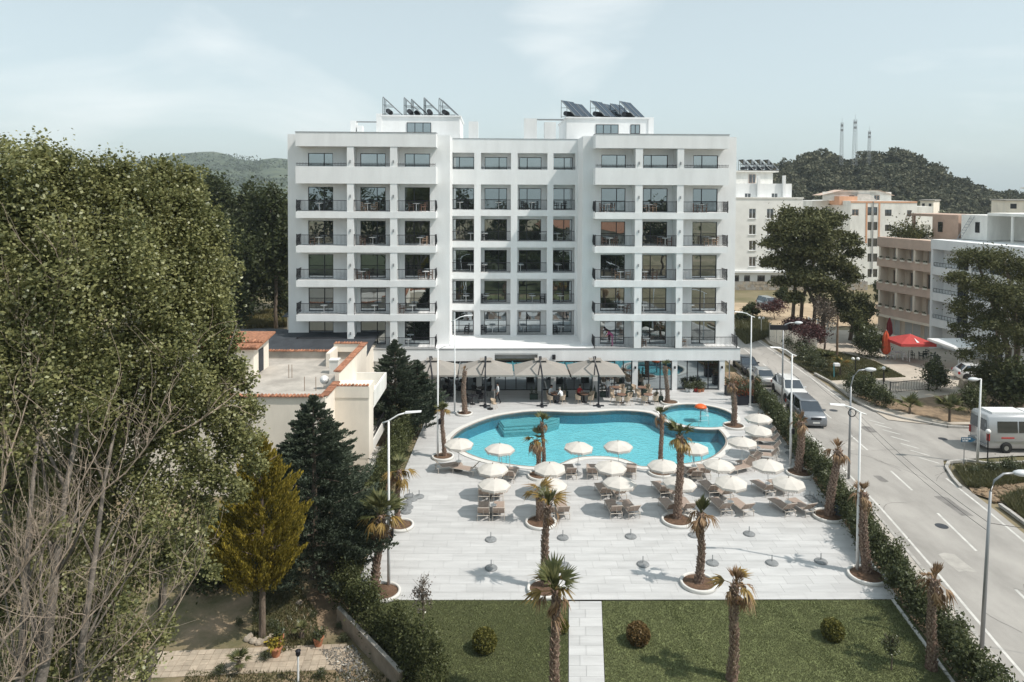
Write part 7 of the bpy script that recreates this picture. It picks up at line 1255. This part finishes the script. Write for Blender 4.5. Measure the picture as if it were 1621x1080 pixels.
# ================================================================== TREES
def wb(u, v, Y, rpx, base, sy=.8, sz=1.0):                 # crown ellipsoid seen at (u,v), radius in photo pixels
    c = at(u, v, Y); r_ = rpx * Y / F; return (c.x - base[0], c.y - base[1], c.z, r_, r_ * sy, r_ * sz)
def poplar(lab, base, blobs, n, trunks, twigs, seed, leaf=.088):
    root = thing('poplar_tree', lab, 'tree', (base[0], base[1], 0), 0, 'poplars at the left edge'); rg = random.Random(seed); B = [wb(u, v, Y, r_, base) for (u, v, Y, r_) in blobs]
    mb = MB()
    for (bx, by, u, v, Y, r_) in trunks:
        e = at(u, v, Y); e = Vector((e.x - base[0], e.y - base[1], e.z)); s = Vector((bx, by, -.15)); pts = [s.lerp(e, i / 7) + Vector((rg.uniform(-.18, .18), rg.uniform(-.18, .18), -1.1 * math.sin(PI * i / 7) * 0)) * (0 < i < 7) for i in range(8)]; mb.tube(pts, [r_ * (1 - .82 * i / 7) for i in range(8)], 8)
        for k in range(16):                                  # side limbs
            t_ = rg.uniform(.3, .95); q = pts[int(t_ * 6.9)]; dr = (e - s).normalized() + Vector((rg.uniform(-.7, .9), rg.uniform(-.7, .7), rg.uniform(-.1, .5))); L_ = rg.uniform(1.2, 3.2); w = [q + dr.normalized() * L_ * f + Vector((rg.uniform(-.12, .12), rg.uniform(-.12, .12), .25 * f * f)) for f in (0, .35, .7, 1)]; w[0] = q; mb.tube(w, [r_ * .22, r_ * .15, r_ * .1, .008], 5)
    mb.build('trunk', M_palebark, root, True); tw = MB()
    for (u0, v0, u1, v1, Y, cnt, thick) in twigs:              # pale limbs sweeping up to the right, wavy bare shoots rising off them
        off = Vector((base[0], base[1], 0)); a = at(u0, v0, Y) - off; b = at(u1, v1, Y + .8) - off; sag = Vector((0, rg.uniform(-.2, .2), -.45)); limb = [a.lerp(b, i / 10) + sag * math.sin(PI * i / 10) + Vector((rg.uniform(-.05, .05), rg.uniform(-.05, .05), rg.uniform(-.05, .05))) for i in range(11)]
        thick *= .8; tw.tube(limb, [thick * (1 - .7 * i / 10) for i in range(11)], 6)
        for k in range(cnt):
            i0 = rg.uniform(.08, .97) * 10; q = limb[int(i0)].lerp(limb[min(10, int(i0) + 1)], i0 % 1); L_ = rg.uniform(.6, 2.3); d0 = ((b - a).normalized() * rg.uniform(.2, .9) + Vector((rg.uniform(-.35, .25), rg.uniform(-.6, .3), rg.uniform(.2, .9)))).normalized(); wv = rg.uniform(.08, .24); ph = rg.uniform(0, 6); cur = Vector((rg.uniform(-.6, .35), rg.uniform(-.2, .2), rg.uniform(-.5, .55))); pts = []
            for i in range(9): f = i / 8; pts.append(q + d0 * L_ * f + cur * L_ * f * f + Vector((math.sin(f * 7 + ph), math.cos(f * 5 + ph), math.sin(f * 9 + ph) * .6)) * wv * f)
            r_ = thick * rg.uniform(.16, .36); tw.tube(pts, [r_ * (1 - .75 * i / 8) for i in range(9)], 4, caps=False)
            for w_ in range(rg.randint(1, 4)): i = rg.randint(2, 7); dd = (pts[i] - pts[i-1]).normalized() + Vector((rg.uniform(-.9, .7), rg.uniform(-.6, .6), rg.uniform(-.2, .9))); l2 = L_ * rg.uniform(.15, .4); tw.tube([pts[i], pts[i] + dd * l2 * .5 + Vector((.03, 0, .05)), pts[i] + dd * l2 + Vector((-.03, 0, .2 * l2))], [r_ * .5, r_ * .4, .003], 3, caps=False)
    if twigs: tw.build('bare_shoots', M_twig, root, kind='stuff')
    rgn = np.random.default_rng(seed); P = blob_pts(B, n, 64, .125, .30, rgn); tn = np.clip(rgn.beta(2, 2.2, len(P)) + .16 * np.sin(P[:, 0] * 2.1 + seed) * np.sin(P[:, 2] * 1.7) + .10 * np.sin(P[:, 1] * 3.3 + P[:, 2] * 2.9), 0, 1); link('crown', quads_mesh('crown', P, leaf, M_poplar, .8, .45, tint=tn, rng=rgn), root); return root
poplar('big leafy poplar filling the left edge, tallest crown', (-13.5, 17.5), [(-80,345,16.5,150), (20,345,17,120), (75,255,17.5,52), (70,330,17.5,100), (150,335,18,80), (190,310,18,58), (40,480,16,140), (150,440,17,130), (-40,620,15.5,160), (90,590,16,110), (15,255,17,46), (120,280,17.5,48), (160,285,18,48), (190,262,18.2,34), (215,300,18.5,50)], 104000, [(0, 0, 30, 330, 17, .30), (.8, .5, 150, 340, 18, .24), (-1.2, -.5, -60, 380, 16, .24)], [], 11)
poplar('spreading poplar leaning right toward the house', (-12.0, 19.5), [(255,345,19,80), (282,312,19.5,46), (240,285,19.2,38), (300,400,19,70), (340,440,19.5,50), (230,430,18.5,100), (310,510,19,80), (350,545,19.5,42), (240,560,18,100), (330,620,19,60), (360,665,19.2,38), (270,660,18.5,80), (180,640,17.5,90), (365,590,19.5,35), (330,360,19.5,38), (345,580,19.5,45), (368,705,19.2,36), (345,755,18.8,36), (384,640,19.4,26), (318,800,18.6,30), (262,268,19.2,30), (300,280,19.4,28), (393,690,19.8,32), (404,735,19.8,24), (386,600,19.6,24), (398,648,19.8,24), (375,780,19.2,26)], 104000, [(0, 0, 260, 420, 19, .26), (.6, .3, 330, 560, 19.3, .18), (-.5, .3, 190, 480, 18, .22)], [(90, 760, 310, 560, 17, 12, .06), (160, 700, 380, 620, 17.6, 9, .05)], 12)
poplar('low bare branched poplar in the near left corner', (-11.2, 14.5), [(70,760,17.6,120), (170,760,18,90), (250,790,18,65), (300,740,18.5,50), (130,900,17.6,110), (230,890,18,75), (290,880,18.2,45), (20,900,17.4,110), (160,1010,17.2,100), (60,1040,16.8,110), (315,830,18.4,28), (335,905,18.4,20), (250,1000,17.4,40), (90,840,15.2,26), (200,960,15.6,24), (240,830,16.4,26), (30,700,15.4,36)], 56000, [(0, 0, 130, 640, 16, .22), (.5, .5, 190, 640, 17, .16), (-.3, .2, 60, 690, 15.5, .18)], [(-60, 1000, 170, 690, 14.6, 44, .038), (-40, 860, 60, 560, 14.3, 18, .036), (20, 1080, 235, 850, 15, 46, .036), (-20, 930, 280, 640, 15.4, 40, .044), (60, 1100, 300, 905, 15.8, 34, .034), (150, 1120, 330, 870, 16.5, 18, .03), (-60, 760, 110, 420, 15.2, 12, .045), (-30, 1120, 90, 930, 14.2, 34, .034), (-20, 1040, 140, 800, 14.2, 30, .03)], 13)
# golden cypress and cedars
def conifer(name, lab, base, h, prof, n, leaf, m, tr, seed, clumps, cs, droop=.0, ax=None, group=None, low=.9, trunks=1):
    """whorls of sprays: prof is radius against height fraction"""
    root = thing(name, lab, 'tree', (base[0], base[1], 0), 0, group); rg = np.random.default_rng(seed); P = []; A = []; T = []
    fs = [p_[0] for p_ in prof]; rs = [p_[1] for p_ in prof]
    for k in range(clumps):
        f = low + (1 - low) * rg.random() ** .85; f = min(f, .995); R = np.interp(f, fs, rs) * rg.uniform(.78, 1.08); a = rg.uniform(0, 2*PI); R *= 1 + .20 * math.sin(3 * a + f * 9 + seed) * math.sin(f * 21 + 2 * a); c = np.array((math.cos(a) * R, math.sin(a) * R, f * h)); d = np.array((math.cos(a), math.sin(a), droop)); L_ = max(.25, R * cs); q = int(n / clumps * (.4 + R / max(rs)))
        t_ = rg.random(q); p_ = c - d * L_ * (1 - t_)[:, None] + rg.normal(size=(q, 3)) * np.array((.16, .16, .10)) * (L_ * .8) * (1.15 - t_)[:, None]; P.append(p_); A.append(np.repeat(d[None], q, 0)); T.append(np.clip(rg.beta(2, 2.5, q) * .8 + rg.uniform(-.05, .3) * t_, 0, 1))
    P = np.concatenate(P); link('crown', quads_mesh('crown', P, leaf, m, .38, .0, np.concatenate(A) + (0, 0, ax or 0), .55, np.concatenate(T), rg), root)
    mb = MB(); mb.tube([(0, 0, -.15), (.05, 0, h * .45), (0, 0, h * .93)], [tr, tr * .6, tr * .12], 8)
    for k in range(26): a = rg.uniform(0, 2*PI); f = rg.uniform(low, .9); R = np.interp(f, fs, rs) * .8; mb.tube([(0, 0, f * h - R * .1), (math.cos(a) * R, math.sin(a) * R, f * h + droop * R * .3)], [tr * .22, .012], 4)
    mb.build('trunk', M_bark, root); return root
p = G(415, 1006); conifer('golden_cypress', 'golden green cypress with a bare lower trunk in the left garden', (p.x, p.y), at(425, 688, p.y).z, [(0, .5), (.32, 1.25), (.38, 1.7), (.50, 1.85), (.64, 1.75), (.77, 1.3), (.88, .8), (1, .10)], 56000, .13, M_gold, .15, 21, 520, .5, 1.0, 1.5, low=.33)
p = G(468, 945); conifer('cedar_tree', 'large dark green cedar behind the golden cypress', (p.x + .35, p.y + 1.6), at(490, 625, p.y + 1.6).z, [(0, 1.6), (.14, 3.3), (.35, 3.7), (.55, 2.9), (.75, 1.7), (.9, .8), (1, .08)], 78000, .16, M_cedar, .2, 22, 620, .55, .35, .4, low=.10)
p = G(512, 880); conifer('cedar_tree', 'bushy dark cedar between the house flank and the left hedge', (p.x - .3, p.y + 1.5), 5.6, [(0, 1.6), (.2, 2.5), (.5, 2.4), (.8, 1.3), (1, .1)], 40000, .16, M_cedar, .14, 27, 340, .62, .3, .3, low=.08)
p = G(625, 692); conifer('cedar_tree', 'dark conifer standing before the hotel\'s left ground floor', (p.x, p.y), at(640, 537, p.y).z, [(0, 1.0), (.2, 2.5), (.4, 2.8), (.6, 2.2), (.8, 1.2), (1, .08)], 44000, .19, M_cedar, .16, 23, 330, .62, .42, .4, group='conifers before the hotel', low=.2)
p = G(660, 686); conifer('cedar_tree', 'second, slightly lower conifer touching the shade canopies', (p.x, p.y), at(668, 570, p.y).z, [(0, 1.0), (.2, 1.9), (.45, 2.1), (.7, 1.4), (1, .08)], 30000, .19, M_cedar, .14, 24, 240, .62, .42, .4, group='conifers before the hotel', low=.2)
# dark trees left of the hotel and woodland edge
def broad(name, lab, u, vb, vt, Y, wpx, n, leaf, m, seed, group=None, bark=M_bark, tr=.3, low=.22, lobes=9, flat=1.0):
    b = at(u, vb, Y); zt = at(u, vt, Y).z; R = wpx * Y / F / 2; rg = random.Random(seed); h = zt; bl = [(0, 0, h * .62, R * .62, R * .62, h * .30)]
    for i in range(lobes): a = 2.4 * i + rg.random(); f = rg.uniform(low + .1, .9); k = math.sin(PI * min(1, max(.15, (f - low) / (1 - low)))) ** .6; bl.append((math.cos(a) * R * .62 * k, math.sin(a) * R * .62 * k, h * f, R * rg.uniform(.34, .52), R * rg.uniform(.34, .52), h * rg.uniform(.11, .18) * flat))
    return tree(name, lab, 'tree', (b.x, Y, 0), h, bl, n, leaf, m, bark, tr, group, clumps=26, cs=.22, shell=.45, seed=seed)
for i, (u, vt, Y, w) in enumerate(((350, 276, 92, 95), (398, 285, 96, 95), (437, 282, 88, 85), (365, 330, 84, 100), (320, 300, 100, 90), (452, 300, 104, 70), (300, 310, 84, 80))): broad('dark_tree', 'dense dark green tree left of the hotel, %s in the clump' % ('tall, at its centre left', 'tall, in the middle', 'beside the hotel wall', 'lower, in front', 'behind the poplars', 'half behind the hotel', 'lowest, behind the poplars')[i], u, 500, vt, Y, w * 1.1, 17000, .48, M_dkleaf, 100 + i, 'dark trees left of the hotel', tr=.28, low=.02, lobes=13)
# pines on the right
def pine(lab, u, vb, vt, Y, wpx, pads, n, seed, trunks=((0, 0),), leaf=.36, tr=.25):
    b = at(u, vb, Y); root = thing('pine_tree', lab, 'tree', (b.x, Y, 0), 0, 'old pines on the right'); rg = random.Random(seed); B = []
    for (pu, pv, pr, dY) in pads: c = at(pu, pv, Y + dY); r_ = pr * Y / F; B.append((c.x - b.x, dY, c.z, r_, r_ * .95, r_ * .55))
    mb = MB()
    for k, (tx, ty) in enumerate(trunks):
        t = B[k % len(B)]; pts = [(tx, ty, -.15), (tx * 1.0 + .25, ty, t[2] * .35), (t[0] * .5 + tx * .5, ty * .6, t[2] * .72), (t[0], t[1], t[2])]; mb.tube(pts, [tr, tr * .85, tr * .6, tr * .25], 8)
        for q in range(7): e = B[rg.randrange(len(B))]; s = Vector(pts[1]).lerp(Vector(pts[2]), rg.uniform(.4, 1)); mb.tube([s, s.lerp(Vector(e[:3]), .5) + Vector((0, 0, .4)), e[:3]], [tr * .35, tr * .22, .02], 5)
    mb.build('trunk', M_bark, root, True); rgn = np.random.default_rng(seed); P = blob_pts(B, int(n * 2.0), 24, .20, .5, rgn); link('crown', quads_mesh('crown', P, leaf, M_pine, .5, .15, rng=rgn), root)
pine('broad old pine with several trunks in front of the white block', 1268, 560, 332, 82, 0, [(1270,350,40,0),(1310,352,34,1),(1245,372,26,-1),(1225,360,14,-1),(1222,385,20,-1),(1335,380,28,1),(1290,395,38,-2),(1250,410,30,-1),(1325,420,30,0),(1352,400,16,1),(1215,415,15,0),(1275,440,34,-2),(1240,445,18,-1),(1310,455,26,-1),(1345,440,20,1),(1285,365,30,-3),(1260,470,16,-2),(1300,480,18,0)], 24000, 31, ((-1.2, 0), (0, .5), (1.2, -.3), (2.6, .4)))
pine('small dark pine lower right of the broad old pine', 1345, 560, 455, 84, 0, [(1345,475,24,0),(1362,488,20,0),(1330,490,18,0),(1348,500,22,-1)], 7000, 32, ((0, 0), (1.0, .2)))
pine('dark old pine at the right edge before the white building', 1590, 640, 392, 60, 0, [(1545,410,34,0),(1590,412,36,1),(1625,430,40,1),(1520,440,22,-1),(1560,455,36,-1),(1605,470,42,-2),(1530,485,26,-1),(1570,505,34,-2),(1520,520,18,-1),(1612,530,40,-1),(1560,545,30,-2),(1530,562,16,-2),(1595,585,34,-2),(1635,600,36,-1),(1550,590,18,-1),(1640,500,40,0),(1575,615,20,-2)], 26000, 33, ((0, 0), (1.2, .6)), .21, .28)
broad('olive_tree', 'grey green olive tree in the fenced garden', 1362, 545, 505, 80, 34, 2200, .22, M_thuja, 131, None, tr=.15, low=.35, lobes=5)
broad('bare_tree', 'thin greyish tree at the foot of the broad pine', 1305, 555, 470, 79, 50, 2600, .20, leafmat('grey_twigs', (.10, .08, .06), (.22, .18, .15), None, .1, .02), 132, None, tr=.12, low=.3, lobes=5)
for i, (u, vb, vt, Y, w) in enumerate(((1395, 480, 440, 110, 30), (1190, 500, 478, 100, 30), (1175, 515, 492, 96, 34), (1240, 470, 452, 108, 26), (1622, 372, 335, 92, 40))): broad('roadside_tree', 'small dark tree %s' % ('beside the beige guest house', 'on the far verge', 'on the verge by the hotel corner', 'below the pale block', 'behind the white building roof')[i], u, vb, vt, Y, w, 2600, .26, M_dkleaf, 140 + i, 'small trees on the right', tr=.1, low=.15, lobes=5)
for i, (u, vb, vt, Y, w) in enumerate(((1398, 345, 318, 205, 40), (1425, 345, 322, 200, 44), (1455, 340, 318, 208, 42), (1480, 345, 325, 195, 46))): broad('poplar_row_tree', 'pale green roundish tree at the foot of the wooded hill, %s from left' % ORD[i], u, vb, vt, Y, w, 2600, .7, M_shrub, 150 + i, 'pale trees at the hill foot', tr=.3, low=.1, lobes=6)
# the pine wood on the hill: one mass of crowns
rg = np.random.default_rng(5); P = []; T = []; us = [p_[0] for p_ in PINEH]; vv = [p_[1] for p_ in PINEH]
for k in range(900):
    u = rg.uniform(1120, 1670); f = rg.random() ** .8; p_ = at(u, float(np.interp(u, us, vv)) + 12, 320); Y = 320 - 110 * (1 - f) + rg.uniform(-3, 3); a0_ = (-2 - H) / 210; a1_ = (p_.z - H) / 320; hz_ = H + Y * (a0_ + (a1_ - a0_) * f ** .8)
    c = (p_.x * Y / 320, Y, hz_ + rg.uniform(.3, 2.0)); r_ = rg.uniform(1.8, 4.0); q = int(230 * r_ / 3.2); d = rg.normal(size=(q, 3)); d /= np.linalg.norm(d, axis=1)[:, None]; lob = 1 + .22 * np.sin(d[:, 0] * 5 + k) * np.sin(d[:, 2] * 6 + k * 2) + .12 * np.sin(d[:, 1] * 11 + k)
    P.append(np.array(c) + d * np.array((r_, r_, r_ * .8)) * (lob * rg.uniform(.72, 1.05, q))[:, None]); T.append(np.clip(rg.beta(2, 2.5, q) + rg.uniform(-.25, .25), 0, 1))
link('pine_wood', quads_mesh('pine_wood', np.concatenate(P), 1.25, M_wood2, .7, .2, tint=np.concatenate(T), rng=rg), None, 'stuff')
# far-off woodland on the plain left of and behind the hotel
P = []; T = []
for k in range(520):
    x, Y = rg.uniform(-420, -40), rg.uniform(125, 560)
    if x > -.62 * Y * .6 + 4 and Y < 150: continue
    r_ = rg.uniform(2.6, 5.2); q = 110; d = rg.normal(size=(q, 3)); d /= np.linalg.norm(d, axis=1)[:, None]; lob = 1 + .22 * np.sin(d[:, 0] * 5 + k) * np.sin(d[:, 2] * 6 + k * 2); P.append(np.array((x, Y, r_ * 1.05)) + d * np.array((r_, r_, r_ * 1.1)) * (lob * rg.uniform(.7, 1.05, q))[:, None]); T.append(np.clip(rg.beta(2, 2.5, q) + rg.uniform(-.25, .25), 0, 1))
link('woodland', quads_mesh('woodland', np.concatenate(P), 1.9, M_wood2, .7, .2, tint=np.concatenate(T), rng=rg), None, 'stuff')
# trees and a red roofed house behind the camera, seen mirrored in the hotel glass
for i, (x, y, h, w) in enumerate(((-42, -14, 19, 13), (-31, -22, 22, 14), (-20, -18, 18, 12), (-52, -8, 17, 13), (-8, -30, 20, 14), (6, -38, 16, 12), (38, -22, 17, 13), (-14, 2, 8, 9), (-4, 8, 6.5, 8), (6, 4, 6, 8), (14, 9, 6, 7), (22, -6, 9, 9), (0, -10, 10, 10), (12, -14, 11, 10))):
    bl = [(0, 0, h * .6, w * .4, w * .4, h * .34)] + [(math.cos(2.4 * k) * w * .3, math.sin(2.4 * k) * w * .3, h * (.35 + .08 * k), w * .26, w * .26, h * .15) for k in range(7)]; tree('garden_tree', 'tall dark tree mirrored in the hotel windows', 'tree', (x, y, 0), h, bl, 2600, .8, M_dkleaf, M_bark, .3, 'trees mirrored in the hotel glass', 26, .22, .45, seed=160 + i)
rh = thing('red_roofed_house', 'red roofed white house mirrored in the hotel windows', 'house', (24, -34, 0)); MB().box(-11, 11, -6, 6, -.1, 9).build('wall', M_wall2, rh); MB().add([(-12,-7,8.9),(12,-7,8.9),(12,7,8.9),(-12,7,8.9),(-7,0,12.6),(7,0,12.6)], [(0,1,5,4),(1,2,5),(2,3,4,5),(3,0,4)]).build('roof', M_terra, rh)
for k in range(3):
    for i in range(6): window(rh, -9.6 + i * 3.3, .8 + k * 2.9, 1.6, 1.5, 6.0 - .06 + .0, 2, gm=M_glass2).rotation_euler = (0, 0, 0)
# ================================================================== AIR
hz = MB().box(-2600, 2600, -400, 5300, -3.5, 128).build('haze', [], None, kind='stuff')
hm_ = bpy.data.materials.new('haze_air'); hm_.use_nodes = True; t = hm_.node_tree; t.nodes.clear(); v_ = t.nodes.new('ShaderNodeVolumePrincipled'); v_.inputs['Color'].default_value = (.80, .90, .95, 1); v_.inputs['Density'].default_value = .00022; v_.inputs['Anisotropy'].default_value = .0
o_ = t.nodes.new('ShaderNodeOutputMaterial'); t.links.new(v_.outputs[0], o_.inputs['Volume']); hz.data.materials.append(hm_)
